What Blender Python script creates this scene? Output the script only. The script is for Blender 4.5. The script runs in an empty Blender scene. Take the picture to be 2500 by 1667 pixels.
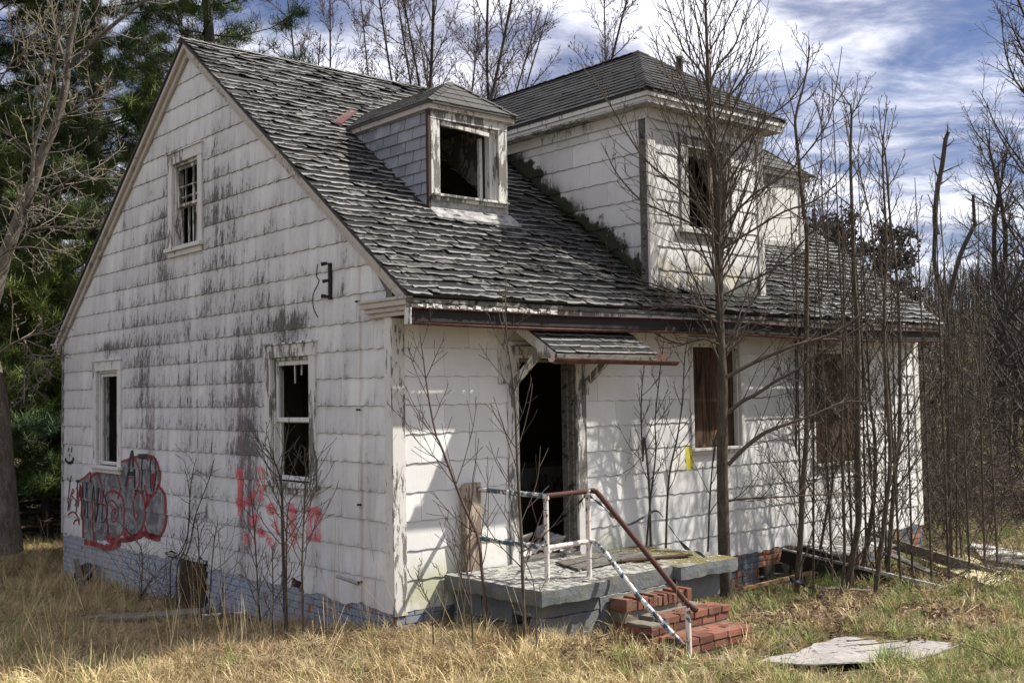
import bpy, math, random
import numpy as np
from mathutils import Vector, Matrix, noise as mnoise

random.seed(7); RNG = np.random.default_rng(7)
S = bpy.context.scene
COL = S.collection

# ------------------------------------------------------------------ camera, sky, sun, exposure
CAMP = np.array([8.844, -6.0763, 2.032])
FW = np.array([-0.75794, 0.65049, 0.04898]); RT = np.array([0.65055, 0.75928, -0.01692]); UP = np.array([0.04820, -0.01904, 0.99866])
cd = bpy.data.cameras.new('camera'); cam = bpy.data.objects.new('camera', cd); COL.objects.link(cam)
cam.matrix_world = Matrix(((RT[0], UP[0], -FW[0], CAMP[0]), (RT[1], UP[1], -FW[1], CAMP[1]), (RT[2], UP[2], -FW[2], CAMP[2]), (0, 0, 0, 1)))
cd.sensor_width = 36; cd.lens = 36 * 2709.7 / 2500; cd.clip_start = 0.1; cd.clip_end = 2000
S.camera = cam
SUN = Vector((1.0, 1.6, 2.0)).normalized()
SUN_EL = math.asin(SUN.z); SUN_AZ = math.atan2(SUN.x, SUN.y)
S.view_settings.view_transform = 'Standard'; S.view_settings.look = 'None'
S.view_settings.exposure = 0.92; S.view_settings.gamma = 1.0; S.view_settings.use_curve_mapping = False
try:
    S.cycles.max_bounces = 6; S.cycles.diffuse_bounces = 3; S.cycles.transparent_max_bounces = 12
except Exception: pass
sl = bpy.data.lights.new('sun', 'SUN'); sl.energy = 4.3; sl.angle = math.radians(0.9); sl.color = (1, .95, .87)
so = bpy.data.objects.new('sun', sl); COL.objects.link(so); so.location = (20, 30, 40)
so.rotation_euler = SUN.to_track_quat('Z', 'Y').to_euler()

class NT:
    """tiny helper for node trees"""
    def __init__(s, tree): s.t = tree; s.t.nodes.clear()
    def n(s, typ, **kw):
        nd = s.t.nodes.new(typ)
        for k, v in kw.items(): setattr(nd, k, v)
        return nd
    def l(s, a, b): s.t.links.new(a, b)
    def put(s, sock, v):
        if isinstance(v, bpy.types.NodeSocket): s.l(v, sock)
        else: sock.default_value = v
    def math(s, op, a, b=None, c=None, clamp=False):
        nd = s.n('ShaderNodeMath', operation=op, use_clamp=clamp); s.put(nd.inputs[0], a)
        if b is not None: s.put(nd.inputs[1], b)
        if c is not None: s.put(nd.inputs[2], c)
        return nd.outputs[0]
    def noise(s, vec, scale=1, detail=4, rough=.55, dist=0, mul=None, w=None):
        if mul is not None:
            m = s.n('ShaderNodeVectorMath', operation='MULTIPLY'); s.l(vec, m.inputs[0]); m.inputs[1].default_value = mul; vec = m.outputs[0]
        nd = s.n('ShaderNodeTexNoise'); s.l(vec, nd.inputs['Vector'])
        nd.inputs['Scale'].default_value = scale; nd.inputs['Detail'].default_value = detail
        nd.inputs['Roughness'].default_value = rough; nd.inputs['Distortion'].default_value = dist
        return nd.outputs[0]
    def ramp(s, v, a, b, interp='SMOOTHSTEP'):
        nd = s.n('ShaderNodeMapRange', interpolation_type=interp); s.put(nd.inputs[0], v)
        nd.inputs[1].default_value = a; nd.inputs[2].default_value = b
        return nd.outputs[0]
    def mix(s, f, a, b, blend='MIX'):
        nd = s.n('ShaderNodeMix', data_type='RGBA', blend_type=blend); s.put(nd.inputs[0], f)
        for i, v in ((6, a), (7, b)):
            if isinstance(v, bpy.types.NodeSocket): s.l(v, nd.inputs[i])
            else: nd.inputs[i].default_value = (*v, 1)
        return nd.outputs[2]
    def sep(s, v):
        nd = s.n('ShaderNodeSeparateXYZ'); s.l(v, nd.inputs[0]); return nd.outputs
    def pos(s): return s.n('ShaderNodeNewGeometry').outputs['Position']
    def attr(s, name='pc'):
        return s.sep(s.n('ShaderNodeAttribute', attribute_name=name).outputs['Vector'])
    def gauss(s, v, c, w):   # bump around c
        d = s.math('DIVIDE', s.math('SUBTRACT', v, c), w); return s.math('EXPONENT', s.math('MULTIPLY', s.math('MULTIPLY', d, d), -1.0))

w = bpy.data.worlds.new('World'); S.world = w; w.use_nodes = True
T = NT(w.node_tree)
sky = T.n('ShaderNodeTexSky', sky_type='NISHITA'); sky.sun_disc = False; sky.sun_elevation = SUN_EL; sky.sun_rotation = SUN_AZ
sky.altitude = 200; sky.air_density = 1.3; sky.dust_density = .6; sky.ozone_density = 4.0
tc = T.n('ShaderNodeTexCoord').outputs['Generated']
sx = T.sep(tc)
den = T.math('ADD', T.math('MAXIMUM', sx[2], 0.0), 0.16)
cmb = T.n('ShaderNodeCombineXYZ'); T.l(T.math('DIVIDE', sx[0], den), cmb.inputs[0]); T.l(T.math('DIVIDE', sx[1], den), cmb.inputs[1])
uv = cmb.outputs[0]
rot = T.n('ShaderNodeVectorRotate', rotation_type='Z_AXIS'); T.l(uv, rot.inputs['Vector']); rot.inputs['Angle'].default_value = -0.75
uv = rot.outputs[0]
n1 = T.noise(uv, .7, 5, .55, .2, mul=(1.0, 1.25, 1))
n2 = T.noise(uv, 2.6, 7, .62, .4, mul=(1.0, 1.5, 1))
nn = T.math('ADD', T.math('MULTIPLY', n1, .68), T.math('MULTIPLY', n2, .32))
cov = T.ramp(nn, .37, .57)
hor = T.ramp(sx[2], .02, .20)
cov2 = T.math('MAXIMUM', cov, T.math('MULTIPLY', T.math('SUBTRACT', 1.0, hor), .75))
skyc = T.mix(1.0, sky.outputs[0], (.33, .33, .44), 'MULTIPLY')
cloud = T.mix(T.ramp(n2, .32, .66), (2.3, 2.4, 3.2), (7.8, 7.8, 8.4))
final = T.mix(T.math('MULTIPLY', cov2, .95), skyc, cloud)
bg = T.n('ShaderNodeBackground'); T.l(final, bg.inputs[0]); bg.inputs[1].default_value = .1
T.l(bg.outputs[0], T.n('ShaderNodeOutputWorld').inputs[0])

# ------------------------------------------------------------------ materials
def mat(name, fn, rough=.85, bump=None, spec=.3):
    m = bpy.data.materials.new(name); m.use_nodes = True; t = NT(m.node_tree)
    b = t.n('ShaderNodeBsdfPrincipled'); o = t.n('ShaderNodeOutputMaterial'); t.l(b.outputs[0], o.inputs[0])
    b.inputs['Specular IOR Level'].default_value = spec
    r = fn(t, b)
    col, h = (r if isinstance(r, tuple) and len(r) == 2 and not isinstance(r[0], float) else (r, None))
    if isinstance(col, bpy.types.NodeSocket): t.l(col, b.inputs['Base Color'])
    else: b.inputs['Base Color'].default_value = (*col, 1)
    b.inputs['Roughness'].default_value = rough
    if h is not None:
        bp = t.n('ShaderNodeBump'); bp.inputs['Strength'].default_value = 1; bp.inputs['Distance'].default_value = bump or .01
        t.l(h, bp.inputs['Height']); t.l(bp.outputs[0], b.inputs['Normal'])
    return m

def siding(name, kind):
    def f(t, b):
        p = t.pos(); x, y, z = t.sep(p)[0:3]; a = t.attr()
        base = t.mix(t.noise(p, 3.0, 5, .6), (.60, .59, .57), (.79, .78, .755))
        base = t.mix(t.math('MULTIPLY', a[0], .45), base, (.47, .465, .455))
        along = x if kind == 'gable' else y
        streak = t.noise(p, 1, 7, .74, .35, mul=(6.5, 6.5, .50))
        patch = t.noise(p, 1, 6, .66, .5, mul=(1.9, 1.9, 1.2))
        fine = t.noise(p, 1, 6, .82, .4, mul=(30, 30, 10))
        big = t.noise(p, 1, 3, .5, 0, mul=(.75, .75, .55))
        fr = a[1]      # 0 butt .. 1 top of the course
        low = t.math('SUBTRACT', 1.045, t.math('MULTIPLY', fr, .13))
        if kind == 'gable':
            reg = t.math('ADD', t.math('MULTIPLY', t.math('MULTIPLY', t.gauss(x, -4.3, 3.9), t.gauss(z, 2.7, 3.2)), .15), .045)
            reg = t.math('ADD', reg, t.math('MULTIPLY', t.gauss(x, -6.0, .3), t.math('MULTIPLY', t.gauss(z, 2.2, 1.3), .12)))
            reg = t.math('ADD', reg, t.math('MULTIPLY', t.gauss(x, -3.0, .32), t.math('MULTIPLY', t.gauss(z, 1.5, 1.6), .15)))
            reg = t.math('ADD', reg, t.math('MULTIPLY', t.gauss(x, -3.7, .5), t.math('MULTIPLY', t.gauss(z, 4.5, .8), .12)))
            reg = t.math('ADD', reg, t.math('MULTIPLY', t.gauss(x, -5.3, .3), t.math('MULTIPLY', t.gauss(z, 4.3, .8), .1)))
            reg = t.math('ADD', reg, t.math('MULTIPLY', t.gauss(x, -1.95, .55), t.math('MULTIPLY', t.gauss(z, 2.85, .22), .2)))
            reg = t.math('ADD', reg, t.math('MULTIPLY', t.gauss(x, -7.3, .5), t.math('MULTIPLY', t.gauss(z, 2.8, .15), .18)))
            thr = .78
        elif kind == 'front':
            reg = t.math('ADD', t.math('MULTIPLY', t.gauss(y, 1.0, .6), t.math('MULTIPLY', t.gauss(z, 2.2, .6), .06)), -.07); thr = .80
        else:
            reg = t.math('MULTIPLY', t.gauss(t.math('ADD', t.math('MULTIPLY', x, .746), z), 3.35, .35), .35); thr = .80
        v = t.math('ADD', t.math('MULTIPLY', streak, .50), t.math('MULTIPLY', patch, .38))
        v = t.math('ADD', v, t.math('MULTIPLY', fine, .16)); v = t.math('MULTIPLY', t.math('ADD', v, reg), low)
        m1 = t.ramp(v, .50, .80)
        m2 = t.ramp(t.math('ADD', v, t.math('MULTIPLY', t.math('SUBTRACT', fine, .5), .55)), .70, .84)
        c = t.mix(t.math('MULTIPLY', m1, .55), base, (.30, .29, .285))
        c = t.mix(t.math('MULTIPLY', m2, .9), c, (.06, .06, .052))
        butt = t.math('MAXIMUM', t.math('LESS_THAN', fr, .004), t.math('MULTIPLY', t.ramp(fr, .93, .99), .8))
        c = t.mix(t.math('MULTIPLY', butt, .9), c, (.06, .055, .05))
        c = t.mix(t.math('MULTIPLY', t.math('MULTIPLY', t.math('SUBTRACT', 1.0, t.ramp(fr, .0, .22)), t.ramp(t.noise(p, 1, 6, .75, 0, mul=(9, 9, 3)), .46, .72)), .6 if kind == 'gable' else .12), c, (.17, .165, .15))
        # bare patches where the paint has flaked to grey-tan board
        fl = t.ramp(t.noise(p, 2.1, 6, .62, .6), .685, .70)
        c = t.mix(t.math('MULTIPLY', fl, .8), c, (.30, .285, .22))
        if kind == 'gable':
            pu = t.math('MULTIPLY', t.math('ADD', t.math('MULTIPLY', t.gauss(x, -3.0, .22), t.gauss(z, 1.3, 1.3)), t.math('MULTIPLY', t.gauss(x, -5.75, .16), t.gauss(z, 1.9, 1.4))), t.ramp(streak, .38, .62))
            c = t.mix(t.math('MULTIPLY', pu, .6), c, (.22, .13, .145))
            ru = t.math('MULTIPLY', t.gauss(x, -.55, .035), t.ramp(streak, .3, .6))
            c = t.mix(t.math('MULTIPLY', ru, .45), c, (.28, .19, .12))
        if kind == 'front':
            gm = t.math('MULTIPLY', t.math('MULTIPLY', t.math('SUBTRACT', 1.0, t.ramp(z, .15, .70)), t.math('SUBTRACT', 1.0, t.ramp(y, 2.6, 4.4))), t.ramp(t.noise(p, 2.2, 5, .65), .30, .62))
            c = t.mix(t.math('MULTIPLY', gm, .8), c, (.36, .365, .21))
            sp = t.ramp(t.noise(p, 26, 3, .7), .66, .70); lowm = t.math('SUBTRACT', 1.0, t.ramp(z, .1, .5))
            c = t.mix(t.math('MULTIPLY', sp, lowm), c, (.09, .09, .05))
        if kind == 'wing':
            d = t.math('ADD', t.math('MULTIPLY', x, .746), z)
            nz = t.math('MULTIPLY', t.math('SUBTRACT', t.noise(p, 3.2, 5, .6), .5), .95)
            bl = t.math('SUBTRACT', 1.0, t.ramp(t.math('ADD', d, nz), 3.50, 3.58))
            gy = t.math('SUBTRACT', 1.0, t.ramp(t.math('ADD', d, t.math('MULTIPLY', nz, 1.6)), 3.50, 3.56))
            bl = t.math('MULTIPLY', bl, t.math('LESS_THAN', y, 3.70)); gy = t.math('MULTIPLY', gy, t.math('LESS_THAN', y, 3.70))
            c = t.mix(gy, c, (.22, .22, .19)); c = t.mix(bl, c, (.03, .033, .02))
            pt = t.ramp(t.math('ADD', t.noise(p, 2.6, 4, .5), t.math('MULTIPLY', t.gauss(z, 3.55, .2), .13)), .635, .65)
            c = t.mix(t.math('MULTIPLY', pt, t.math('GREATER_THAN', y, 3.70)), c, (.50, .47, .39))
        groove = t.noise(p, 1, 3, .6, 0, mul=(95, 95, 2))
        h = t.math('ADD', groove, t.math('MULTIPLY', fine, .5))
        return c, h
    return mat(name, f, .9, .0022)

M = {}
M['sid_gable'] = siding('weathered_siding_gable', 'gable')
M['sid_front'] = siding('weathered_siding_front', 'front')
M['sid_wing'] = siding('weathered_siding_wing', 'wing')

def peel(name, paint, wood, thr, sc=9.0, long=(1, 1, .22)):
    def f(t, b):
        p = t.pos()
        v = t.noise(p, sc * 1.7, 8, .74, .35, mul=long)
        v2 = t.noise(p, .9, 3, .5)
        q = t.math('ADD', v, t.math('MULTIPLY', t.math('SUBTRACT', v2, .5), .55))
        k = t.ramp(q, thr, thr + .018)
        grain = t.noise(p, 60, 4, .7, 0, mul=(1, 1, .06))
        wd = t.mix(grain, tuple(c * .55 for c in wood), tuple(min(1, c * 1.35) for c in wood))
        pc = t.mix(t.noise(p, 6, 5, .6), tuple(c * .78 for c in paint), paint)
        dirt = t.ramp(t.noise(p, 14, 6, .75, 0, mul=(1, 1, .3)), .56, .74)
        pc = t.mix(t.math('MULTIPLY', dirt, .6), pc, (.16, .15, .13))
        return t.mix(k, pc, wd), t.math('ADD', t.math('MULTIPLY', t.math('SUBTRACT', 1.0, k), .8), t.math('MULTIPLY', grain, .35))
    return mat(name, f, .85, .004)
M['trim'] = peel('peeling_white_paint', (.66, .64, .60), (.20, .185, .165), .60)
M['trim_worn'] = peel('badly_peeled_paint', (.64, .62, .58), (.17, .16, .145), .515, 7)
M['trim_rake'] = peel('beige_rake_paint', (.50, .455, .40), (.24, .21, .18), .60, 7, (1, 1, 1))
M['trim_grey'] = peel('dusty_trim_paint', (.46, .45, .42), (.15, .14, .125), .52, 6, (1, 1, .5))

def roofing(name, kind):
    def f(t, b):
        p = t.pos(); x, y, z = t.sep(p)[0:3]; a = t.attr()
        light = t.mix(a[0], (.13, .125, .115), (.34, .33, .31)); mid = t.mix(a[0], (.032, .031, .029), (.065, .062, .058))
        n0 = t.noise(p, 1, 8, .76, .8, mul=(7, 8, 7)); big = t.noise(p, .8, 3, .55)
        if kind == 'main':
            # weathered pale towards the left rake and ridge, darker and smoother down right
            g = t.math('ADD', t.math('MULTIPLY', t.math('SUBTRACT', 1.0, t.ramp(y, 1.5, 5.0)), .28), t.math('MULTIPLY', t.ramp(z, 3.0, 6.6), .22))
            g = t.math('ADD', g, t.math('MULTIPLY', t.ramp(y, 5.8, 6.6), .32))
            g = t.math('ADD', g, t.math('MULTIPLY', t.math('SUBTRACT', big, .5), .9))
            wear = t.ramp(g, .0, .38)
            base = t.mix(wear, mid, light)
            # black exposed asphalt in blotches, mostly away from the lower edge
            q = t.math('ADD', t.math('ADD', n0, t.math('MULTIPLY', t.math('SUBTRACT', a[0], .5), .18)), t.math('MULTIPLY', wear, .10))
            hi = t.ramp(a[1], .12, .35)
            k = t.math('MULTIPLY', t.ramp(q, .49, .515), hi)
            c = t.mix(k, base, (.011, .0105, .010))
            c = t.mix(t.math('MULTIPLY', t.ramp(t.noise(p, 31, 5, .75), .50, .60), .45), c, (.03, .03, .028))
            bt_ = t.math('LESS_THAN', a[1], .03); c = t.mix(t.math('MULTIPLY', bt_, .8), c, (.015, .015, .015))
            ed = t.math('MULTIPLY', t.math('SUBTRACT', 1.0, t.ramp(a[1], .02, .22)), t.math('MULTIPLY', wear, .75))
            c = t.mix(ed, c, (.40, .39, .37))
            # moss and leaf rot in the valley along the wing wall
            d = t.math('MULTIPLY', t.ramp(y, 3.2, 3.6), t.math('LESS_THAN', y, 3.8))
            k2 = t.math('MULTIPLY', d, t.ramp(t.noise(p, 5, 5, .6), .40, .55))
            c = t.mix(k2, c, (.022, .026, .014))
        else:
            base = t.mix(a[0], (.030, .029, .028), (.056, .054, .052))
            k = t.ramp(n0, .50, .72); c = t.mix(t.math('MULTIPLY', k, .6), base, (.085, .082, .078))
            if kind == 'dormer': c = t.mix(.45, c, (.16, .155, .14))
        sp = t.noise(p, 170, 2, .8)
        c = t.mix(t.math('MULTIPLY', t.ramp(sp, .42, .62), .3), c, (.05, .05, .05))
        return c, t.math('ADD', sp, t.math('MULTIPLY', n0, 2.0))
    return mat(name, f, .93, .003)
M['roof'] = roofing('worn_asphalt_shingle', 'main'); M['roof_wing'] = roofing('dark_asphalt_shingle', 'wing'); M['roof_dormer'] = roofing('grey_asphalt_shingle', 'dormer')

def f(t, b):
    p = t.pos(); a = t.attr(); n = t.noise(p, 5, 5, .6)
    c = t.mix(a[0], (.19, .20, .215), (.29, .30, .315)); c = t.mix(t.ramp(n, .45, .75), c, (.35, .36, .375))
    return t.mix(t.math('MULTIPLY', t.ramp(a[1], .8, 1.0), .4), c, (.1, .1, .1)), t.noise(p, 140, 2, .7)
M['cheek'] = mat('slate_grey_shingle', f, .85, .0015)

def f(t, b):
    p = t.pos(); x, y, z = t.sep(p)[0:3]; a = t.attr()
    n = t.noise(p, 3.0, 6, .65, .4); near = t.math('ADD', t.math('MULTIPLY', t.ramp(x, -3.6, -.3), .8), t.math('MULTIPLY', t.ramp(y, 2.5, 5.0), 1.0))
    k = t.ramp(t.math('ADD', n, t.math('ADD', t.math('MULTIPLY', near, .075), t.math('MULTIPLY', t.math('SUBTRACT', a[0], .5), .03))), .635, .665)
    blue = t.mix(t.noise(p, 9, 4, .6), (.25, .27, .32), (.38, .40, .45))
    blue = t.mix(t.math('MULTIPLY', near, .65), blue, (.11, .13, .15))
    org = t.mix(a[0], (.20, .09, .05), (.34, .17, .095))
    c = t.mix(k, blue, org)
    d = t.ramp(t.noise(p, 30, 4, .7), .62, .72)
    return t.mix(t.math('MULTIPLY', d, .6), c, (.10, .10, .10)), t.math('ADD', t.noise(p, 45, 5, .7), t.math('MULTIPLY', k, -1.0))
M['found_brick'] = mat('flaking_blue_painted_brick', f, .85, .004)
def f(t, b):
    p = t.pos(); x = t.sep(p)[0]
    return t.mix(t.ramp(x, -3.0, -.5), t.mix(t.noise(p, 8, 5, .6), (.20, .22, .28), (.33, .355, .42)), (.11, .12, .135)), t.noise(p, 60, 4, .7)
M['mortar_blue'] = mat('blue_mortar', f, .95, .004)
def f(t, b):
    p = t.pos(); a = t.attr()
    c = t.mix(a[0], (.115, .043, .028), (.25, .10, .062))
    c = t.mix(t.math('MULTIPLY', t.ramp(t.noise(p, 7, 6, .7), .48, .66), .55), c, (.22, .16, .12))
    c = t.mix(t.ramp(t.noise(p, 19, 6, .78), .54, .66), c, (.10, .08, .058))
    return c, t.noise(p, 55, 6, .75)
M['brick'] = mat('red_brick', f, .85, .004)
def f(t, b):
    p = t.pos(); return t.mix(t.noise(p, 10, 6, .7), (.10, .09, .07), (.27, .24, .19)), t.noise(p, 40, 6, .75)
M['mortar'] = mat('sandy_mortar', f, .95, .008)
def f(t, b):
    p = t.pos(); x, y, z = t.sep(p)[0:3]
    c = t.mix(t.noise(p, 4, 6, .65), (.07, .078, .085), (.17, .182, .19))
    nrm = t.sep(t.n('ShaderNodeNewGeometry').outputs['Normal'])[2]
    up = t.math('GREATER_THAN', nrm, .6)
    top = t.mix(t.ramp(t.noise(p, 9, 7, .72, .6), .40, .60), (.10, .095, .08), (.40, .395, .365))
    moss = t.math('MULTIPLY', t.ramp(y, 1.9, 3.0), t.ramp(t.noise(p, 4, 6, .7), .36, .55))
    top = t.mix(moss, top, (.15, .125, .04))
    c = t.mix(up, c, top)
    sm = t.math('MULTIPLY', t.ramp(t.noise(p, 6, 5, .65), .45, .62), .5)
    c = t.mix(t.math('MULTIPLY', sm, t.math('SUBTRACT', 1.0, up)), c, (.16, .155, .10))
    c = t.mix(t.ramp(t.noise(p, 60, 4, .7), .60, .68), c, (.07, .07, .065))
    return c, t.math('ADD', t.noise(p, 28, 7, .75), t.math('MULTIPLY', t.noise(p, 6, 4, .6), 2.0))
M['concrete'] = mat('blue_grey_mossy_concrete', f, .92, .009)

def woodm(name, c1, c2, sc=(30, 30, 1.6), thr=None, bump=.003):
    def f(t, b):
        p = t.pos(); g = t.noise(p, 1, 6, .7, .6, mul=sc)
        c = t.mix(t.ramp(g, .25, .75), c1, c2)
        if thr: c = t.mix(t.ramp(t.noise(p, 11, 6, .7), thr, thr + .04), c, tuple(v * .35 for v in c1))
        return c, g
    return mat(name, f, .9, bump)
M['wood_grey'] = woodm('weathered_grey_wood', (.06, .055, .047), (.19, .175, .15), (25, 6, 25), .56)
M['plywood'] = woodm('brown_plywood_board', (.010, .006, .004), (.095, .056, .034), (16, 16, 1.1))
def f(t, b):
    p = t.pos(); g = t.noise(p, 1, 6, .7, .9, mul=(13, 13, 1.3)); c = t.mix(t.ramp(g, .3, .72), (.010, .006, .004), (.12, .070, .042))
    vo = t.n('ShaderNodeTexVoronoi'); m_ = t.n('ShaderNodeVectorMath', operation='MULTIPLY'); t.l(p, m_.inputs[0]); m_.inputs[1].default_value = (1, 4.2, 2.6); t.l(m_.outputs[0], vo.inputs['Vector']); vo.inputs['Scale'].default_value = 1.0
    d = vo.outputs['Distance']; k = t.math('SUBTRACT', 1.0, t.ramp(d, .08, .15)); k2 = t.math('SUBTRACT', 1.0, t.ramp(d, .02, .05))
    return t.mix(k2, t.mix(k, c, (.28, .13, .05)), (.04, .02, .01)), g
M['knotty'] = mat('knotty_plywood', f, .9, .003)
M['ply_pale'] = woodm('whitened_split_plywood', (.17, .155, .14), (.46, .43, .40), (9, 50, 9), .57)
M['post_wood'] = peel('beige_post_paint', (.42, .35, .27), (.20, .15, .11), .52, 8)
M['old_board'] = woodm('old_board', (.10, .085, .06), (.26, .235, .19), (40, 5, 40))
M['yellow_board'] = woodm('straw_yellow_sheet', (.44, .37, .19), (.62, .55, .34), (3, 3, 3), .62)
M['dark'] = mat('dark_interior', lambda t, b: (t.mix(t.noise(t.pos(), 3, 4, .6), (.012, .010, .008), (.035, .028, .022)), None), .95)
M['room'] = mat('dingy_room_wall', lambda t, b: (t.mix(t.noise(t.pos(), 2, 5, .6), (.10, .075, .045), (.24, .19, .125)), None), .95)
M['plaster'] = mat('fallen_plaster', lambda t, b: (t.mix(t.noise(t.pos(), 9, 4, .6), (.32, .30, .27), (.58, .56, .52)), None), .9)
def f(t, b):
    p = t.pos(); n = t.noise(p, 8, 6, .7)
    return t.mix(t.ramp(n, .4, .65), (.065, .026, .020), (.13, .058, .045)), t.noise(p, 50, 5, .7)
M['rust_gutter'] = mat('rusty_red_gutter', f, .7, .002)
M['gutter_in'] = mat('black_gutter_inside', lambda t, b: (t.mix(t.noise(t.pos(), 8, 4, .6), (.010, .009, .009), (.035, .028, .024)), None), .8)
def pipe(name, base, thr):
    def f(t, b):
        p = t.pos(); n = t.noise(p, 11, 7, .7, .4); n2 = t.noise(p, 9, 7, .7)
        c = t.mix(t.ramp(n, thr, thr + .03), base, (.025, .075, .10))
        c = t.mix(t.ramp(n2, .56, .60), c, (.12, .055, .04))
        return c, t.math('ADD', n, n2)
    return mat(name, f, .6, .0025, .4)
M['pipe_white'] = pipe('chipped_cream_pipe_paint', (.60, .55, .49), .58)
M['pipe_blue'] = pipe('chipped_blue_pipe_paint', (.60, .58, .55), .47)
M['pipe_rust'] = mat('rusted_pipe', lambda t, b: (t.mix(t.ramp(t.noise(t.pos(), 40, 5, .7), .58, .7), (.065, .027, .018), (.24, .16, .13)), t.noise(t.pos(), 90, 4, .7)), .8, .002)
M['copper'] = mat('red_flashing', lambda t, b: (t.mix(t.noise(t.pos(), 9, 4, .6), (.07, .03, .024), (.12, .052, .042)), None), .7)
M['metal'] = mat('grey_metal', lambda t, b: (t.mix(t.noise(t.pos(), 12, 5, .7), (.20, .19, .19), (.40, .39, .385)), None), .6)
M['flash'] = mat('lead_flashing', lambda t, b: (t.mix(t.ramp(t.noise(t.pos(), 14, 5, .7), .35, .65), (.22, .215, .205), (.42, .41, .395)), t.noise(t.pos(), 9, 4, .6)), .8, .01)
M['black'] = mat('black_iron', lambda t, b: (.018, .017, .017), .6)
M['tape'] = mat('black_plastic_tape', lambda t, b: (t.mix(t.noise(t.pos(), 20, 3, .6), (.008, .008, .010), (.03, .032, .04)), t.noise(t.pos(), 25, 4, .6)), .35, .004, .5)
M['yellow'] = mat('yellow_tape', lambda t, b: (.62, .55, .07), .5)
M['silver_paint'] = mat('silver_spray_paint', lambda t, b: (t.mix(t.ramp(t.noise(t.pos(), 4.5, 5, .6, 1.2), .35, .68), (.085, .085, .09), (.27, .27, .275)), None), .55)

def spray(name, c, op=.93):
    m = bpy.data.materials.new(name); m.use_nodes = True; t = NT(m.node_tree)
    b = t.n('ShaderNodeBsdfPrincipled'); b.inputs['Base Color'].default_value = (*c, 1); b.inputs['Roughness'].default_value = .7
    tr = t.n('ShaderNodeBsdfTransparent'); mx = t.n('ShaderNodeMixShader'); o = t.n('ShaderNodeOutputMaterial')
    a = t.attr()[0]; p = t.pos()
    n = t.noise(p, 55, 4, .8); al = t.ramp(t.math('ADD', t.math('MULTIPLY', a, 1.25), t.math('MULTIPLY', t.math('SUBTRACT', n, .5), 1.0)), .18, .72)
    t.l(t.math('MULTIPLY', al, op), mx.inputs[0]); t.l(tr.outputs[0], mx.inputs[1]); t.l(b.outputs[0], mx.inputs[2]); t.l(mx.outputs[0], o.inputs[0])
    return m
M['spray_r'] = spray('dark_red_spray_paint', (.24, .018, .024)); M['spray_k'] = spray('black_spray_paint', (.012, .012, .014)); M['spray_p'] = spray('faded_red_spray_paint', (.82, .12, .15), .50)

def bark(name, c1, c2, sc=18, lich=None):
    def f(t, b):
        p = t.pos(); n = t.noise(p, sc, 6, .7, .3, mul=(1, 1, .25)); c = t.mix(t.ramp(n, .3, .7), c1, c2)
        if lich: c = t.mix(t.ramp(t.noise(p, 17, 6, .7), .60, .66), c, lich)
        return c, n
    return mat(name, f, .9, .012)
M['bark_sap'] = bark('smooth_brown_bark', (.042, .033, .025), (.12, .096, .072), 30)
M['bark_twig'] = mat('twig_bark', lambda t, b: (t.mix(t.noise(t.pos(), 5, 3, .6), (.045, .034, .026), (.125, .10, .078)), None), .85)
M['bark_redtwig'] = mat('reddish_twig_bark', lambda t, b: (t.mix(t.noise(t.pos(), 5, 3, .6), (.05, .034, .028), (.125, .088, .072)), None), .85)
M['bark_pale'] = bark('lichen_grey_bark', (.065, .052, .040), (.17, .145, .115), 14, (.25, .26, .20))
M['bark_paletwig'] = mat('pale_twig_bark', lambda t, b: (t.mix(t.noise(t.pos(), 4, 3, .6), (.12, .10, .075), (.30, .265, .20)), None), .85)
M['bark_dark'] = bark('dark_wood_bark', (.028, .024, .020), (.075, .062, .05), 14)
M['wood_twig'] = mat('dark_woodland_twigs', lambda t, b: (t.mix(t.noise(t.pos(), 3, 3, .6), (.022, .018, .016), (.075, .058, .046)), None), .85)
M['bark_brown'] = bark('furrowed_brown_bark', (.05, .037, .028), (.20, .145, .105), 26)
M['bud'] = mat('reddish_buds', lambda t, b: (.17, .075, .06), .8)
M['vine_leaf'] = mat('dark_dead_vine_leaves', lambda t, b: (t.mix(t.noise(t.pos(), 3, 3, .6), (.010, .012, .010), (.035, .035, .028)), None), .8)
def f(t, b):
    oi = t.n('ShaderNodeObjectInfo').outputs['Random']; p = t.pos(); n = t.noise(p, .45, 4, .6)
    c = t.mix(t.ramp(n, .35, .68), (.02, .042, .014), (.15, .18, .035)); c = t.mix(t.math('MULTIPLY', oi, .45), c, (.05, .10, .045))
    return c, None
M['needle'] = mat('pine_needles', f, .6)
def blade(name, pal):
    def f(t, b):
        oi = t.n('ShaderNodeObjectInfo').outputs['Random']; a = t.attr()
        p = t.pos(); n = t.noise(p, 1.3, 4, .6)
        c = t.mix(a[0], pal[0], pal[1]); c = t.mix(t.ramp(t.math('ADD', t.math('MULTIPLY', n, .7), t.math('MULTIPLY', oi, .3)), .42, .62), c, pal[2])
        return c, None
    return mat(name, f, .75)
M['dry'] = blade('dry_straw_grass', ((.42, .32, .14), (.74, .61, .34), (.33, .245, .115)))
M['drydark'] = blade('matted_brown_grass', ((.27, .20, .11), (.45, .36, .21), (.31, .21, .11)))
M['green'] = blade('green_grass', ((.11, .17, .04), (.27, .34, .09), (.36, .37, .15)))
M['leaf'] = blade('dead_leaves', ((.20, .12, .075), (.42, .31, .22), (.13, .085, .06)))
def f(t, b):
    p = t.pos(); n = t.noise(p, 1.1, 6, .65); n2 = t.noise(p, 9, 6, .75)
    c = t.mix(t.ramp(n, .35, .65), (.14, .105, .055), (.20, .17, .07)); c = t.mix(t.ramp(n2, .4, .65), c, (.085, .065, .04))
    return c, n2
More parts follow.
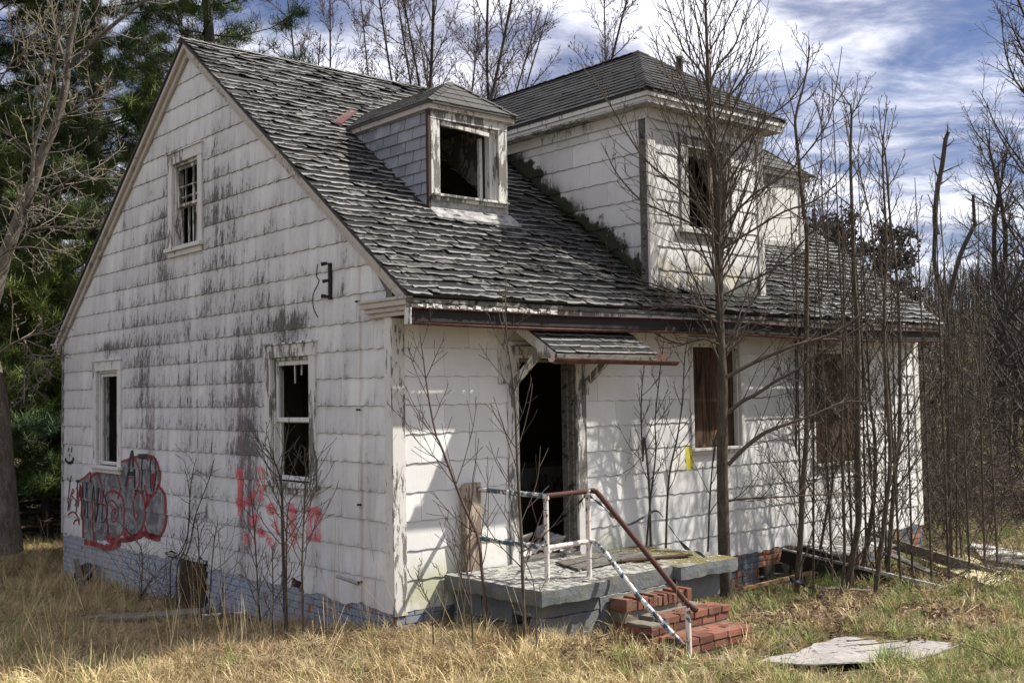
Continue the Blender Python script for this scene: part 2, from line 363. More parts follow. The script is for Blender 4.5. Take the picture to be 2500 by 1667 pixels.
M['soil'] = mat('leaf_strewn_soil', f, .97, .03)
def f(t, b):
    p = t.pos(); n = t.noise(p, .25, 6, .65); return t.mix(t.ramp(n, .35, .65), (.035, .030, .026), (.085, .07, .058)), n
M['hill'] = mat('wooded_hillside_litter', f, .97, .3)

# ------------------------------------------------------------------ mesh helpers
def link(o, parent=None):
    COL.objects.link(o)
    if parent is not None: o.parent = parent
    return o
def tagit(o, label=None, cat=None, group=None, kind=None):
    if label: o['label'] = label
    if cat: o['category'] = cat
    if group: o['group'] = group
    if kind: o['kind'] = kind
    return o
def thing(name, label, cat, loc=(0, 0, 0), group=None):
    o = bpy.data.objects.new(name, None); o.location = loc; o.empty_display_size = .1; COL.objects.link(o)
    return tagit(o, label, cat, group)
def np_mesh(name, V, F, mats, pc=None, smooth=False, fmat=None):
    V = np.asarray(V, dtype=np.float32); me = bpy.data.meshes.new(name)
    if isinstance(F, np.ndarray):
        k = F.shape[1]; nF = len(F); flat = F.ravel().astype(np.int32); starts = np.arange(0, nF * k, k, dtype=np.int32); tot = np.full(nF, k, np.int32)
    else:
        tot = np.array([len(q) for q in F], np.int32); starts = np.concatenate([[0], np.cumsum(tot)[:-1]]).astype(np.int32); flat = np.array([i for q in F for i in q], np.int32); nF = len(F)
    me.vertices.add(len(V)); me.vertices.foreach_set('co', V.ravel())
    me.loops.add(len(flat)); me.loops.foreach_set('vertex_index', flat)
    me.polygons.add(nF); me.polygons.foreach_set('loop_start', starts); me.polygons.foreach_set('loop_total', tot)
    for m in (mats if isinstance(mats, (list, tuple)) else [mats]): me.materials.append(m)
    if fmat is not None: me.polygons.foreach_set('material_index', np.asarray(fmat, np.int32))
    me.polygons.foreach_set('use_smooth', np.full(nF, smooth))
    me.update(calc_edges=True)
    if pc is not None:
        a = me.attributes.new('pc', 'FLOAT_VECTOR', 'POINT'); a.data.foreach_set('vector', np.asarray(pc, np.float32).ravel())
    return me
class MB:
    def __init__(s): s.V = []; s.F = []; s.P = []
    def add(s, V, F, pc=None):
        b = len(s.V); s.V += [tuple(map(float, v)) for v in V]; s.F += [tuple(i + b for i in q) for q in F]
        s.P += (pc if pc is not None else [(random.random(), 0, 0)] * len(V)) if isinstance(pc, list) or pc is None else [pc] * len(V)
        return s
    def hexa(s, P8, pc=None):   # P8: bottom quad 0-3 (ccw from above), top quad 4-7
        if pc is None: pc = (random.random(), .5, 0)
        return s.add(P8, [(0, 3, 2, 1), (4, 5, 6, 7), (0, 1, 5, 4), (1, 2, 6, 5), (2, 3, 7, 6), (3, 0, 4, 7)], [pc] * 8)
    def box(s, x0, x1, y0, y1, z0, z1, pc=None, jit=0):
        j = lambda: random.uniform(-jit, jit) if jit else 0
        return s.hexa([(x + j(), y + j(), z + j()) for z in (z0, z1) for x, y in ((x0, y0), (x1, y0), (x1, y1), (x0, y1))], pc)
    def bar(s, a, b, w, h, up=(0, 0, 1), pc=None):
        a = Vector(a); b = Vector(b); d = (b - a).normalized(); u = Vector(up); r = d.cross(u).normalized(); u = r.cross(d).normalized()
        q = lambda p: [p - r * w / 2 - u * h / 2, p + r * w / 2 - u * h / 2, p + r * w / 2 + u * h / 2, p - r * w / 2 + u * h / 2]
        A = q(a); B = q(b)
        if pc is None: pc = (random.random(), .5, 0)
        return s.add(A + B, [(0, 1, 2, 3), (7, 6, 5, 4), (0, 4, 5, 1), (1, 5, 6, 2), (2, 6, 7, 3), (3, 7, 4, 0)], [pc] * 8)
    def build(s, name, m, parent=None, smooth=False, label=None, bevel=0, kind=None):
        o = bpy.data.objects.new(name, np_mesh(name, s.V, s.F, m, s.P, smooth)); link(o, parent)
        if label: o['label'] = label
        if kind: o['kind'] = kind
        if bevel:
            bv = o.modifiers.new('bevel', 'BEVEL'); bv.width = bevel; bv.segments = 1; bv.limit_method = 'ANGLE'
        return o
def tubes(chains, sides=5, cap=False):
    """chains: list of (pts Kx3, radii K). returns V,F numpy (quads)"""
    groups = {}
    for p, r in chains: groups.setdefault(len(p), []).append((p, r))
    VV = []; FF = []; off = 0
    ang = np.arange(sides) * 2 * math.pi / sides; ca, sa = np.cos(ang), np.sin(ang)
    for K, lst in groups.items():
        P = np.array([q[0] for q in lst], float); R = np.array([q[1] for q in lst], float); N = len(P)
        Tn = np.gradient(P, axis=1); Tn /= (np.linalg.norm(Tn, axis=2, keepdims=True) + 1e-9)
        m = Tn.mean(axis=1); ref = np.where(np.abs(m[:, 2:3]) > .8 * np.linalg.norm(m, axis=1, keepdims=True), np.array([[1., .3, 0]]), np.array([[0, 0, 1.]]))
        A = np.cross(Tn, ref[:, None, :]); A /= (np.linalg.norm(A, axis=2, keepdims=True) + 1e-9); B = np.cross(Tn, A)
        V = P[:, :, None, :] + R[:, :, None, None] * (A[:, :, None, :] * ca[None, None, :, None] + B[:, :, None, :] * sa[None, None, :, None])
        VV.append(V.reshape(-1, 3))
        i = np.arange(K - 1)[:, None]; j = np.arange(sides)[None, :]; j2 = (j + 1) % sides
        q = np.stack([i * sides + j, i * sides + j2, (i + 1) * sides + j2, (i + 1) * sides + j], axis=-1).reshape(-1, 4)
        FF.append((q[None] + (np.arange(N) * K * sides)[:, None, None]).reshape(-1, 4) + off); off += N * K * sides
    return np.concatenate(VV), np.concatenate(FF)
def tube_obj(name, chains, m, parent=None, sides=5, smooth=True, kind=None):
    V, F = tubes(chains, sides)
    o = bpy.data.objects.new(name, np_mesh(name, V, F, m, None, smooth)); link(o, parent)
    if kind: o['kind'] = kind
    return o
def smooth_line(pts, n):
    """catmull-rom resample"""
    P = np.array(pts, float)
    if len(P) < 3:
        t = np.linspace(0, 1, n)[:, None]; return P[0] * (1 - t) + P[-1] * t
    Q = np.vstack([2 * P[0] - P[1], P, 2 * P[-1] - P[-2]]); seg = len(P) - 1; out = []
    for u in np.linspace(0, seg, n):
        i = min(int(u), seg - 1); t = u - i; a, b, c, d = Q[i:i + 4]
        out.append(.5 * (2 * b + (c - a) * t + (2 * a - 5 * b + 4 * c - d) * t * t + (3 * b - a - 3 * c + d) * t ** 3))
    return np.array(out)

PIECES = {}
def piece(kind, V, F, pc, m):
    PIECES.setdefault(kind, []).append((np.array(V, float), F, pc, m))
def flush_pieces(kind, parent, limit=300, name=None, restname=None):
    L = PIECES.pop(kind, [])
    if not L: return
    def size(q):
        c = q[0].mean(axis=0); d = c - CAMP; ext = (q[0].max(axis=0) - q[0].min(axis=0)); dep = d @ FW
        if dep < 1: return 0
        u = (d @ RT) / dep * 2709.7; v = (d @ UP) / dep * 2709.7
        if abs(u) > 1260 or abs(v) > 845: return 0
        P = q[0] - CAMP; zz = P @ FW; uu = P @ RT / zz; vv = P @ UP / zz
        return (uu.max() - uu.min()) * (vv.max() - vv.min())
    L.sort(key=size, reverse=True)
    for V, F, pc, m in L[:limit]:
        o = bpy.data.objects.new(name or kind, None if False else np_mesh(name or kind, V, F, m, pc)); link(o, parent)
    rest = L[limit:]
    if rest:
        mats = []; VV = []; FF = []; PP = []; fm = []
        for V, F, pc, m in rest:
            if m not in mats: mats.append(m)
            b = sum(len(x) for x in VV) if False else (len(PP)); VV.append(V); PP += list(pc); FF += [tuple(i + b for i in q) for q in F]; fm += [mats.index(m)] * len(F)
        o = bpy.data.objects.new(restname or kind, np_mesh(kind, np.concatenate(VV), FF, mats, PP, False, fm)); link(o, parent); o['kind'] = 'stuff'
        return o

def prism_strip(mb, axis, pos0, pos1, us, holes, zb, ztop):
    """wall of thickness pos0..pos1 across 'axis' (0 or 1), cut in vertical strips at us; holes (u0,u1,z0,z1); ztop(u) function"""
    br = sorted(set([u for u in us] + [h[0] for h in holes] + [h[1] for h in holes]))
    for a, b in zip(br[:-1], br[1:]):
        mid = (a + b) / 2; segs = [(zb, None)]
        cuts = sorted([(h[2], h[3]) for h in holes if h[0] <= mid <= h[1]])
        z = zb; parts = []
        for c0, c1 in cuts: parts.append((z, c0)); z = c1
        parts.append((z, None))
        for z0, z1 in parts:
            za, zb_ = (z1, z1) if z1 is not None else (ztop(a), ztop(b))
            if za - z0 < .003 and zb_ - z0 < .003: continue
            if axis == 1: P = [(a, pos0, z0), (b, pos0, z0), (b, pos1, z0), (a, pos1, z0), (a, pos0, za), (b, pos0, zb_), (b, pos1, zb_), (a, pos1, za)]
            else: P = [(pos0, a, z0), (pos1, a, z0), (pos1, b, z0), (pos0, b, z0), (pos0, a, za), (pos1, a, za), (pos1, b, zb_), (pos0, b, zb_)]
            mb.hexa(P)

FILLS=[[(-8.345, 0.853), (-7.965, 0.986), (-7.738, 1.011), (-6.832, 1.017), (-6.778, 1.184), (-6.511, 1.234), (-6.098, 1.287), (-5.653, 1.301), (-5.5, 1.238), (-5.424, 1.076), (-5.439, 0.94), (-5.275, 0.814), (-5.239, 0.549), (-5.277, 0.355), (-5.418, 0.258), (-5.608, 0.242), (-5.9, 0.266), (-6.099, 0.27), (-6.407, 0.144), (-6.617, 0.147), (-6.777, 0.174), (-7.05, 0.089), (-7.273, 0.045), (-7.793, -0.0), (-8.278, 0.002), (-8.311, 0.379)]]
STROKES=[('r', 6, [(-8.407, 0.85), (-8.19, 0.915), (-7.965, 0.991), (-7.964, 0.849), (-7.886, 0.874)]), ('r', 6, [(-7.964, 0.838), (-7.916, 0.927), (-7.797, 0.976), (-7.691, 0.998), (-7.591, 0.942), (-7.515, 0.817), (-7.532, 0.688), (-7.561, 0.579)]), ('r', 9, [(-8.419, 0.771), (-8.343, 0.554), (-8.311, 0.379), (-8.279, 0.182), (-8.247, -0.002)]), ('r', 6, [(-7.915, 0.601), (-7.854, 0.41), (-7.884, 0.234), (-7.823, 0.109), (-7.764, 0.007)]), ('r', 7, [(-7.388, 0.653), (-7.303, 0.722), (-7.106, 0.764), (-6.886, 0.745), (-6.723, 0.692), (-6.659, 0.593), (-6.659, 0.429), (-6.67, 0.306), (-6.734, 0.198), (-6.885, 0.134), (-7.05, 0.093), (-7.189, 0.109), (-7.262, 0.176), (-7.274, 0.365)]), ('r', 5, [(-7.274, 0.575), (-7.162, 0.629), (-7.023, 0.622), (-6.913, 0.556), (-6.886, 0.455), (-6.94, 0.368), (-7.05, 0.329), (-7.122, 0.376), (-7.117, 0.46), (-7.05, 0.516), (-6.984, 0.5), (-6.995, 0.437)]), ('r', 6, [(-6.968, 1.032), (-6.859, 0.953), (-6.804, 0.852), (-6.831, 0.748), (-6.886, 0.662)]), ('r', 6, [(-7.736, 0.525), (-7.561, 0.558), (-7.416, 0.545), (-7.342, 0.487), (-7.285, 0.322), (-7.273, 0.175), (-7.318, 0.066)]), ('r', 7, [(-6.277, 0.758), (-6.2, 0.812), (-6.074, 0.799), (-5.973, 0.735), (-5.909, 0.621), (-5.924, 0.481), (-5.999, 0.357), (-6.099, 0.27), (-6.303, 0.203), (-6.511, 0.216), (-6.643, 0.287)]), ('r', 5, [(-6.303, 0.676), (-6.329, 0.553), (-6.293, 0.455), (-6.226, 0.424), (-6.175, 0.474), (-6.201, 0.522), (-6.252, 0.518)]), ('r', 7, [(-6.805, 1.187), (-6.511, 1.234), (-6.251, 1.279), (-5.972, 1.307), (-5.653, 1.297), (-5.533, 1.236), (-5.452, 1.152), (-5.424, 1.037), (-5.463, 0.939), (-5.582, 0.826), (-5.703, 0.78), (-5.825, 0.783), (-5.899, 0.819), (-5.918, 0.916)]), ('r', 6, [(-6.302, 1.261), (-6.174, 1.185), (-6.109, 1.047), (-6.124, 0.906), (-6.226, 0.801), (-6.303, 0.696)]), ('r', 6, [(-5.848, 1.236), (-5.775, 1.278), (-5.653, 1.291)]), ('r', 9, [(-5.501, 0.921), (-5.345, 0.868), (-5.266, 0.776), (-5.239, 0.587), (-5.254, 0.434), (-5.347, 0.312), (-5.512, 0.25), (-5.704, 0.253), (-5.851, 0.29), (-5.939, 0.362)]), ('r', 9, [(-5.899, 0.799), (-5.85, 0.723), (-5.874, 0.623), (-5.703, 0.79)]), ('r', 12, [(-5.654, 1.086), (-5.606, 1.01), (-5.644, 0.91), (-5.702, 0.986), (-5.654, 1.066)]), ('r', 5, [(-6.537, 0.866), (-6.511, 0.949), (-6.432, 0.993), (-6.354, 0.996)]), ('r', 14, [(-7.273, 0.06), (-7.05, 0.048), (-6.777, 0.092), (-6.511, 0.125), (-6.1, 0.21), (-5.9, 0.266), (-5.608, 0.222), (-5.418, 0.239)]), ('r', 16, [(-8.185, -0.052), (-7.734, -0.045), (-7.386, -0.066), (-7.049, -0.015), (-6.777, 0.051)]), ('r', 16, [(-6.67, 0.204), (-6.511, 0.135), (-6.252, 0.178)]), ('r', 14, [(-6.049, 0.274), (-5.851, 0.231), (-5.656, 0.228)]), ('r', 5, [(-8.865, 0.375), (-8.821, 0.525), (-8.725, 0.7), (-8.66, 0.669), (-8.756, 0.619), (-8.595, 0.538), (-8.627, 0.447)]), ('r', 5, [(-8.904, 0.304), (-8.722, 0.362), (-8.562, 0.339), (-8.467, 0.279), (-8.447, 0.191)]), ('r', 5, [(-8.689, 0.173), (-8.625, 0.234), (-8.498, 0.25), (-8.435, 0.181)]), ('r', 5, [(-8.565, 0.742), (-8.469, 0.635), (-8.481, 0.456)]), ('r', 6, [(-8.439, 0.804), (-8.344, 0.731), (-8.406, 0.616), (-8.438, 0.726)]), ('r', 4, [(-8.985, 0.538), (-8.885, 0.43), (-8.789, 0.572)]), ('k', 4, [(-8.935, 0.882), (-8.855, 0.818), (-8.759, 0.913)]), ('k', 4, [(-8.855, 0.818), (-8.886, 0.589), (-8.931, 0.359)]), ('k', 4, [(-8.534, 0.855), (-8.519, 0.61), (-8.562, 0.362)]), ('k', 8, [(-8.565, 0.838), (-8.407, 0.846)]), ('k', 4, [(-8.295, 0.833), (-8.187, 0.343), (-8.128, 0.852), (-8.065, 0.308), (-8.096, 0.568)]), ('k', 4, [(-8.282, 0.823), (-8.312, 0.555), (-8.354, 0.309)]), ('k', 5, [(-7.885, 0.603), (-7.826, 0.79), (-7.735, 0.278), (-7.631, 0.789), (-7.677, 0.422), (-7.718, 0.29)]), ('k', 5, [(-7.434, 0.757), (-7.474, 0.521), (-7.473, 0.287), (-7.302, 0.384), (-7.303, 0.574), (-7.434, 0.714)]), ('k', 8, [(-6.59, 0.853), (-6.511, 1.05), (-6.38, 1.35), (-6.328, 1.2), (-6.277, 0.979), (-6.251, 0.8)]), ('k', 11, [(-6.511, 1.04), (-6.277, 1.05)]), ('k', 13, [(-6.149, 1.29), (-5.824, 1.3)]), ('k', 5, [(-6.007, 1.28), (-6.023, 1.051), (-6.008, 0.793)]), ('k', 5, [(-5.711, 1.289), (-5.741, 1.141), (-5.727, 0.945), (-5.678, 0.846), (-5.606, 0.883), (-5.567, 1.07), (-5.566, 1.284)]), ('k', 4, [(-8.912, 1.344), (-8.924, 1.282)]), ('k', 4, [(-8.781, 1.354), (-8.781, 1.274)]), ('k', 4, [(-8.846, 1.25), (-8.858, 1.193)]), ('k', 9, [(-9.043, 1.176), (-9.002, 1.126), (-8.858, 1.108), (-8.715, 1.141), (-8.677, 1.198)]), ('p', 14, [(-3.198, 1.208), (-3.149, 1.04), (-3.135, 0.84), (-3.153, 0.685)]), ('p', 9, [(-3.131, 1.211), (-3.098, 1.15), (-3.15, 0.963), (-3.169, 0.73)]), ('p', 14, [(-3.198, 1.193), (-3.065, 1.198)]), ('p', 9, [(-2.969, 0.927), (-2.937, 0.868), (-2.857, 0.857), (-2.784, 1.005), (-2.856, 0.903)]), ('p', 14, [(-2.709, 1.228), (-2.661, 1.252), (-2.567, 1.233), (-2.553, 1.144)]), ('p', 9, [(-2.694, 1.108), (-2.553, 1.114)]), ('p', 9, [(-2.688, 1.138), (-2.664, 0.974), (-2.681, 0.883)]), ('p', 9, [(-2.553, 1.1), (-2.633, 0.931), (-2.556, 0.906)]), ('p', 14, [(-3.252, 0.818), (-2.825, 0.859)]), ('p', 14, [(-2.479, 0.858), (-2.434, 0.78), (-2.372, 0.858), (-2.343, 0.757)]), ('p', 14, [(-2.858, 0.721), (-2.828, 0.602), (-2.73, 0.73)]), ('p', 9, [(-2.796, 0.544), (-2.576, 0.532), (-2.362, 0.462), (-2.272, 0.441)]), ('p', 14, [(-2.669, 0.584), (-2.607, 0.53), (-2.701, 0.522)]), ('p', 9, [(-2.515, 0.493), (-2.423, 0.427), (-2.274, 0.324), (-2.243, 0.37)]), ('p', 9, [(-2.268, 0.777), (-2.284, 0.673), (-2.241, 0.56)]), ('p', 9, [(-2.36, 0.638), (-2.299, 0.672)]), ('p', 9, [(-2.06, 0.834), (-1.801, 0.837)]), ('p', 14, [(-1.943, 0.914), (-1.932, 0.685), (-1.89, 0.589), (-1.877, 0.476)]), ('p', 9, [(-2.063, 0.574), (-1.777, 0.57)]), ('p', 9, [(-2.149, 0.77), (-2.121, 0.627)]), ('p', 9, [(-1.633, 0.862), (-1.334, 0.882)]), ('p', 14, [(-1.523, 0.87), (-1.567, 0.699), (-1.555, 0.574)]), ('p', 9, [(-1.387, 0.879), (-1.444, 0.736), (-1.46, 0.582)]), ('p', 14, [(-1.361, 0.866), (-1.39, 0.712), (-1.366, 0.576)]), ('p', 9, [(-1.624, 0.554), (-1.339, 0.565)]), ('p', 14, [(-3.007, 0.497), (-2.975, 0.378)]), ('p', 9, [(-2.829, 0.481), (-2.766, 0.396)]), ('p', 14, [(-2.124, 0.454), (-2.037, 0.404)]), ('p', 9, [(-1.977, 0.524), (-1.864, 0.42)])]
STEMS={
 'main':[(0.53, 4.29, -0.33), (0.54, 4.25, 0.26), (0.57, 4.22, 1.13), (0.62, 4.2, 2.15), (0.62, 4.18, 2.59), (0.65, 4.15, 3.25), (0.66, 4.14, 3.61), (0.67, 4.12, 3.98), (0.68, 4.1, 4.41), (0.67, 4.04, 5.14), (0.68, 4.01, 5.69), (0.7, 3.97, 6.6), (0.72, 3.94, 7.17)],
 'limb0':[(0.81, 4.03, 2.2), (1.01, 4.26, 2.36), (1.32, 4.61, 2.55), (1.62, 4.95, 2.68), (2.01, 5.37, 3.05), (2.22, 5.6, 3.22)],
 'limb1':[(0.64, 4.25, 1.79), (0.76, 4.39, 1.93), (0.86, 4.5, 2.0), (1.03, 4.68, 2.16), (1.19, 4.85, 2.28), (1.47, 5.17, 2.57), (1.72, 5.44, 2.78), (1.91, 5.64, 2.92)],
 'limb2':[(0.93, 3.87, 1.22), (1.05, 3.99, 1.39), (1.2, 4.15, 1.56), (1.41, 4.39, 1.68), (1.58, 4.59, 1.76), (1.81, 4.84, 1.9), (2.04, 5.1, 1.89)],
 'limb3':[(0.82, 4.03, 2.45), (0.87, 4.08, 2.54), (0.99, 4.21, 2.7), (1.22, 4.45, 3.01)],
 'limb4':[(0.66, 4.17, 3.15), (0.83, 4.36, 3.28), (1.03, 4.58, 3.42), (1.2, 4.77, 3.6), (1.36, 4.93, 3.85), (1.48, 5.07, 4.05), (1.59, 5.18, 4.28)],
 'limb5':[(0.92, 3.88, 0.82), (1.02, 4.01, 0.84), (1.41, 4.46, 0.86), (1.85, 4.96, 0.89)],
 'limb6':[(0.77, 3.95, 2.83), (0.67, 3.81, 2.94), (0.5, 3.61, 3.16), (0.33, 3.4, 3.27), (0.16, 3.19, 3.36)],
 'limb7':[(0.38, 3.87, 2.81), (0.2, 3.65, 2.97), (0.02, 3.44, 3.08), (-0.18, 3.19, 3.21), (-0.36, 2.98, 3.34), (-0.48, 2.82, 3.53), (-0.59, 2.66, 3.88)],
 'limb8':[(0.98, 3.73, 3.79), (0.88, 3.6, 4.06), (0.76, 3.43, 4.27), (0.63, 3.27, 4.45), (0.48, 3.08, 4.68), (0.36, 2.91, 5.0), (0.23, 2.73, 5.39), (0.14, 2.61, 5.65)],
 'limb9':[(0.83, 3.93, 3.86), (0.98, 4.09, 4.09), (1.13, 4.25, 4.3), (1.32, 4.46, 4.46), (1.48, 4.64, 4.67), (1.65, 4.81, 4.97), (1.74, 4.9, 5.23), (1.85, 4.97, 5.95)],
 'limb10':[(0.67, 4.09, 4.5), (0.81, 4.22, 4.77), (0.96, 4.39, 5.0), (1.11, 4.55, 5.22), (1.29, 4.74, 5.41), (1.42, 4.87, 5.7), (1.47, 4.9, 6.03)],
 'limb11':[(1.0, 3.68, 4.75), (0.91, 3.55, 5.02), (0.8, 3.41, 5.29), (0.71, 3.29, 5.55), (0.65, 3.19, 5.82), (0.64, 3.16, 6.08)],
 'limb12':[(0.83, 3.85, 4.99), (0.96, 3.97, 5.34), (1.1, 4.12, 5.61), (1.2, 4.22, 5.87), (1.25, 4.24, 6.25)],
 'limb13':[(0.68, 4.02, 5.5), (0.62, 3.93, 5.78), (0.51, 3.78, 6.02), (0.45, 3.7, 6.33), (0.4, 3.61, 6.61)],
 'limb14':[(1.0, 3.62, 5.46), (1.08, 3.7, 5.68), (1.2, 3.83, 5.89), (1.28, 3.9, 6.15), (1.39, 4.0, 6.52)],
 'limb15':[(0.82, 3.94, 3.72), (0.66, 3.73, 3.94), (0.44, 3.47, 4.1), (0.26, 3.25, 4.25), (0.1, 3.04, 4.56), (0.03, 2.94, 4.83)],
 'limb16':[(0.67, 4.15, 3.68), (0.91, 4.41, 3.89), (1.18, 4.71, 4.12), (1.4, 4.96, 4.23), (1.62, 5.2, 4.47), (1.76, 5.33, 4.75)],
 'limb17':[(0.93, 3.74, 2.92), (0.79, 3.56, 2.99), (0.6, 3.35, 3.03), (0.42, 3.14, 2.97), (0.29, 2.98, 3.08)],
 'limb18':[(0.77, 3.96, 2.58), (0.65, 3.82, 2.65), (0.51, 3.66, 2.59), (0.37, 3.49, 2.66), (0.24, 3.33, 2.81)],
 't1':[(0.81, 5.25, -0.42), (0.88, 5.27, 0.26), (0.93, 5.28, 0.91), (0.98, 5.31, 1.48), (1.02, 5.29, 2.33), (1.11, 5.26, 4.02), (1.09, 5.24, 4.09), (1.08, 5.15, 5.03), (1.08, 5.14, 5.33), (1.18, 5.22, 5.78), (1.23, 5.25, 6.18)],
 't2':[(-0.11, 6.46, -0.42), (-0.07, 6.46, 0.16), (-0.04, 6.46, 0.58), (0.02, 6.47, 1.42), (0.06, 6.45, 2.36), (0.09, 6.4, 3.41)],
 't3':[(-1.47, 9.18, -0.42), (-1.41, 9.18, 0.55), (-1.38, 9.16, 1.3), (-1.31, 9.16, 2.42), (-1.27, 9.1, 3.91)],
 't4':[(0.26, 6.46, -0.42), (0.39, 6.55, 0.4), (0.46, 6.61, 0.81), (0.48, 6.6, 1.22), (0.57, 6.67, 1.52), (0.62, 6.67, 2.34)],
 't5':[(1.18, 5.76, -0.42), (1.25, 5.8, 0.05), (1.32, 5.85, 0.52), (1.36, 5.81, 1.47), (1.42, 5.79, 2.69), (1.42, 5.75, 3.26), (1.44, 5.72, 4.02), (1.46, 5.69, 4.84), (1.5, 5.68, 5.41), (1.46, 5.63, 5.5)],
 't6':[(0.68, 6.86, -0.42), (0.81, 6.95, 0.39), (0.86, 6.97, 0.8), (0.89, 6.96, 1.41), (0.87, 6.91, 1.83), (0.88, 6.86, 2.75)],
 't7':[(1.58, 5.71, -0.42), (1.66, 5.75, 0.19), (1.73, 5.8, 0.74), (1.78, 5.82, 1.29), (1.79, 5.75, 2.3), (1.82, 5.73, 3.04), (1.87, 5.74, 3.73), (1.89, 5.68, 4.77), (1.95, 5.71, 5.32)],
 't8':[(1.11, 6.77, -0.42), (1.23, 6.81, 0.83), (1.3, 6.85, 1.43), (1.35, 6.84, 2.32), (1.38, 6.8, 3.32), (1.36, 6.71, 4.19), (1.36, 6.65, 4.98), (1.34, 6.6, 5.26)],
 't9':[(1.3, 5.44, -0.42), (1.36, 5.46, 0.19), (1.4, 5.41, 1.48), (1.46, 5.41, 2.5), (1.48, 5.36, 3.42)],
 't10':[(-0.23, 9.6, -0.42), (-0.15, 9.62, 0.58), (-0.1, 9.62, 1.3), (-0.03, 9.62, 2.38), (0.0, 9.58, 3.33)],
 't11':[(-0.33, 8.6, -0.42), (-0.18, 8.73, 0.18), (-0.12, 8.75, 0.87), (-0.08, 8.76, 1.33), (-0.05, 8.73, 2.37), (-0.04, 8.63, 3.76), (-0.04, 8.58, 4.46), (-0.09, 8.48, 5.01), (-0.12, 8.4, 5.47), (-0.03, 8.46, 6.12)],
 't12':[(-0.39, 7.72, -0.42), (-0.33, 7.74, 0.25), (-0.28, 7.74, 0.92), (-0.27, 7.69, 1.71), (-0.21, 7.65, 3.27), (-0.16, 7.63, 4.39), (-0.19, 7.57, 4.47), (-0.16, 7.53, 5.59), (-0.09, 7.54, 6.42)],
 't13':[(-0.17, 6.76, -0.42), (-0.09, 6.79, 0.45), (-0.02, 6.8, 1.41), (0.04, 6.85, 1.73), (0.16, 6.89, 3.0)],
 'fA':[(-1.3, -0.45, -0.34), (-1.28, -0.48, 0.23), (-1.27, -0.5, 0.77), (-1.26, -0.51, 1.13), (-1.28, -0.56, 1.37), (-1.37, -0.68, 1.63)],
 'fA2':[(-1.19, -0.5, -0.27), (-1.16, -0.52, 0.4), (-1.13, -0.52, 0.87), (-1.1, -0.5, 1.06)],
 'fB':[(-0.46, -0.73, -0.42), (-0.43, -0.76, 0.36), (-0.4, -0.76, 0.8), (-0.37, -0.75, 1.24), (-0.36, -0.75, 1.43)],
 'fC':[(-2.04, -0.35, -0.33), (-2.03, -0.38, 0.05), (-2.03, -0.42, 0.7), (-2.04, -0.46, 1.09)],
 'fD':[(-1.08, -0.72, -0.42), (-1.05, -0.73, 0.21), (-1.04, -0.74, 0.59)],
 'fE':[(-3.15, -0.5, -0.49), (-3.13, -0.53, 0.2), (-3.12, -0.55, 0.56), (-3.13, -0.57, 0.7)],
 'fF1':[(-4.57, -0.16, -0.04), (-4.48, -0.08, 0.21), (-4.42, -0.03, 0.6), (-4.38, -0.01, 0.9), (-4.31, 0.06, 1.13), (-4.21, 0.16, 1.32)],
 'fF2':[(-4.62, -0.22, 0.02), (-4.54, -0.13, 0.13), (-4.44, -0.04, 0.41), (-4.39, -0.01, 0.8), (-4.43, -0.08, 1.04), (-4.45, -0.11, 1.19)],
 'fF3':[(-4.2, -0.28, -0.03), (-4.12, -0.2, 0.26), (-4.06, -0.16, 0.6), (-3.99, -0.09, 0.87), (-3.84, 0.06, 1.09), (-3.7, 0.2, 1.34)],
 'fF4':[(-5.36, -0.3, -0.45), (-5.33, -0.3, 0.08), (-5.39, -0.39, 0.28), (-5.57, -0.63, 0.61)],
 'fF5':[(-3.28, -0.35, -0.37), (-3.21, -0.32, 0.35), (-3.16, -0.29, 0.64)],
 'gA':[(1.42, 0.38, 0.05), (1.43, 0.36, 0.57), (1.44, 0.35, 0.78), (1.44, 0.32, 1.26), (1.45, 0.3, 1.67), (1.46, 0.28, 2.02), (1.45, 0.24, 2.36), (1.44, 0.21, 2.63), (1.45, 0.2, 2.99)],
 'gB':[(0.73, 0.51, 0.05), (0.73, 0.47, 0.41), (0.72, 0.44, 0.72), (0.65, 0.34, 1.0), (0.59, 0.25, 1.29), (0.53, 0.16, 1.59), (0.51, 0.12, 1.69), (0.48, 0.06, 2.06), (0.47, 0.02, 2.39), (0.46, -0.01, 2.63)],
 'gC':[(1.35, -0.13, -0.15), (1.35, -0.17, 0.42), (1.34, -0.21, 0.69), (1.35, -0.21, 0.82)],
 'gD':[(1.06, -0.34, -0.19), (1.06, -0.36, 0.21), (1.02, -0.43, 0.4), (0.99, -0.47, 0.54)],
 'gE':[(0.6, 0.13, -0.13), (0.61, 0.11, 0.23), (0.58, 0.07, 0.49)],
 'gF':[(1.88, 0.11, -0.0), (1.89, 0.1, 0.32), (1.87, 0.06, 0.58), (1.76, -0.11, 0.96)],
 'hA':[(0.19, 3.38, 0.28), (0.21, 3.35, 1.0), (0.2, 3.3, 1.54), (0.18, 3.29, 1.27), (0.2, 3.26, 1.9), (0.24, 3.28, 2.34)],
 'hA2':[(0.16, 3.34, 0.31), (0.21, 3.37, 0.83), (0.28, 3.4, 1.36), (0.29, 3.39, 1.72), (0.35, 3.42, 2.25), (0.41, 3.45, 2.69)],
 'hB':[(0.3, 3.51, 0.26), (0.34, 3.51, 0.82), (0.38, 3.53, 1.18), (0.45, 3.58, 1.53), (0.51, 3.62, 1.98), (0.55, 3.63, 2.46), (0.62, 3.68, 2.87)],
 'hC':[(0.34, 4.2, 0.17), (0.39, 4.21, 0.87), (0.46, 4.25, 1.51), (0.5, 4.29, 1.51)],
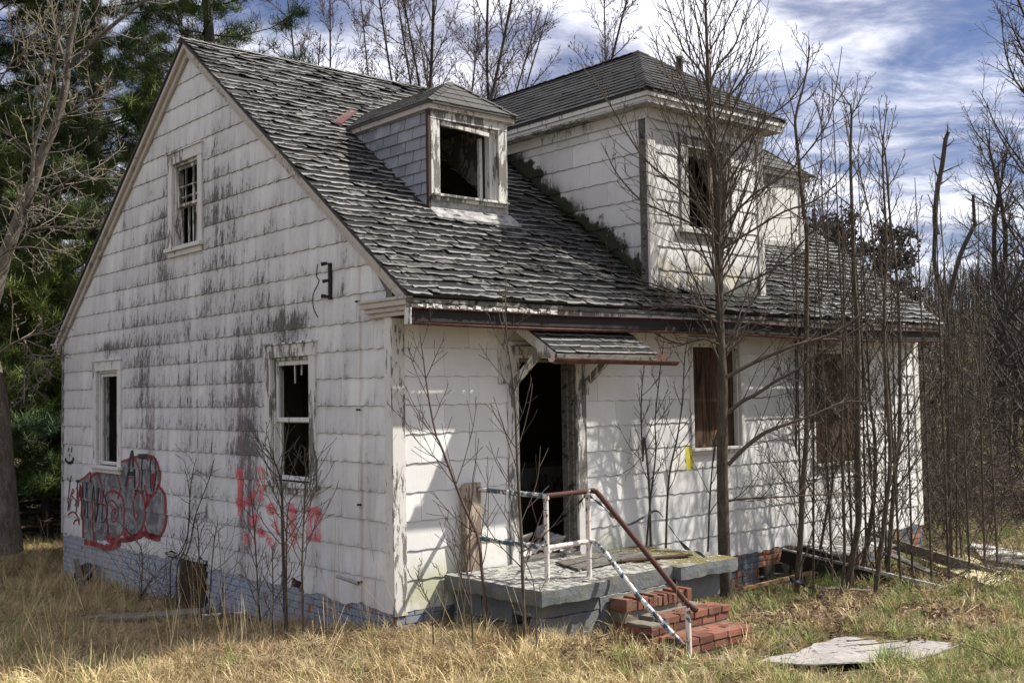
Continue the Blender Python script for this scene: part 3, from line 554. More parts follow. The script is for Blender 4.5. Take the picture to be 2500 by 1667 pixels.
 'bigL':[(-9.16, -0.74, -0.24), (-9.16, -0.84, 1.01), (-9.17, -0.93, 2.08), (-9.24, -1.08, 2.9), (-9.25, -1.12, 3.27), (-9.12, -1.01, 3.83), (-8.98, -0.89, 4.48), (-8.71, -0.64, 5.38), (-8.6, -0.55, 5.81), (-8.47, -0.43, 6.17), (-8.38, -0.35, 6.48), (-8.3, -0.28, 6.93), (-8.27, -0.27, 7.24)],
 'bigLb0':[(-7.96, -0.37, 7.15), (-7.92, -0.34, 7.5), (-7.83, -0.28, 7.9), (-7.77, -0.22, 8.23)],
 'bigLb1':[(-8.27, -0.27, 7.17), (-8.12, -0.11, 7.38), (-7.98, 0.03, 7.57), (-7.82, 0.21, 7.76), (-7.57, 0.48, 8.04), (-7.39, 0.68, 8.23), (-7.24, 0.84, 8.37)],
 'bigLb2':[(-8.61, -0.23, 7.46), (-8.67, -0.33, 7.87), (-8.69, -0.38, 8.32), (-8.69, -0.39, 8.51)],
 'bigLb3':[(-8.4, -0.74, 5.3), (-8.36, -0.73, 5.86), (-8.27, -0.66, 6.22), (-8.17, -0.58, 6.68), (-8.1, -0.53, 7.15), (-8.0, -0.46, 7.74), (-7.93, -0.41, 8.09)],
 'bigLb4':[(-9.11, -1.13, 5.54), (-8.95, -0.93, 5.46), (-8.83, -0.78, 5.36), (-8.72, -0.65, 5.29), (-8.49, -0.38, 5.14)],
 'bigLb5':[(-9.15, -0.63, 4.59), (-9.06, -0.54, 4.73), (-8.9, -0.36, 4.77), (-8.66, -0.08, 4.77), (-8.42, 0.2, 4.75), (-8.32, 0.3, 4.93)],
 'bigLb6':[(-8.85, -1.08, 2.79), (-8.72, -0.94, 2.93), (-8.53, -0.72, 3.05), (-8.39, -0.56, 3.09), (-8.28, -0.44, 3.09)],
 'bigLb7':[(-8.91, -0.7, 3.03), (-8.84, -0.6, 2.8), (-8.75, -0.49, 2.65), (-8.65, -0.36, 2.45)],
 'bigLb8':[(-9.13, -0.48, 2.75), (-9.23, -0.58, 2.55), (-9.26, -0.59, 2.3), (-9.25, -0.57, 2.08)],
 'bigLb9':[(-8.76, -1.09, 4.25), (-8.67, -0.98, 4.35), (-8.48, -0.77, 4.39), (-8.3, -0.55, 4.34), (-8.06, -0.26, 4.26)],
 'bigLb10':[(-8.97, -0.89, 4.62), (-8.81, -0.74, 5.02), (-8.57, -0.47, 5.14), (-8.37, -0.25, 5.42), (-8.16, -0.02, 5.58), (-7.92, 0.25, 5.58), (-7.8, 0.4, 5.45)],
 'bigLb11':[(-9.31, -1.07, 7.82), (-9.07, -0.79, 7.71), (-8.85, -0.5, 7.51), (-8.68, -0.3, 7.39)],
 'bigLb12':[(-8.07, -0.43, 6.3), (-7.94, -0.29, 6.44), (-7.73, -0.06, 6.67), (-7.56, 0.12, 6.9)],
 'bigLb13':[(-9.02, -1.12, 6.78), (-8.85, -0.94, 7.21), (-8.64, -0.73, 7.49), (-8.43, -0.52, 8.06)],
 'bigLb14':[(-9.4, -0.98, 5.16), (-9.22, -0.75, 5.08), (-9.03, -0.55, 5.27)],
 'sk1':[(-3.25, 16.48, 5.35), (-3.27, 16.43, 5.69), (-3.2, 16.46, 6.36), (-3.11, 16.53, 6.87), (-3.04, 16.57, 7.38), (-2.99, 16.61, 7.56)],
 'sk2':[(-3.22, 16.64, 3.66), (-3.11, 16.73, 4.2), (-2.94, 16.87, 4.94), (-2.72, 17.08, 5.55), (-2.72, 17.08, 5.67), (-2.71, 17.05, 6.21)],
 'sk1b':[(-3.24, 16.75, 1.83), (-3.22, 16.67, 3.19), (-3.24, 16.59, 4.03), (-3.32, 16.44, 4.71), (-3.27, 16.43, 5.56)],
}

# ------------------------------------------------------------------ the ground
CTRL = np.array([(-9, 0, -.68), (-9.6, -3, -.58), (-6, -.5, -.60), (-4, -.3, -.55), (-2.5, -.3, -.48), (-1.2, -.3, -.36), (-.2, -.3, -.22), (.35, .1, -.20), (.9, .35, -.16), (1.5, .45, -.16), (1.35, -.15, -.18), (2.0, -.5, -.18),
    (1.6, 1.2, -.24), (2.0, 1.3, -.30), (2.2, 1.9, -.41), (2.7, 1.0, -.32), (2.5, 3, -.42), (1, 4.8, -.43), (.6, 6, -.41), (.5, 9, -.40), (2, 8, -.41), (4, 6, -.38), (5, 3, -.33), (4, .5, -.24), (3, -2, -.14), (8, -6, .25), (0, -4, -.34), (-4, -3, -.47),
    (-12, 0, -.52), (-15, 5, -.5), (0, -1.6, -.27), (-2, -1.4, -.42), (12, 4, -.3), (5, 12, -.42), (-5, 14, -.5), (0, 18, -.55), (-20, 20, -.5), (-20, -8, -.5)])
def ground_z(x, y):
    x = np.asarray(x, float); y = np.asarray(y, float)
    d2 = (x[..., None] - CTRL[:, 0]) ** 2 + (y[..., None] - CTRL[:, 1]) ** 2 + .03
    wt = d2 ** -1.6; z = (wt * CTRL[:, 2]).sum(-1) / wt.sum(-1)
    z = z + .022 * np.sin(2.1 * x + 1.3 * np.sin(1.7 * y)) * np.cos(1.9 * y + .7 * x) + .012 * np.sin(5.3 * x + 2) * np.sin(4.7 * y + x)
    # the wooded hill rising behind on the right
    dep = (x - CAMP[0]) * FW[0] + (y - CAMP[1]) * FW[1]; lat = (x - CAMP[0]) * RT[0] + (y - CAMP[1]) * RT[1]
    t = np.clip((dep - 34) / 55, 0, 1); s_ = np.clip((lat - 4) / 45, 0, 1)
    return z + (t * t * (3 - 2 * t)) * (s_ ** .8) * 11
def grid(x0, x1, y0, y1, step, fn, cut=None):
    xs = np.arange(x0, x1 + step / 2, step); ys = np.arange(y0, y1 + step / 2, step); X, Y = np.meshgrid(xs, ys, indexing='ij'); Z = fn(X, Y)
    V = np.stack([X, Y, Z], -1).reshape(-1, 3); n, m = X.shape; i = np.arange(n - 1)[:, None]; j = np.arange(m - 1)[None, :]
    F = np.stack([i * m + j, (i + 1) * m + j, (i + 1) * m + j + 1, i * m + j + 1], -1)
    if cut is not None:
        cx = (X[:-1, :-1] + step / 2); cy = (Y[:-1, :-1] + step / 2); F = F[~cut(cx, cy)]
    return V, F.reshape(-1, 4)
inner = lambda x, y: (x > -24) & (x < 14) & (y > -10) & (y < 28)
V1, F1 = grid(-24, 14, -10, 28, .25, ground_z)
V2, F2 = grid(-224, 214, -210, 228, 2.0, ground_z, inner)
V3, F3 = grid(-1824, 1814, -1810, 1828, 20 * 9.1, lambda x, y: x * 0 - 3.0)
g = link(bpy.data.objects.new('ground', np_mesh('ground', np.concatenate([V1, V2]), np.concatenate([F1, F2 + len(V1)]), M['soil'], None, True)))
tagit(g, kind='structure')
g2 = link(bpy.data.objects.new('terrain', np_mesh('terrain', V3, F3, M['hill'], None, True))); tagit(g2, kind='structure')

# ------------------------------------------------------------------ the house
E_ = .28; L_ = 9.62; W_ = 9.17
house = thing('abandoned_house', 'abandoned white shingle-sided cottage with steep worn roof, dormers and graffiti on the gable', 'house')
rake_z = lambda x: 6.67 - .746 * abs(x + 4.49) - .02
roofx = lambda z: -4.49 + (6.67 - z) / .746
HG = [(-7.70, -6.88, 1.12, 2.50), (-2.37, -1.53, 1.14, 2.50), (-5.0, -4.23, 4.03, 5.13)]    # gable window openings
HF = [(1.56, 2.41, .28, 2.43), (4.38, 5.30, 1.36, 2.63), (6.90, 7.92, 1.04, 2.58)]
mb = MB()
prism_strip(mb, 1, 0.0, .14, [-W_, -4.49, 0], HG, 0.0, lambda x: rake_z(x) - .06)
mb.build('gable_wall', M['mortar'], house)
mb = MB(); prism_strip(mb, 0, -.14, 0.0, [.14, L_], HF, 0.0, lambda u: 2.93); mb.build('front_wall', M['mortar'], house)
mb = MB(); prism_strip(mb, 1, L_ - .14, L_, [-W_, -4.49, -.14], [], -.1, lambda x: rake_z(x) - .06); mb.build('far_gable_wall', M['sid_gable'], house)
mb = MB(); mb.box(-W_, -W_ + .14, .14, L_ - .14, -.1, 3.0); mb.build('back_wall', M['sid_gable'], house)
mb = MB(); mb.box(-9.0, -.15, .15, L_ - .15, .18, .27); mb.box(-8.9, -.15, .15, L_ - .15, 2.78, 2.86); mb.build('floor_boards', M['room'], house)
mb = MB(); mb.box(-3.4, -3.3, .15, 6.3, .28, 2.77); mb.box(-3.3, -.16, 6.2, 6.3, .28, 2.77); mb.box(-3.28, -.16, .9, .98, .28, 2.77)
mb.build('inner_wall', M['room'], house)

def rect_minus(rects, holes):
    out = []; st = list(rects)
    while st:
        a, b, c, d = st.pop(); hit = None
        for h in holes:
            if h[0] < b - .004 and h[1] > a + .004 and h[2] < d - .004 and h[3] > c + .004: hit = h; break
        if hit is None: out.append((a, b, c, d)); continue
        h = hit
        if h[0] > a + .004: st.append((a, h[0], c, d))
        if h[1] < b - .004: st.append((h[1], b, c, d))
        m0, m1 = max(a, h[0]), min(b, h[1])
        if h[2] > c + .004: st.append((m0, m1, c, h[2]))
        if h[3] < d - .004: st.append((m0, m1, h[3], d))
    return [r for r in out if r[1] - r[0] > .015 and r[3] - r[2] > .02]
def make_siding(m, tow, urange, z0, n, holes, exp=E_, wd=.61, jag=None, keep=None, kind='siding_shingle'):
    for k in range(n):
        zb = z0 + k * exp; u0, u1 = urange(zb); u1t = urange(zb + exp)
        if u1 - u0 < .05: continue
        s = u0 - (u0 % wd) - wd + (wd / 2 if k % 2 else 0) + random.uniform(-.01, .01)
        while s < u1:
            a, b = max(s, u0), min(s + wd, u1); s += wd
            if b - a < .02: continue
            for (ra, rb, rc, rd) in rect_minus([(a, b, zb, zb + exp)], holes):
                if keep and not keep((ra + rb) / 2, rd): continue
                nc = max(3, int((rb - ra) / .047)); V = []; P = []; isb = abs(rc - zb) < .001
                rnd = random.random(); ph = random.uniform(-.3, .3); tl = random.uniform(-.0025, .0025); g_ = .0015; po = random.uniform(0, .004)
                top = rd + (.012 if abs(rd - zb - exp) < .001 else 0)
                for row in range(3):
                    for i in range(nc + 1):
                        u = ra + g_ + (rb - ra - 2 * g_) * i / nc; wv = 0
                        if isb: wv = .0058 * math.sin(u * 2 * math.pi / .21 + k * 1.3 + ph) + .0025 * math.sin(u * 41 + k) + tl
                        if jag and k == 0: wv += jag(u)
                        z = rc + wv if row < 2 else top
                        off = ((.017 + po - .013 * (rc - zb) / exp), .001, (.0045 + po * .3))[row]
                        if row == 2 and rd < zb + exp - .001: off = .017 - .013 * (rd - zb) / exp
                        if row == 2:
                            lo, hi = urange(min(z, zb + exp)); u = min(max(u, lo), hi)
                        V.append(tow(u, off, z)); P.append((rnd, min(1, max(0, (z - zb) / exp)), u))
                F = []; c = nc + 1
                for i in range(nc):
                    F.append((i, i + 1, 2 * c + i + 1, 2 * c + i)); F.append((c + i, c + i + 1, i + 1, i))
                F.append((0, 2 * c, c)); F.append((nc, c + nc, 2 * c + nc))
                piece(kind, V, F, P, m)
def jg(u):
    v = mnoise.noise(Vector((u * 2.6, 3.1, 0))) * .05 + mnoise.noise(Vector((u * 9, 1.1, 0))) * .028 - .012
    if -5.15 < u < -4.0: v += .10 + .05 * mnoise.noise(Vector((u * 7, 0, 0)))
    if -1.95 < u < -1.68: v += .13
    return v
tg = lambda u, o, z: (u, -o, z); tf = lambda u, o, z: (o, u, z)
rk = lambda z: (max(-W_, -4.585 - (6.55 - z) / .754), min(0, -4.585 + (6.55 - z) / .754))
TG = [(-7.84, -6.77, 1.02, 2.62), (-2.51, -1.42, 1.03, 2.62), (-5.13, -4.10, 3.95, 5.26)]
make_siding(M['sid_gable'], tg, lambda z: (rk(z)[0] + .02, rk(z)[1] - .09) if z < 3.1 else rk(z), 0.0, 24, TG, jag=jg)
TF = [(1.42, 2.55, .2, 2.56), (4.33, 5.35, 1.29, 2.68), (6.85, 7.97, .98, 2.63)]
make_siding(M['sid_front'], tf, lambda z: (.10, L_ - .08), 0.0, 10, TF, jag=lambda u: jg(u + 40) * .6, wd=.61)

# foundation bricks
def found(axis, plane, u0, u1, zb, zt, skip):
    k = 0; z = zt - .075
    while z > zb - .08:
        u = u0 - (.105 if k % 2 else 0); 
        while u < u1:
            a, b = max(u + .005, u0), min(u + .205, u1); u += .21
            if b - a < .03 or skip((a + b) / 2, z): continue
            o = random.uniform(-.008, .0); j = lambda: random.uniform(-.003, .003)
            Q = [(p, h) for h in (z + .004, z + .069) for p in (a, b)]; V = []
            for dd in (-.03, .018 + o):
                V += [(p + j(), h + j(), dd + (j() if dd > 0 else 0)) for p, h in Q]
            if axis == 1: V = [(p, -d, h) for p, h, d in V]
            else: V = [(d, p, h) for p, h, d in V]
            piece('brick', V, [(0, 1, 3, 2), (4, 6, 7, 5), (0, 4, 5, 1), (2, 3, 7, 6), (0, 2, 6, 4), (1, 5, 7, 3)], [(random.random(), .5, 0)] * 8, M['found_brick'])
        z -= .075; k += 1
zf = lambda u: float(ground_z(np.array(u), np.array(-.1)))
found(1, .045, -W_ + .02, -.02, -.72, .02, lambda u, z: (-4.76 < u < -4.04 and z < .03) or z < zf(u) - .1)
found(0, .0, .0, L_, -.60, .02, lambda u, z: (.62 < u < 3.3) or z < float(ground_z(np.array(.1), np.array(u))) - .1)
mb = MB(); mb.box(-W_ + .01, -4.77, .0, .2, -1.1, .10); mb.box(-4.03, -.02, .0, .2, -1.1, -.0); mb.box(-4.77, -4.03, .02, .2, -1.1, .10)
mb.box(-.25, .0, .2, 5.6, -1.1, -.0); mb.box(-.25, .0, 7.2, L_, -1.1, -.0); mb.box(-W_, -W_ + .2, .2, L_, -1.1, -.1); mb.box(-W_, -.25, L_ - .2, L_ - .01, -1.1, -.1)
mb.build('foundation_wall', M['mortar_blue'], house)
mb = MB(); mb.box(-4.74, -4.05, -.035, -.01, -.75, .04); mb.build('hatch_board', M['plywood'], house)
mb = MB(); mb.box(-4.80, -4.745, -.055, -.01, -.75, .06); mb.box(-5.2, -4.0, -.05, -.01, .045, .085, jit=.008); mb.build('hatch_frame', M['trim_grey'], house)
mb = MB(); mb.box(-5.1, -4.05, -.012, -.003, .05, .16); mb.box(-1.95, -1.68, -.012, -.003, -.02, .14); mb.build('hole_shade_backing', M['dark'], house)  # near-black sheets put the shade of open holes behind the broken siding

# ---- trim
def shear(mb, x0, z0, x1, z1, h, y0, y1):
    mb.hexa([(x0, y0, z0 - h), (x1, y0, z1 - h), (x1, y1, z1 - h), (x0, y1, z0 - h), (x0, y0, z0), (x1, y0, z1), (x1, y1, z1), (x0, y1, z0)])
zt = lambda x: 6.67 - .746 * abs(x + 4.49)
for s, name in ((1, 'right'), (-1, 'left')):
    X = lambda d: -4.49 + s * d
    mb = MB(); shear(mb, X(0), 6.615, X(4.86), 6.615 - .746 * 4.86, .165, -.055, -.018); mb.build('rake_board', M['trim_rake'], house, bevel=.003)
    mb = MB(); shear(mb, X(0), 6.618, X(4.88), 6.618 - .746 * 4.88, .075, -.10, -.056); mb.build('rake_moulding', M['trim_rake'], house, bevel=.004)
for a, b in ((-.115, .028),):
    mb = MB(); mb.box(-.10, .012, -.036, -.010, -.02, 2.85); mb.build('corner_board', M['trim'], house, bevel=.003)
mb = MB(); mb.box(.012, .034, -.036, .115, -.04, 2.80); mb.build('corner_board', M['trim_worn'], house, bevel=.003)
mb = MB(); mb.box(-W_ - .025, -W_ + .035, -.034, .0, -.0, 2.95); mb.build('corner_board', M['trim_grey'], house, bevel=.003)
mb = MB(); mb.box(.0, .03, L_ - .10, L_ + .03, -.02, 2.86); mb.build('corner_board', M['trim'], house, bevel=.003)
# cornice returns at the near and far corners of the gable
def cornice_return(x0, x1):
    mb = MB(); mb.box(x0, x1, -.125, -.037, 2.955, 2.985); mb.box(x0 + .03, x1 - .02, -.11, -.037, 2.90, 2.955); mb.box(x0 + .06, x1 - .04, -.085, -.037, 2.855, 2.90)
    mb.box(x0 + .09, x1 - .06, -.06, -.037, 2.81, 2.855)
    return mb.build('cornice_return', M['trim_rake'], house, bevel=.006)
cornice_return(-.42, .40)
cornice_return(-W_ - .28, -W_ + .0)
mb = MB(); mb.box(.03, .36, .115, L_ + .05, 2.84, 2.865); mb.build('soffit', M['trim_grey'], house)
mb = MB(); mb.box(.361, .388, -.10, L_ + .1, 2.84, 2.95); mb.build('fascia_board', M['trim_worn'], house, bevel=.003)
mb = MB(); mb.box(.389, .42, -.11, L_ + .1, 2.915, 2.965); mb.build('crown_moulding', M['wood_grey'], house, bevel=.01)
mb = MB(); mb.box(.019, .05, .116, L_ - .1, 2.76, 2.839); mb.build('frieze_board', M['trim_grey'], house, bevel=.004)
# gutter rolled over so that its open side faces outwards
mb = MB(); y0, y1 = -.13, L_ + .03; n = 24
for i in range(n):
    a = y0 + (y1 - y0) * i / n; b = y0 + (y1 - y0) * (i + 1) / n
    dz = lambda y: -.012 * math.sin(y * 1.1) - .010 * max(0, 3 - abs(y - 6)) / 3
    sec = [(.455, 2.868), (.425, 2.872), (.400, 2.855), (.396, 2.76), (.41, 2.722), (.50, 2.705), (.515, 2.725)]
    V = [(x, y, z + dz(y)) for y in (a, b) for x, z in sec]; k = len(sec)
    mb.add(V, [(j, j + 1, k + j + 1, k + j) for j in range(k - 1)])
go = mb.build('gutter', M['rust_gutter'], house); sd = go.modifiers.new('s', 'SOLIDIFY'); sd.thickness = .004
mb = MB(); mb.box(.402, .412, y0 + .01, y1 - .01, 2.745, 2.85); mb.build('gutter_lining', M['gutter_in'], go)
mb = MB(); mb.box(.40, .50, y0 - .008, y0 - .001, 2.715, 2.865, jit=.004); mb.build('end_cap', M['trim'], go)
# debris caught above the gutter
mb = MB()
for i in range(60):
    y = random.uniform(-.05, 1.7); q = random.uniform(.02, .07); mb.box(.43, .45 + random.uniform(0, .02), y, y + q, 2.872, 2.878 + random.uniform(.0, .03), jit=.01)
mb.build('leaf_litter', M['plaster'], go, kind='stuff')

# ---- roof deck
UV = Vector((-.8015, 0, .5979)); NV = Vector((.5979, 0, .8015))
def deck(mb, y0, y1, x0, x1):
    P = []
    for o in (-.035, -.002):
        for x, y in ((x1, y0), (x0, y0), (x0, y1), (x1, y1)):
            P.append((x + NV.x * o, y, 6.67 - .746 * (x + 4.49) + NV.z * o))
    mb.hexa([P[1], P[0], P[3], P[2], P[5], P[4], P[7], P[6]])
mb = MB(); R0 = -4.49; RE = .42; YR = L_ + .12
for a, b in ((-.12, 1.30), (2.40, 3.66), (5.77, 7.28), (8.42, YR)): deck(mb, a, b, R0, RE)
for a, b in ((1.30, 2.40), (7.28, 8.42)): deck(mb, a, b, -1.16, RE); deck(mb, a, b, R0, -2.95)
deck(mb, 3.66, 5.77, .02, RE)
mb.hexa([(R0, -.12, 6.63), (-9.40, -.12, 2.97), (-9.40, YR, 2.97), (R0, YR, 6.63), (R0, -.12, 6.665), (-9.41, -.12, 3.0), (-9.41, YR, 3.0), (R0, YR, 6.665)])
roof = mb.build('roof', M['roof_wing'], house)
def shingle_face(m, A, B, C, D, exp=.125, tab=.31, skip=None, curl=.012, rag=.006, kind='roof_shingle', lift=.014, thick=.009):
    A, B, C, D = map(Vector, (A, B, C, D)); U = (B - A).normalized(); Nn = U.cross(D - A).normalized()
    if Nn.z < 0: Nn = -Nn
    Vv = Nn.cross(U).normalized()
    if Vv.z < 0: Vv = -Vv
    Ht = (D - A).dot(Vv); uD = (D - A).dot(U); uB = (B - A).length; uC = (C - A).dot(U)
    rows = int(Ht / exp) + 1
    lim = lambda v: (uD * v / Ht, uB + (uC - uB) * v / Ht)
    for k in range(rows):
        v0 = k * exp; v1 = min(v0 + exp + .02, Ht)
        if v1 - v0 < .02: continue
        lo, hi = lim(v0); lo1, hi1 = lim(v1); off = random.uniform(-.012, .012) + (tab / 2 if k % 2 else 0)
        s = lo - tab + off % tab - random.uniform(0, .004)
        while s < hi:
            a, b = max(s, lo), min(s + tab, hi); s += tab
            if b - a < .03: continue
            if skip and skip(A + U * ((a + b) / 2) + Vv * (v0 + exp / 2)): continue
            nc = 5 if b - a > .15 else 3; rnd = random.random(); V = []; P = []; cu = [random.random() ** 2 * curl for _ in range(2)]; md = random.random() ** 3 * curl * .4
            sg = random.uniform(-.5, .5) * rag; g_ = .0035
            for row in range(3):
                for i in range(nc + 1):
                    t = i / nc; u = a + g_ + (b - a - 2 * g_) * t
                    if row < 2:
                        v = v0 + random.uniform(-1, 1) * rag * .5 + sg
                        h = lift + (cu[0] * (1 - t) ** 2 + cu[1] * t * t + md) - (thick if row == 1 else 0)
                        if row == 1: v = V_last[i]
                    else:
                        v = v1; h = .003; u = min(max(u, lo1), hi1)
                    if row == 0:
                        if i == 0: V_last = []
                        V_last.append(v)
                    p = A + U * u + Vv * v + Nn * h; V.append(tuple(p)); P.append((rnd, (v - v0) / exp, t))
            c = nc + 1; F = []
            for i in range(nc):
                F.append((i, i + 1, 2 * c + i + 1, 2 * c + i)); F.append((c + i, c + i + 1, i + 1, i))
            F.append((0, 2 * c, c)); F.append((nc, c + nc, 2 * c + nc))
            piece(kind, V, F, P, m)
def sk(p):
    return (1.28 < p.y < 2.41 and p.x < -1.18 and p.x > -2.85) or (7.26 < p.y < 8.44 and -2.85 < p.x < -1.18) or (3.68 < p.y < 5.75 and -4.25 < p.x < .02)
shingle_face(M['roof'], (.445, -.14, 2.988), (.445, YR + .02, 2.988), (-4.49, YR + .02, 6.672), (-4.49, -.14, 6.672), skip=lambda p: sk(p) or mnoise.noise(p * 9.0) > .56, curl=.028, rag=.030, lift=.018, tab=.29)
def caps(m, a, b, w, step=.13, name='ridge_cap', par=None):
    a = Vector(a); b = Vector(b); d = b - a; n = int(d.length / step); d.normalize(); mb = MB(); side = d.cross(Vector((0, 0, 1))).normalized(); up = side.cross(d).normalized()
    for i in range(n):
        p = a + d * (i * step); q = p + d * (step + .03); j = random.uniform(-.004, .006)
        V = []
        for pt, h in ((p, .016 + j), (q, .004)):
            V += [pt - side * w + up * (h - w * .45), pt + up * (h + .004), pt + side * w + up * (h - w * .45)]
        V += [v - up * .012 for v in V[:3]]
        mb.add(V, [(0, 1, 4, 3), (1, 2, 5, 4), (6, 7, 1, 0), (7, 8, 2, 1)])
    return mb.build(name, m, par or roof)
caps(M['roof'], (-4.49, -.14, 6.675), (-4.49, YR, 6.675), .12)

# ---- dormers
def window_kit(tow, hole, tr, parent, mt='trim', sill=True, sill_ext=.06, sill_h=.07, head=.14, depth=.12, label=None, frame_m=None):
    a, b, z0, z1 = hole
    def lb(mb, u0, u1, d0, d1, c0, c1, jit=0):
        P = [tow(u, d, z) for z in (c0, c1) for u, d in ((u0, d0), (u1, d0), (u1, d1), (u0, d1))]
        if jit: P = [tuple(v + random.uniform(-jit, jit) for v in p) for p in P]
        mb.hexa(P)
    mb = MB(); lb(mb, a - tr, a + .002, .0, .036, z0, z1 + .001); lb(mb, b - .002, b + tr, .0, .036, z0, z1 + .001); lb(mb, a - tr - .012, b + tr + .012, .0, .042, z1, z1 + head); lb(mb, a - tr - .025, b + tr + .025, .0, .06, z1 + head, z1 + head + .022)
    w = mb.build('window', M[mt], parent, bevel=.003)
    if label: w['label'] = label
    if sill:
        mb = MB(); lb(mb, a - tr - sill_ext * .5, b + tr + sill_ext * .5, -.06, .085, z0 - sill_h * .55, z0); lb(mb, a - tr + .01, b + tr - .01, .0, .045, z0 - sill_h * 1.3, z0 - sill_h * .55 - .002)
        mb.build('sill', M[mt], w, bevel=.004)
    mb = MB(); t = .035
    lb(mb, a, a + t, -depth, -.003, z0, z1); lb(mb, b - t, b, -depth, -.003, z0, z1); lb(mb, a + t, b - t, -depth, -.003, z1 - t, z1); mb.build('jamb', M[frame_m or mt], w, bevel=.002)
    return w, lb
def sash(lb, w, a, b, z0, z1, d, t=.045, rows=0, cols=0, mt='trim', miss=()):
    mb = MB(); lb(mb, a, a + t, d, d + .03, z0, z1); lb(mb, b - t, b, d, d + .03, z0, z1); lb(mb, a + t, b - t, d, d + .03, z0, z0 + t, .004); lb(mb, a + t, b - t, d, d + .03, z1 - t, z1, .003)
    o = mb.build('sash', M[mt], w, bevel=.002)
    for i in range(1, cols):
        if ('c', i) in miss: continue
        u = a + (b - a) * i / cols; mb = MB(); lb(mb, u - .009, u + .009, d + .004, d + .026, z0 + t, z1 - t, .003); mb.build('muntin', M['trim_worn'], w)
    for i in range(1, rows):
        if ('r', i) in miss: continue
        u = z0 + (z1 - z0) * i / rows; mb = MB(); lb(mb, a + t, b - t, d + .006, d + .024, u - .009, u + .009, .004); mb.build('muntin', M['trim_worn'], w)
    return o
w1, lb = window_kit(tg, HG[0], .13, house, 'trim', sill_h=.08, label='narrow double-hung window without glass over the silver graffiti')
sash(lb, w1, -7.665, -6.91, 1.13, 2.46, -.06, .045)
mb = MB(); lb(mb, -7.62, -7.58, -.12, -.09, 1.15, 2.44); lb(mb, -6.96, -6.93, -.12, -.09, 1.15, 2.44); mb.build('inner_stop', M['trim_grey'], w1)
w2, lb = window_kit(tg, HG[1], .13, house, 'trim_worn', sill_h=.10, sill_ext=.1, label='double-hung window with flaking casing and no glass, near the corner')
sash(lb, w2, -2.33, -1.56, 1.79, 2.46, -.05, .048); sash(lb, w2, -2.33, -1.56, 1.15, 1.83, -.085, .048)
for u, l in ((-1.98, .20), (-1.83, .11)):
    mb = MB(); lb(mb, u, u + .018, -.06, -.045, 2.41 - l, 2.41, .004); mb.build('paint_strip', M['trim'], w2)
w3, lb = window_kit(tg, HG[2], .12, house, 'trim', sill_h=.09, label='small attic window with bare broken muntins')
sash(lb, w3, -4.96, -4.26, 4.56, 5.09, -.06, .04, rows=2, cols=3, mt='trim_worn'); sash(lb, w3, -4.96, -4.26, 4.04, 4.60, -.10, .045, rows=2, cols=3, mt='trim_worn', miss=(('r', 1),))
mb = MB(); lb(mb, -4.94, -4.28, -.085, -.07, 4.68, 4.71, .01); lb(mb, -4.6, -4.58, -.09, -.08, 4.1, 4.9, .012); mb.build('muntin', M['trim_worn'], w3)
# front windows, boarded with brown plywood
w4, lb = window_kit(tf, HF[1], .055, house, 'trim', sill_h=.06, head=.05, sill_ext=.02, depth=.09, label='front window boarded with dark brown plywood behind the sapling')
mb = MB(); lb(mb, 4.42, 5.26, -.075, -.06, 1.36, 2.60); mb.build('plywood_board', M['knotty'], w4)
w5, lb = window_kit(tf, HF[2], .055, house, 'trim', sill_h=.06, head=.05, sill_ext=.02, depth=.09, label='front window boarded with dark plywood behind the thicket')
mb = MB(); lb(mb, 6.94, 7.78, -.075, -.06, 1.05, 2.55); mb.build('plywood_board', M['plywood'], w5)
mb = MB(); lb(mb, 7.79, 7.87, -.07, -.05, 1.07, 1.9); mb.build('new_wood_strip', woodm('bright_orange_pine_strip', (.38, .18, .05), (.52, .27, .09), (20, 20, 2)), w5)
# door frame
mb = MB(); D = lambda *a, **k: mb.box(*a, **k)
D(.0, .04, 1.42, 1.562, .22, 2.56); D(.0, .04, 2.408, 2.55, .22, 2.56); D(.0, .045, 1.562, 2.408, 2.43, 2.56); D(.0, .055, 1.40, 2.57, 2.56, 2.60)
door = mb.build('door_frame', M['trim_worn'], house, bevel=.004)
mb = MB(); D = lambda *a, **k: mb.box(*a, **k); D(-.16, .0, 1.562, 1.60, .28, 2.43); D(-.16, .0, 2.37, 2.408, .28, 2.43); D(-.16, .0, 1.60, 2.37, 2.39, 2.43); D(-.14, -.05, 2.335, 2.37, .28, 2.39); mb.build('jamb', M['wood_grey'], door, bevel=.003)
mb = MB(); mb.box(-.18, .06, 1.56, 2.41, .24, .33, jit=.006); mb.build('threshold', M['wood_grey'], door)
mb = MB(); mb.box(.0, .03, 1.30, 1.42, 2.16, 2.75); mb.build('side_board', M['trim_worn'], door)
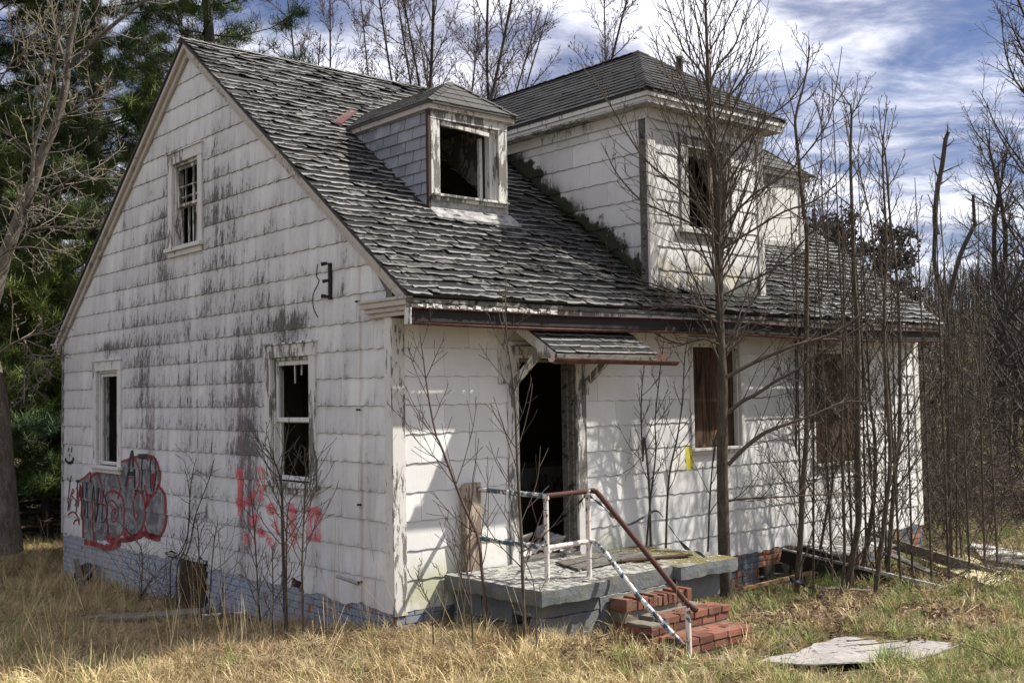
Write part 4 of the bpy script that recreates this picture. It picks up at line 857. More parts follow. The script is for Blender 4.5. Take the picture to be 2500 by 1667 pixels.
# cabinet and rubbish inside the doorway
mb = MB(); mb.box(-2.6, -2.2, 2.3, 4.4, .28, 1.15); cab = mb.build('cabinet', M['room'], house)
for i in range(4):
    mb = MB(); mb.box(-2.19, -2.17, 2.35 + i * .5, 2.8 + i * .5, .75, 1.08); mb.build('drawer_front', M['trim_grey'], cab)
for i in range(26):
    mb = MB(); x = random.uniform(-.75, .02); y = random.uniform(1.62, 2.33); z = .30 + max(0, (-x)) * random.uniform(.05, .55); s = random.uniform(.05, .15)
    q = Vector((random.uniform(-1, 1), random.uniform(-1, 1), random.uniform(-.5, .9))).normalized() * s; r = Vector((random.uniform(-1, 1), random.uniform(-1, 1), random.uniform(-.4, .4))).normalized() * s
    c = Vector((x, y, z + .02)); nn_ = q.cross(r).normalized() * .008
    P = [c - q - r, c + q - r, c + q * .7 + r, c - q * .8 + r * 1.2]; mb.hexa([p - nn_ for p in P] + [p + nn_ for p in P]); mb.build('plaster_fragment', M['plaster'], house)

def dormer(y0, y1, par):
    dx = -1.10; yc = (y0 + y1) / 2; ze = 5.34; zr = 5.75
    mb = MB()
    for a, b in ((y0, y0 + .03), (y1 - .03, y1)):
        P = [(dx, 4.06), (dx, 5.29), (roofx(5.29), 5.29)]
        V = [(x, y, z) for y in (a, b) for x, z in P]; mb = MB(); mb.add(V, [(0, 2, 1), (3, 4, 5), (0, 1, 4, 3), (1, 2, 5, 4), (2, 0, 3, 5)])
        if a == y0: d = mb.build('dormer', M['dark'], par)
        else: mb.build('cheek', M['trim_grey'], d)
    mb = MB(); mb.box(-3.0, dx + .05, y0 - .055, y0 + .0, 5.255, 5.325); mb.box(-3.0, dx + .05, y1, y1 + .055, 5.255, 5.325); mb.box(dx + .036, dx + .085, y0 - .05, y1 + .05, 5.26, 5.325); mb.build('eave_trim', M['trim_rake'], d, bevel=.003)
    # hip roof
    A = (dx + .11, y0 - .075, ze); B = (dx + .11, y1 + .075, ze); R1 = (dx - .33, yc, zr); R2 = (roofx(zr) + .02, yc, zr); A2 = (roofx(ze) + .02, y0 - .075, ze); B2 = (roofx(ze) + .02, y1 + .075, ze)
    mb = MB(); mb.add([A, B, R1, R2, A2, B2] + [(p[0], p[1], p[2] - .025) for p in (A, B, A2, B2)], [(0, 1, 2), (4, 0, 2, 3), (1, 5, 3, 2), (0, 6, 7, 1), (4, 8, 6, 0), (1, 7, 9, 5), (6, 8, 9, 7)]); rf = mb.build('dormer_roof', M['roof_dormer'], d)
    shingle_face(M['roof_dormer'], A2, A, R1, R2, exp=.085, tab=.30, curl=.004, rag=.004, lift=.011); shingle_face(M['roof_dormer'], A, B, R1, R1, exp=.13, tab=.30, curl=.004, rag=.003, lift=.012)
    caps(M['roof_dormer'], A, R1, .06, .10, 'hip_cap', d); caps(M['roof_dormer'], B, R1, .06, .10, 'hip_cap', d)
    return d, dx
d1, dx = dormer(1.27, 2.43, house); d1['label'] = 'near dormer with slate-grey shingled cheek and open black window'
td = lambda u, o, z: (-1.10 + o, u, z)
wd_, lb = window_kit(td, (1.40, 2.27, 4.31, 5.16), .12, d1, 'trim_worn', sill_h=.05, sill_ext=.0, head=.09)
mb = MB(); lb(mb, 2.19, 2.247, -.13, -.04, 4.31, 5.14); lb(mb, 2.13, 2.172, -.20, -.15, 4.31, 5.08); mb.build('sash', M['trim'], wd_, bevel=.003)
mb = MB(); mb.bar(td(1.46, .0, 5.135), td(2.13, .02, 5.085), .03, .045); mb.build('loose_head_strip', M['trim'], wd_)
mb = MB(); lb(mb, 2.174, 2.186, -.16, -.13, 4.33, 5.10); mb.build('gap_shade_strip', M['black'], wd_)  # black strip standing in for the shaded gap between the two sash frames
mb = MB(); mb.box(-1.115, -1.095, 1.27, 2.43, 4.13, 4.29); mb.hexa([(-1.10, 1.25, 4.155), (-.90, 1.25, 4.005), (-.90, 2.47, 4.005), (-1.10, 2.47, 4.155), (-1.10, 1.25, 4.175), (-.90, 1.25, 4.022), (-.90, 2.47, 4.022), (-1.10, 2.47, 4.175)]); mb.build('apron_flashing', M['flash'], d1)
# cheek shingles, left side
def cheek():
    k = 0; z = 4.05
    while z < 5.25:
        x1 = -1.10 + .02; x0 = roofx(z) - .05; s = x1 - .30 + (.15 if k % 2 else 0) + .0
        s = x1 + (.0 if k % 2 else .15)
        while s > x0 - .3:
            b = min(s, x1); a = s - .288; s -= .30
            if b - a < .03: continue
            za = z; rn = random.random(); j = lambda q: random.uniform(-q, q)
            lo = max(a, roofx(z + .13) - .28); 
            if b < roofx(z + .136) - .02: continue
            off = .020 + random.uniform(0, .006); V = [(a, 1.27 - off, za + j(.005)), (b, 1.27 - off - j(.003), za + j(.005)), (b, 1.27 - .006, za + .145), (a, 1.27 - .006, za + .145), (a, 1.268, za), (b, 1.268, za)]
            V = [(x, y, min(zz, 5.30)) for x, y, zz in V]
            piece('cheek_shingle', V, [(0, 1, 2, 3), (4, 5, 1, 0), (0, 3, 4), (1, 5, 2)], [(rn, 0, 0), (rn, 0, 1), (rn, 1, 1), (rn, 1, 0), (rn, 0, 0), (rn, 0, 1)], M['cheek'])
        z += .132; k += 1
cheek(); flush_pieces('cheek_shingle', d1, 300, 'shingle')
mb = MB(); mb.box(dx + .0, dx + .045, 1.235, 1.268, 4.10, 5.29); mb.build('corner_strip', woodm('red_brown_strip', (.03, .018, .015), (.075, .042, .036)), d1)
mb = MB(); mb.add([(-2.766, 1.044, 5.42), (-2.678, 1.13, 5.35), (-3.2, 1.70, 5.74), (-3.22, 1.60, 5.76), (-2.69, 1.14, 5.40)], [(0, 1, 4), (0, 4, 2, 3)]); mb.build('red_flashing', M['copper'], d1)
d2, _ = dormer(7.25, 8.45, house); d2['label'] = 'far dormer closed with a pale board'
mb = MB(); mb.box(-1.115, -1.08, 7.25, 7.40, 4.16, 5.28); mb.box(-1.115, -1.08, 8.30, 8.45, 4.16, 5.28); mb.box(-1.115, -1.075, 7.40, 8.30, 5.14, 5.28); mb.box(-1.12, -1.07, 7.25, 8.45, 4.20, 4.28); mb.build('casing', M['trim_grey'], d2, bevel=.003)
mb = MB(); mb.box(-1.13, -1.10, 7.40, 8.30, 4.16, 5.14); mb.build('closing_board', M['trim'], d2)

# ---- two-storey front wing
wing_holes = [(4.32, 5.02, 4.02, 5.03)]
mb = MB(); prism_strip(mb, 0, -.07, .05, [3.63, 5.79], wing_holes, 3.1, lambda u: 5.42); mb.box(-4.2, -.07, 3.63, 3.73, 3.2, 5.42); mb.box(-4.2, -.07, 5.69, 5.79, 3.2, 5.42); mb.box(-1.7, -1.6, 3.73, 5.69, 3.2, 5.42)
wing = mb.build('wing_wall', M['mortar'], house); wing['label'] = 'tall hip-roofed front wing'
tw = lambda u, o, z: (.05 + o, u, z); twl = lambda u, o, z: (u, 3.63 - o, z)
make_siding(M['sid_wing'], tw, lambda z: (3.72, 5.70), 3.22, 8, [(4.17, 5.17, 3.92, 5.16)])
make_siding(M['sid_wing'], twl, lambda z: (-3.2, -.04), 3.22, 8, [], keep=lambda u, zt_: zt_ > 6.67 - .746 * (u + .3 + 4.49))
mb = MB(); mb.box(.05, .082, 3.60, 3.735, 3.2, 5.41); mb.build('corner_board', M['trim'], wing, bevel=.003)
mb = MB(); mb.box(-.06, .05, 3.598, 3.629, 3.2, 5.41); mb.build('corner_board', M['wood_grey'], wing, bevel=.003)
mb = MB(); mb.box(.05, .082, 5.69, 5.82, 3.2, 5.41); mb.build('corner_board', M['trim_worn'], wing, bevel=.003)
ww, lb = window_kit(tw, wing_holes[0], .14, wing, 'trim_grey', sill_h=.09, head=.12, sill_ext=.1, label='upper wing window without glass, black inside')
sash(lb, ww, 4.36, 4.98, 4.03, 5.0, -.09, .05, mt='trim_worn'); mb = MB(); lb(mb, 4.83, 4.93, -.07, -.05, 4.05, 4.97); mb.build('torn_screen', M['room'], ww)
ex, ey0, ey1, ez = .30, 3.37, 6.05, 5.56
mb = MB(); mb.box(-3.0, ex - .03, ey0 + .03, ey1 - .03, 5.405, 5.425); mb.build('soffit', M['trim_grey'], wing)
mb = MB()
for q, (o, c0, c1) in enumerate(((.0, 5.475, 5.535), (.022, 5.43, 5.474))):
    mb.box(ex - .035 - o, ex - .01 - o, ey0 + .01 + o, ey1 - .01 - o, c0, c1); mb.box(-3.1, ex - .036 - o, ey0 + .01 + o, ey0 + .035 + o, c0, c1); mb.box(-3.1, ex - .036 - o, ey1 - .035 - o, ey1 - .01 - o, c0, c1)
mb.build('fascia_board', M['trim'], wing, bevel=.004)
mb = MB(); mb.box(.083, .11, 3.58, 5.84, 5.28, 5.404); mb.box(-3.0, .082, 3.58, 3.61, 5.28, 5.404); mb.build('frieze_board', M['trim'], wing, bevel=.004)
A = (ex, ey0, ez); B = (ex, ey1, ez); yc = 4.71; R1 = (-1.05, yc, 6.57); R2 = (-4.36, yc, 6.57); A2 = (roofx(ez), ey0, ez); B2 = (roofx(ez), ey1, ez)
mb = MB(); mb.add([A, B, R1, R2, A2, B2] + [(p[0], p[1], p[2] - .03) for p in (A, B, A2, B2)], [(0, 1, 2), (4, 0, 2, 3), (1, 5, 3, 2), (0, 6, 7, 1), (4, 8, 6, 0), (1, 7, 9, 5), (6, 8, 9, 7)]); wr = mb.build('wing_roof', M['roof_wing'], wing)
shingle_face(M['roof_wing'], A2, A, R1, R2, curl=.007, rag=.005); shingle_face(M['roof_wing'], A, B, R1, R1, curl=.007, rag=.005); shingle_face(M['roof_wing'], B, B2, R2, R1, curl=.004)
caps(M['roof_wing'], A, R1, .09, .125, 'hip_cap', wing); caps(M['roof_wing'], B, R1, .09, .125, 'hip_cap', wing); caps(M['roof_wing'], R1, R2, .10, .13, 'ridge_cap', wing)
tube_obj('vent_pipe', [(np.array([(-.55, 4.95, 6.1), (-.55, 4.95, 6.42)]), np.array([.045, .045]))], M['black'], wing, 10)
# moss and leaf rot heaped in the valley against the wing
ch = []; VV = []; FF = []
for i in range(420):
    x = random.uniform(-2.6, .0); y = 3.62 - abs(random.gauss(0, .05)); z = 6.67 - .746 * (x + 4.49) + random.uniform(0, .05); s = random.uniform(.008, .03)
    b = len(VV); VV += [(x - s, y, z - s), (x + s, y - s, z), (x, y + s * .5, z + s), (x + s * .4, y - s, z - s * .5)]; FF += [(b, b + 1, b + 2, b + 2), (b, b + 3, b + 1, b + 1)]
mo = link(bpy.data.objects.new('valley_moss', np_mesh('valley_moss', VV, [f_[:3] for f_ in FF], M['vine_leaf'])), wing); mo['kind'] = 'stuff'

# ---- door hood
mb = MB(); hy0, hy1 = 1.49, 2.93
mb.hexa([(.02, hy0, 2.835), (.70, hy0, 2.425), (.70, hy1, 2.425), (.02, hy1, 2.835), (.02, hy0, 2.875), (.71, hy0, 2.46), (.71, hy1, 2.46), (.02, hy1, 2.875)])
hood = mb.build('door_hood', M['wood_grey'], house); hood['label'] = 'small shingled hood over the front door'
shingle_face(M['roof'], (.735, hy0 - .03, 2.452), (.735, hy1 + .03, 2.452), (.03, hy1 + .03, 2.882), (.03, hy0 - .03, 2.882), exp=.125, tab=.29, curl=.012, rag=.01)
mb = MB(); mb.box(.70, .735, hy0 - .02, hy1 + .02, 2.345, 2.445); mb.build('hood_fascia', M['wood_grey'], hood, bevel=.004)
for y in (hy0 - .022, hy1 - .012):
    mb = MB(); mb.hexa([(.02, y, 2.75), (.70, y, 2.345), (.70, y + .034, 2.345), (.02, y + .034, 2.75), (.02, y, 2.873), (.70, y, 2.46), (.70, y + .034, 2.46), (.02, y + .034, 2.873)]); mb.build('hood_rake', M['trim_worn'], hood, bevel=.004)
mb = MB(); mb.box(.046, .10, hy0 + .02, hy1 - .02, 2.46, 2.55, jit=.003); mb.build('hood_beam', M['trim_grey'], hood)
for y in (1.44, 2.50):
    mb = MB(); mb.bar((.055, y + .02, 2.14), (.50, y + .05, 2.50), .055, .07); mb.box(.041, .10, y - .02, y + .06, 2.03, 2.13, jit=.004); mb.build('bracket', M['trim_worn'], hood, bevel=.004)
mb = MB(); sec = [(.73, 2.40), (.745, 2.365), (.80, 2.355), (.835, 2.385), (.84, 2.40)]; ys = np.linspace(1.36, 3.20, 12)
V = [(x + .01 * math.sin(y * 3), y, z - .012 * (y - 1.4)) for y in ys for x, z in sec]; k = len(sec)
mb.add(V, [(i * k + j, i * k + j + 1, (i + 1) * k + j + 1, (i + 1) * k + j) for i in range(len(ys) - 1) for j in range(k - 1)])
hg = mb.build('hood_gutter', M['rust_gutter'], hood); sd = hg.modifiers.new('s', 'SOLIDIFY'); sd.thickness = .004
mb = MB(); mb.hexa([(.70, 2.80, 2.40), (.72, 2.80, 2.40), (.72, 3.15, 2.40), (.70, 3.15, 2.40), (.70, 2.82, 2.475), (.72, 2.82, 2.475), (.72, 3.12, 2.455), (.70, 3.12, 2.455)]); mb.build('hood_gutter_strap', M['rust_gutter'], hood)

flush_pieces('siding_shingle', house, 300)
flush_pieces('roof_shingle', house, 300)

# ---- things fixed to the gable
mb = MB(); mb.box(-1.092, -1.062, -.05, -.018, 3.06, 3.44); ins = mb.build('service_bracket', M['black'], house); ins['label'] = 'black electric service bracket high on the gable'
ch = [(np.array([(-1.10, -.05, 3.44), (-1.14, -.10, 3.43)]), np.array([.016, .022])), (np.array([(-1.09, -.05, 3.26), (-1.13, -.09, 3.25)]), np.array([.014, .02])), (np.array([(-1.09, -.05, 3.09), (-1.14, -.10, 3.10)]), np.array([.016, .022]))]
tube_obj('insulator', ch, M['black'], ins, 8)
tube_obj('wire', [(smooth_line([(-1.16, -.13, 3.43), (-1.15, -.15, 3.30), (-1.15, -.12, 3.25), (-1.24, -.14, 3.12), (-1.25, -.13, 2.98), (-1.18, -.12, 2.88)], 14), np.full(14, .006))], M['black'], ins, 5)
for z in (3.0, 1.92 + .0, .98, .22): mb = MB(); mb.box(-.585, -.55, -.05, -.018, z - .008, z + .010); mb.build('downpipe_clip', M['black'], house)
tube_obj('pipe_stub', [(np.array([(-.62, -.02, .20), (-.80, -.16, .27)]), np.array([.018, .018]))], M['metal'], house, 10)

# ---- graffiti, laid over the laps of the siding
def lap_off(z): fr = (z / E_) % 1.0; return .021 - .013 * fr + .003
gr = thing('graffiti', 'silver bubble-letter graffiti outlined in red with black tags and a smiley, low on the gable', 'graffiti', (-7.0, 0, 0))
gr.location = (0, 0, 0)
def point_in(poly, x, z):
    c = False; n = len(poly)
    for i in range(n):
        x1, z1 = poly[i]; x2, z2 = poly[(i + 1) % n]
        if (z1 > z) != (z2 > z) and x < (x2 - x1) * (z - z1) / (z2 - z1) + x1: c = not c
    return c
def in_hole(x, z, pad=.0): return any(h[0] - pad < x < h[1] + pad and h[2] - pad < z < h[3] + pad for h in TG)
VV = []; FF = []; PP = []
poly = FILLS[0]; st = .02
for i in range(int(4.2 / st)):
    for j in range(int(1.6 / .02)):
        x = -9.1 + i * st; z = -.02 + j * .02
        if point_in(poly, x + .01, z + .01) and not in_hole(x + .01, z + .01, .01):
            b = len(VV); 
            for (p, q) in ((x, z), (x + st, z), (x + st, z + .02), (x, z + .02)): VV.append((p, -lap_off(q - (.0001 if q > z else -.0001)) + .001, q)); PP.append((.95, 0, 0))
            FF.append((b, b + 1, b + 2, b + 3))
link(bpy.data.objects.new('silver_fill', np_mesh('silver_fill', VV, FF, M['silver_paint'], PP)), gr)
fg = thing('graffiti', 'faded bright red scrawl below the window nearest the corner', 'graffiti', (0, 0, 0))
def strokes(col, m, parent, name, lift):
    VV = []; FF = []; PP = []
    for c, wdt, pts in STROKES:
        if c != col: continue
        L = smooth_line([(x, 0, z) for x, z in pts], max(6, len(pts) * 8)); wz = wdt * .0052 * {'r': .60, 'k': .62, 'p': .80}[col]
        d = np.gradient(L, axis=0); d /= np.linalg.norm(d, axis=1, keepdims=True) + 1e-9; nx, nz = -d[:, 2], d[:, 0]
        for i, p in enumerate(L):
            for s_, al in ((-1.7, 0), (-.7, .95), (.7, .95), (1.7, 0)):
                x = p[0] + nx[i] * wz * s_ * 1.0; z = p[2] + nz[i] * wz * s_ * .62
                y = -lap_off(z) - lift
                if z < .0: y = -.030 - lift
                VV.append((x, y, z)); PP.append((al * (0 if in_hole(x, z, -.005) else 1) * (.55 + .45 * mnoise.noise(Vector((p[0] * 5, p[2] * 5, 1))) if col == 'p' else 1), 0, 0))
        b = len(VV) - 4 * len(L)
        for i in range(len(L) - 1):
            for k in range(3): FF.append((b + i * 4 + k, b + i * 4 + k + 1, b + i * 4 + k + 5, b + i * 4 + k + 4))
    link(bpy.data.objects.new(name, np_mesh(name, VV, FF, m, PP)), parent)
strokes('r', M['spray_r'], gr, 'red_outline', .0015); strokes('k', M['spray_k'], gr, 'black_tag', .003); strokes('p', M['spray_p'], fg, 'red_scrawl', .0015)
flush_pieces('brick', house, 300)
gz = lambda x, y: float(ground_z(np.array(x), np.array(y)))
def rough_box(x0, x1, y0, y1, z0, z1, amp=.008, step=.07, seed=0, sc=5):
    """box with a worn, uneven surface: every face gridded and displaced by noise"""
    V = {}; F = []; VL = []
    def vid(p):
        k = tuple(round(c, 4) for c in p)
        if k not in V:
            q = Vector(p); cx = sum((abs(p[i] - lo) < 1e-5 or abs(p[i] - hi) < 1e-5) for i, (lo, hi) in enumerate(((x0, x1), (y0, y1), (z0, z1))))
            n = mnoise.noise_vector(q * sc + Vector((seed, 0, 0))) * amp + mnoise.noise_vector(q * sc * 4 + Vector((seed, 5, 0))) * amp * .5
            if cx >= 2:
                c = Vector(((x0 + x1) / 2, (y0 + y1) / 2, (z0 + z1) / 2)); dd = (c - q); e = max(0, mnoise.noise(q * 14 + Vector((seed, 9, 0)))) * amp * 2.0 + amp * .2
                for i in range(3):
                    lo, hi = ((x0, x1), (y0, y1), (z0, z1))[i]
                    if abs(p[i] - lo) < 1e-5: n[i] += e
                    elif abs(p[i] - hi) < 1e-5: n[i] -= e
            V[k] = len(VL); VL.append(tuple(q + n))
        return V[k]
    def face(fix, val, a0, a1, b0, b1):
        na = max(1, int(round((a1 - a0) / step))); nb = max(1, int(round((b1 - b0) / step)))
        for i in range(na):
            for j in range(nb):
                q = []
                for (s, t) in ((i, j), (i + 1, j), (i + 1, j + 1), (i, j + 1)):
                    a = a0 + (a1 - a0) * s / na; b = b0 + (b1 - b0) * t / nb
                    q.append(vid((val, a, b) if fix == 0 else ((a, val, b) if fix == 1 else (a, b, val))))
                F.append(tuple(q))
    face(0, x0, y0, y1, z0, z1); face(0, x1, y0, y1, z0, z1); face(1, y0, x0, x1, z0, z1); face(1, y1, x0, x1, z0, z1); face(2, z0, x0, x1, y0, y1); face(2, z1, x0, x1, y0, y1)
    return VL, F
def rb(name, m, par, *a, **k):
    V, F = rough_box(*a, **k); o = bpy.data.objects.new(name, np_mesh(name, V, np.array(F), m, [(random.random(), .5, 0)] * len(V), False)); return link(o, par)

# ------------------------------------------------------------------ porch
porch = thing('concrete_porch', 'mossy blue-grey concrete porch slab in front of the open doorway', 'porch', (0, 0, 0))
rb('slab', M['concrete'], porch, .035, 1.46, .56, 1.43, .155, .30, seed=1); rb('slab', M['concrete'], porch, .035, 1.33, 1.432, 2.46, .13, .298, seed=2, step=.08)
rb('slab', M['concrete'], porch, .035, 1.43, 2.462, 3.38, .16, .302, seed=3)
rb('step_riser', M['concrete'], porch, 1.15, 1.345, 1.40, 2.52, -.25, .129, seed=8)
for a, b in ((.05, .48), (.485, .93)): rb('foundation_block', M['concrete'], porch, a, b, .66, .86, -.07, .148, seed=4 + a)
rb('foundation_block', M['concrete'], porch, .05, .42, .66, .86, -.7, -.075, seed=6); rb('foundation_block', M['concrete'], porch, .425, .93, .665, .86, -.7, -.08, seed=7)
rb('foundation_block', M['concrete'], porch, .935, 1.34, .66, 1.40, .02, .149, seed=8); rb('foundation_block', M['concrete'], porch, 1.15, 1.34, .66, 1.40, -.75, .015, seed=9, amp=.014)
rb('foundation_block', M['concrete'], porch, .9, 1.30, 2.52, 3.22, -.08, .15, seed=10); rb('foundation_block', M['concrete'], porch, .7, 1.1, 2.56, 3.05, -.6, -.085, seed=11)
mb = MB(); mb.box(.06, .9, .90, 3.0, -.8, .12); mb.build('porch_core', M['dark'], porch)
for i in range(9):
    s = random.uniform(.03, .07); x = random.uniform(.92, 1.16); y = random.uniform(.62, .8)
    V, F = rough_box(x - s, x + s, y - s * .6, y + s * .6, -.30 + random.uniform(0, .06), -.20 + random.uniform(0, .1), amp=.02, step=.05, seed=i, sc=9); link(bpy.data.objects.new('rubble', np_mesh('rubble', V, np.array(F), M['mortar'])), porch)
# loose strip boards and chips lying on the slab
bd = thing('loose_board', 'thin dark rotten board lying on the porch slab', 'board', (0, 0, 0)); mb = MB(); mb.bar((.62, 1.62, .318), (1.06, 3.05, .325), .10, .014); mb.build('plank', M['plywood'], bd)
bd = thing('loose_board', 'wider warped plywood scrap on the porch in front of the doorway', 'board', (0, 0, 0)); mb = MB(); mb.hexa([(.35, 1.75, .31), (.9, 1.55, .312), (.75, 2.7, .315), (.25, 2.6, .31), (.35, 1.75, .322), (.9, 1.55, .330), (.75, 2.7, .345), (.25, 2.6, .322)]); mb.build('plank', M['wood_grey'], bd)
V = []; F = []
for i in range(520):
    x = random.uniform(.06, 1.4); y = random.uniform(.62, 3.3)
    if x > 1.27 and 1.4 < y < 2.5: continue
    s = random.uniform(.005, .018) * (1.8 if random.random() < .07 else 1); a = random.uniform(0, 6.28); z = .304; b = len(V)
    for t in range(4):
        an = a + t * 1.57 + random.uniform(-.4, .4); V.append((x + s * math.cos(an), y + s * math.sin(an), z + random.uniform(0, .008)))
    F.append((b, b + 1, b + 2, b + 3))
ch_ = link(bpy.data.objects.new('paint_chips', np_mesh('paint_chips', V, np.array(F), M['plaster'])), porch); ch_['kind'] = 'stuff'

# ------------------------------------------------------------------ brick steps
steps = thing('brick_steps', 'worn red brick steps leading up to the concrete porch', 'steps', (0, 0, 0))
def brick(x0, x1, y0, y1, z0, z1, j=.004):
    mb = MB(); dz = random.uniform(-.003, .003); mb.box(x0, x1, y0, y1, z0 + dz, z1 + dz, jit=j); mb.build('brick', M['brick'], steps, bevel=.004)
def row(xf, y0, y1, z0, z1, bl=.205, dep=.10, x_in=None, off=0, skip=0):
    y = y0 - off
    while y < y1 - .02:
        a, b = max(y, y0), min(y + bl - .011, y1)
        if b - a > .03 and random.random() >= skip: brick(xf - dep, xf + random.uniform(-.004, .004), a, b, z0, z1)
        y += bl
# lowest step
row(2.12, 1.70, 2.68, -.268, -.205); row(2.015, 1.70, 2.68, -.268, -.206, off=.1); row(1.91, 1.70, 2.68, -.268, -.207, off=.03)
row(2.11, 1.62, 2.67, -.345, -.280, off=.1)
rb('mortar_bed', M['mortar'], steps, 1.2, 2.10, 1.63, 2.66, -.62, -.272, seed=21, amp=.006)
# middle step
row(1.84, 1.76, 2.70, -.108, -.045); row(1.735, 1.76, 2.70, -.108, -.046, off=.1); row(1.83, 1.76, 2.69, -.183, -.118, off=.08)
rb('mortar_bed', M['mortar'], steps, 1.2, 1.82, 1.76, 2.68, -.27, -.112, seed=22, amp=.006); rb('mortar_bed', M['mortar'], steps, 1.3, 1.72, 1.72, 2.6, -.112, -.05, seed=25, amp=.006)
# upper step, bricks on edge and badly broken
y = 1.60
while y < 2.40:
    h = .115 - random.random() ** 2 * .05
    brick(1.38 + random.uniform(0, .02), 1.585 - random.random() ** 3 * .05, y, y + .062, .0, h, .006); y += .070
brick(1.36, 1.585, 1.50, 1.592, .0, .112, .006); rb('mortar_bed', M['mortar'], steps, 1.2, 1.55, 1.52, 2.44, -.12, .01, seed=23, amp=.01); rb('mortar_bed', M['mortar'], steps, 1.2, 1.40, 1.55, 2.40, .0, .095, seed=26, amp=.014)
# side cheek on the left with a mortar top
for k, (z0, z1) in enumerate(((-.185, -.122), (-.27, -.20))):
    x = 1.30 - .1 * k
    while x < 1.84:
        brick(x, min(x + .195, 1.86), 1.545, 1.64, z0, z1); x += .205
    brick(1.76 + k * .03, 1.86 + k * .03, 1.645, 1.75, z0, z1)
rb('mortar_bed', M['mortar'], steps, 1.25, 1.85, 1.55, 1.80, -.122, -.092, seed=24, amp=.008); rb('mortar_bed', M['mortar'], steps, 1.25, 1.84, 1.56, 1.74, -.6, -.19, seed=29, amp=.008)
x = 1.35
while x < 2.1: brick(x, x + .19, 1.60, 1.69, -.355, -.292); x += .205
pad = thing('stepping_stone', 'flat grey stone slab sunk in the grass before the brick steps', 'stone', (0, 0, 0)); rb('stone', M['mortar'], pad, 2.17, 2.36, 1.95, 2.60, -.46, -.385, seed=31, amp=.012)
slab_ = thing('stepping_stone', 'dark flat stone at the very bottom edge, below the pale plywood sheet', 'stone', (0, 0, 0)); rb('stone', M['concrete'], slab_, 4.25, 5.3, 2.2, 3.2, -.50, -.385, seed=32, amp=.012)

# ------------------------------------------------------------------ pipe railing
rail = thing('pipe_railing', 'chipped pipe railing in cream, blue and rust beside the brick steps', 'railing', (0, 0, 0))
def pipe_(name, m, pts, r, n=None, par=rail):
    L = np.array(pts, float) if n is None else smooth_line(pts, n); return tube_obj(name, [(L, np.full(len(L), r))], m, par, 12)
pW = (.10, .93); p1 = (1.16, .90); p2 = (1.19, 1.415); p3 = (2.19, 1.66)
pipe_('post', M['pipe_white'], [(p1[0], p1[1], .29), (p1[0], p1[1], 1.10)], .024); pipe_('post', M['pipe_white'], [(p2[0], p2[1], .29), (p2[0], p2[1], 1.09)], .025)
pipe_('post', M['pipe_white'], [(p3[0] + .01, p3[1], -.46), (p3[0], p3[1], .11)], .026)
pipe_('top_rail', M['pipe_blue'], [(.08, pW[1], 1.105), (.6, .915, 1.10), (p1[0], p1[1], 1.10)], .024); pipe_('mid_rail', M['pipe_blue'], [(.08, pW[1], .62), (.6, .915, .615), (p1[0], p1[1], .62)], .024)
pipe_('top_rail', M['pipe_rust'], [(p1[0], p1[1], 1.10), (p2[0], p2[1], 1.11), (p2[0] + .02, p2[1] + .07, 1.115)], .024); pipe_('mid_rail', M['pipe_white'], [(p1[0], p1[1], .62), (p2[0], p2[1], .635)], .024)
pipe_('hand_rail', M['pipe_rust'], [(p2[0] + .015, p2[1] + .03, 1.115), (p2[0] + .05, p2[1] + .065, 1.105), (p2[0] + .10, p2[1] + .075, 1.06), (p3[0] - .02, p3[1] + .02, .14), (p3[0] + .07, p3[1] + .045, .08)], .026)
pipe_('low_rail', M['pipe_blue'], [(p2[0], p2[1], .64), (p2[0] + .05, p2[1] + .02, .635), (p2[0] + .13, p2[1] + .04, .585), (1.7, 1.545, .16), (p3[0] - .01, p3[1], -.27)], .024)
for q in ((p1[0], p1[1], 1.10), (p1[0], p1[1], .62), (p2[0], p2[1], 1.11), (p2[0], p2[1], .635)):
    pipe_('fitting', M['pipe_white'], [(q[0], q[1], q[2] - .035), (q[0], q[1], q[2] + .02)], .030)
wp = thing('wooden_post', 'short beige wooden post standing at the wall end of the railing', 'post', (0, 0, 0))
mb = MB(); mb.box(.04, .13, .81, .965, .30, 1.17, jit=.003); mb.build('post_body', M['post_wood'], wp, bevel=.006)
mb = MB(); mb.box(.045, .125, .77, .808, .31, 1.155, jit=.003); mb.build('side_board', M['post_wood'], wp, bevel=.004)

# ------------------------------------------------------------------ black tape strung through the saplings
def ribbon(name, pts, w, m, parent=None, n=60, tw=3.0, seed=0):
    L = smooth_line(pts, n); V = []; F = []
    for i, p in enumerate(L):
        a = tw * mnoise.noise(Vector((i * .12, seed, 0))) * 2; ww = w * (.35 + .65 * abs(mnoise.noise(Vector((i * .17, 3, seed))) * 2)); o = np.array([math.cos(a) * .25, math.cos(a) * .25, math.sin(a)]) * ww
        V += [tuple(p - o), tuple(p + o)]
    for i in range(n - 1): F.append((2 * i, 2 * i + 1, 2 * i + 3, 2 * i + 2))
    return link(bpy.data.objects.new(name, np_mesh(name, V, np.array(F), m, None, True)), parent)
tp = ribbon('plastic_tape', [(.02, 2.12, .68), (.6, 1.9, .95), (1.19, 1.42, 1.07), (1.1, 1.7, .94), (.9, 2.05, .80), (.7, 2.46, .66), (.55, 2.9, .70), (.4, 3.27, .72), (.55, 3.3, .55), (.8, 3.26, .36), (1.2, 2.99, .37), (1.1, 3.4, .20), (1.0, 3.85, .10), (.9, 4.35, -.08), (.9, 4.77, -.09), (.9, 5.05, -.17), (1.0, 5.2, -.36)], .035, M['tape'], n=110)
tagit(tp, 'black plastic tape strung from the railing past the sapling stems', 'tape')
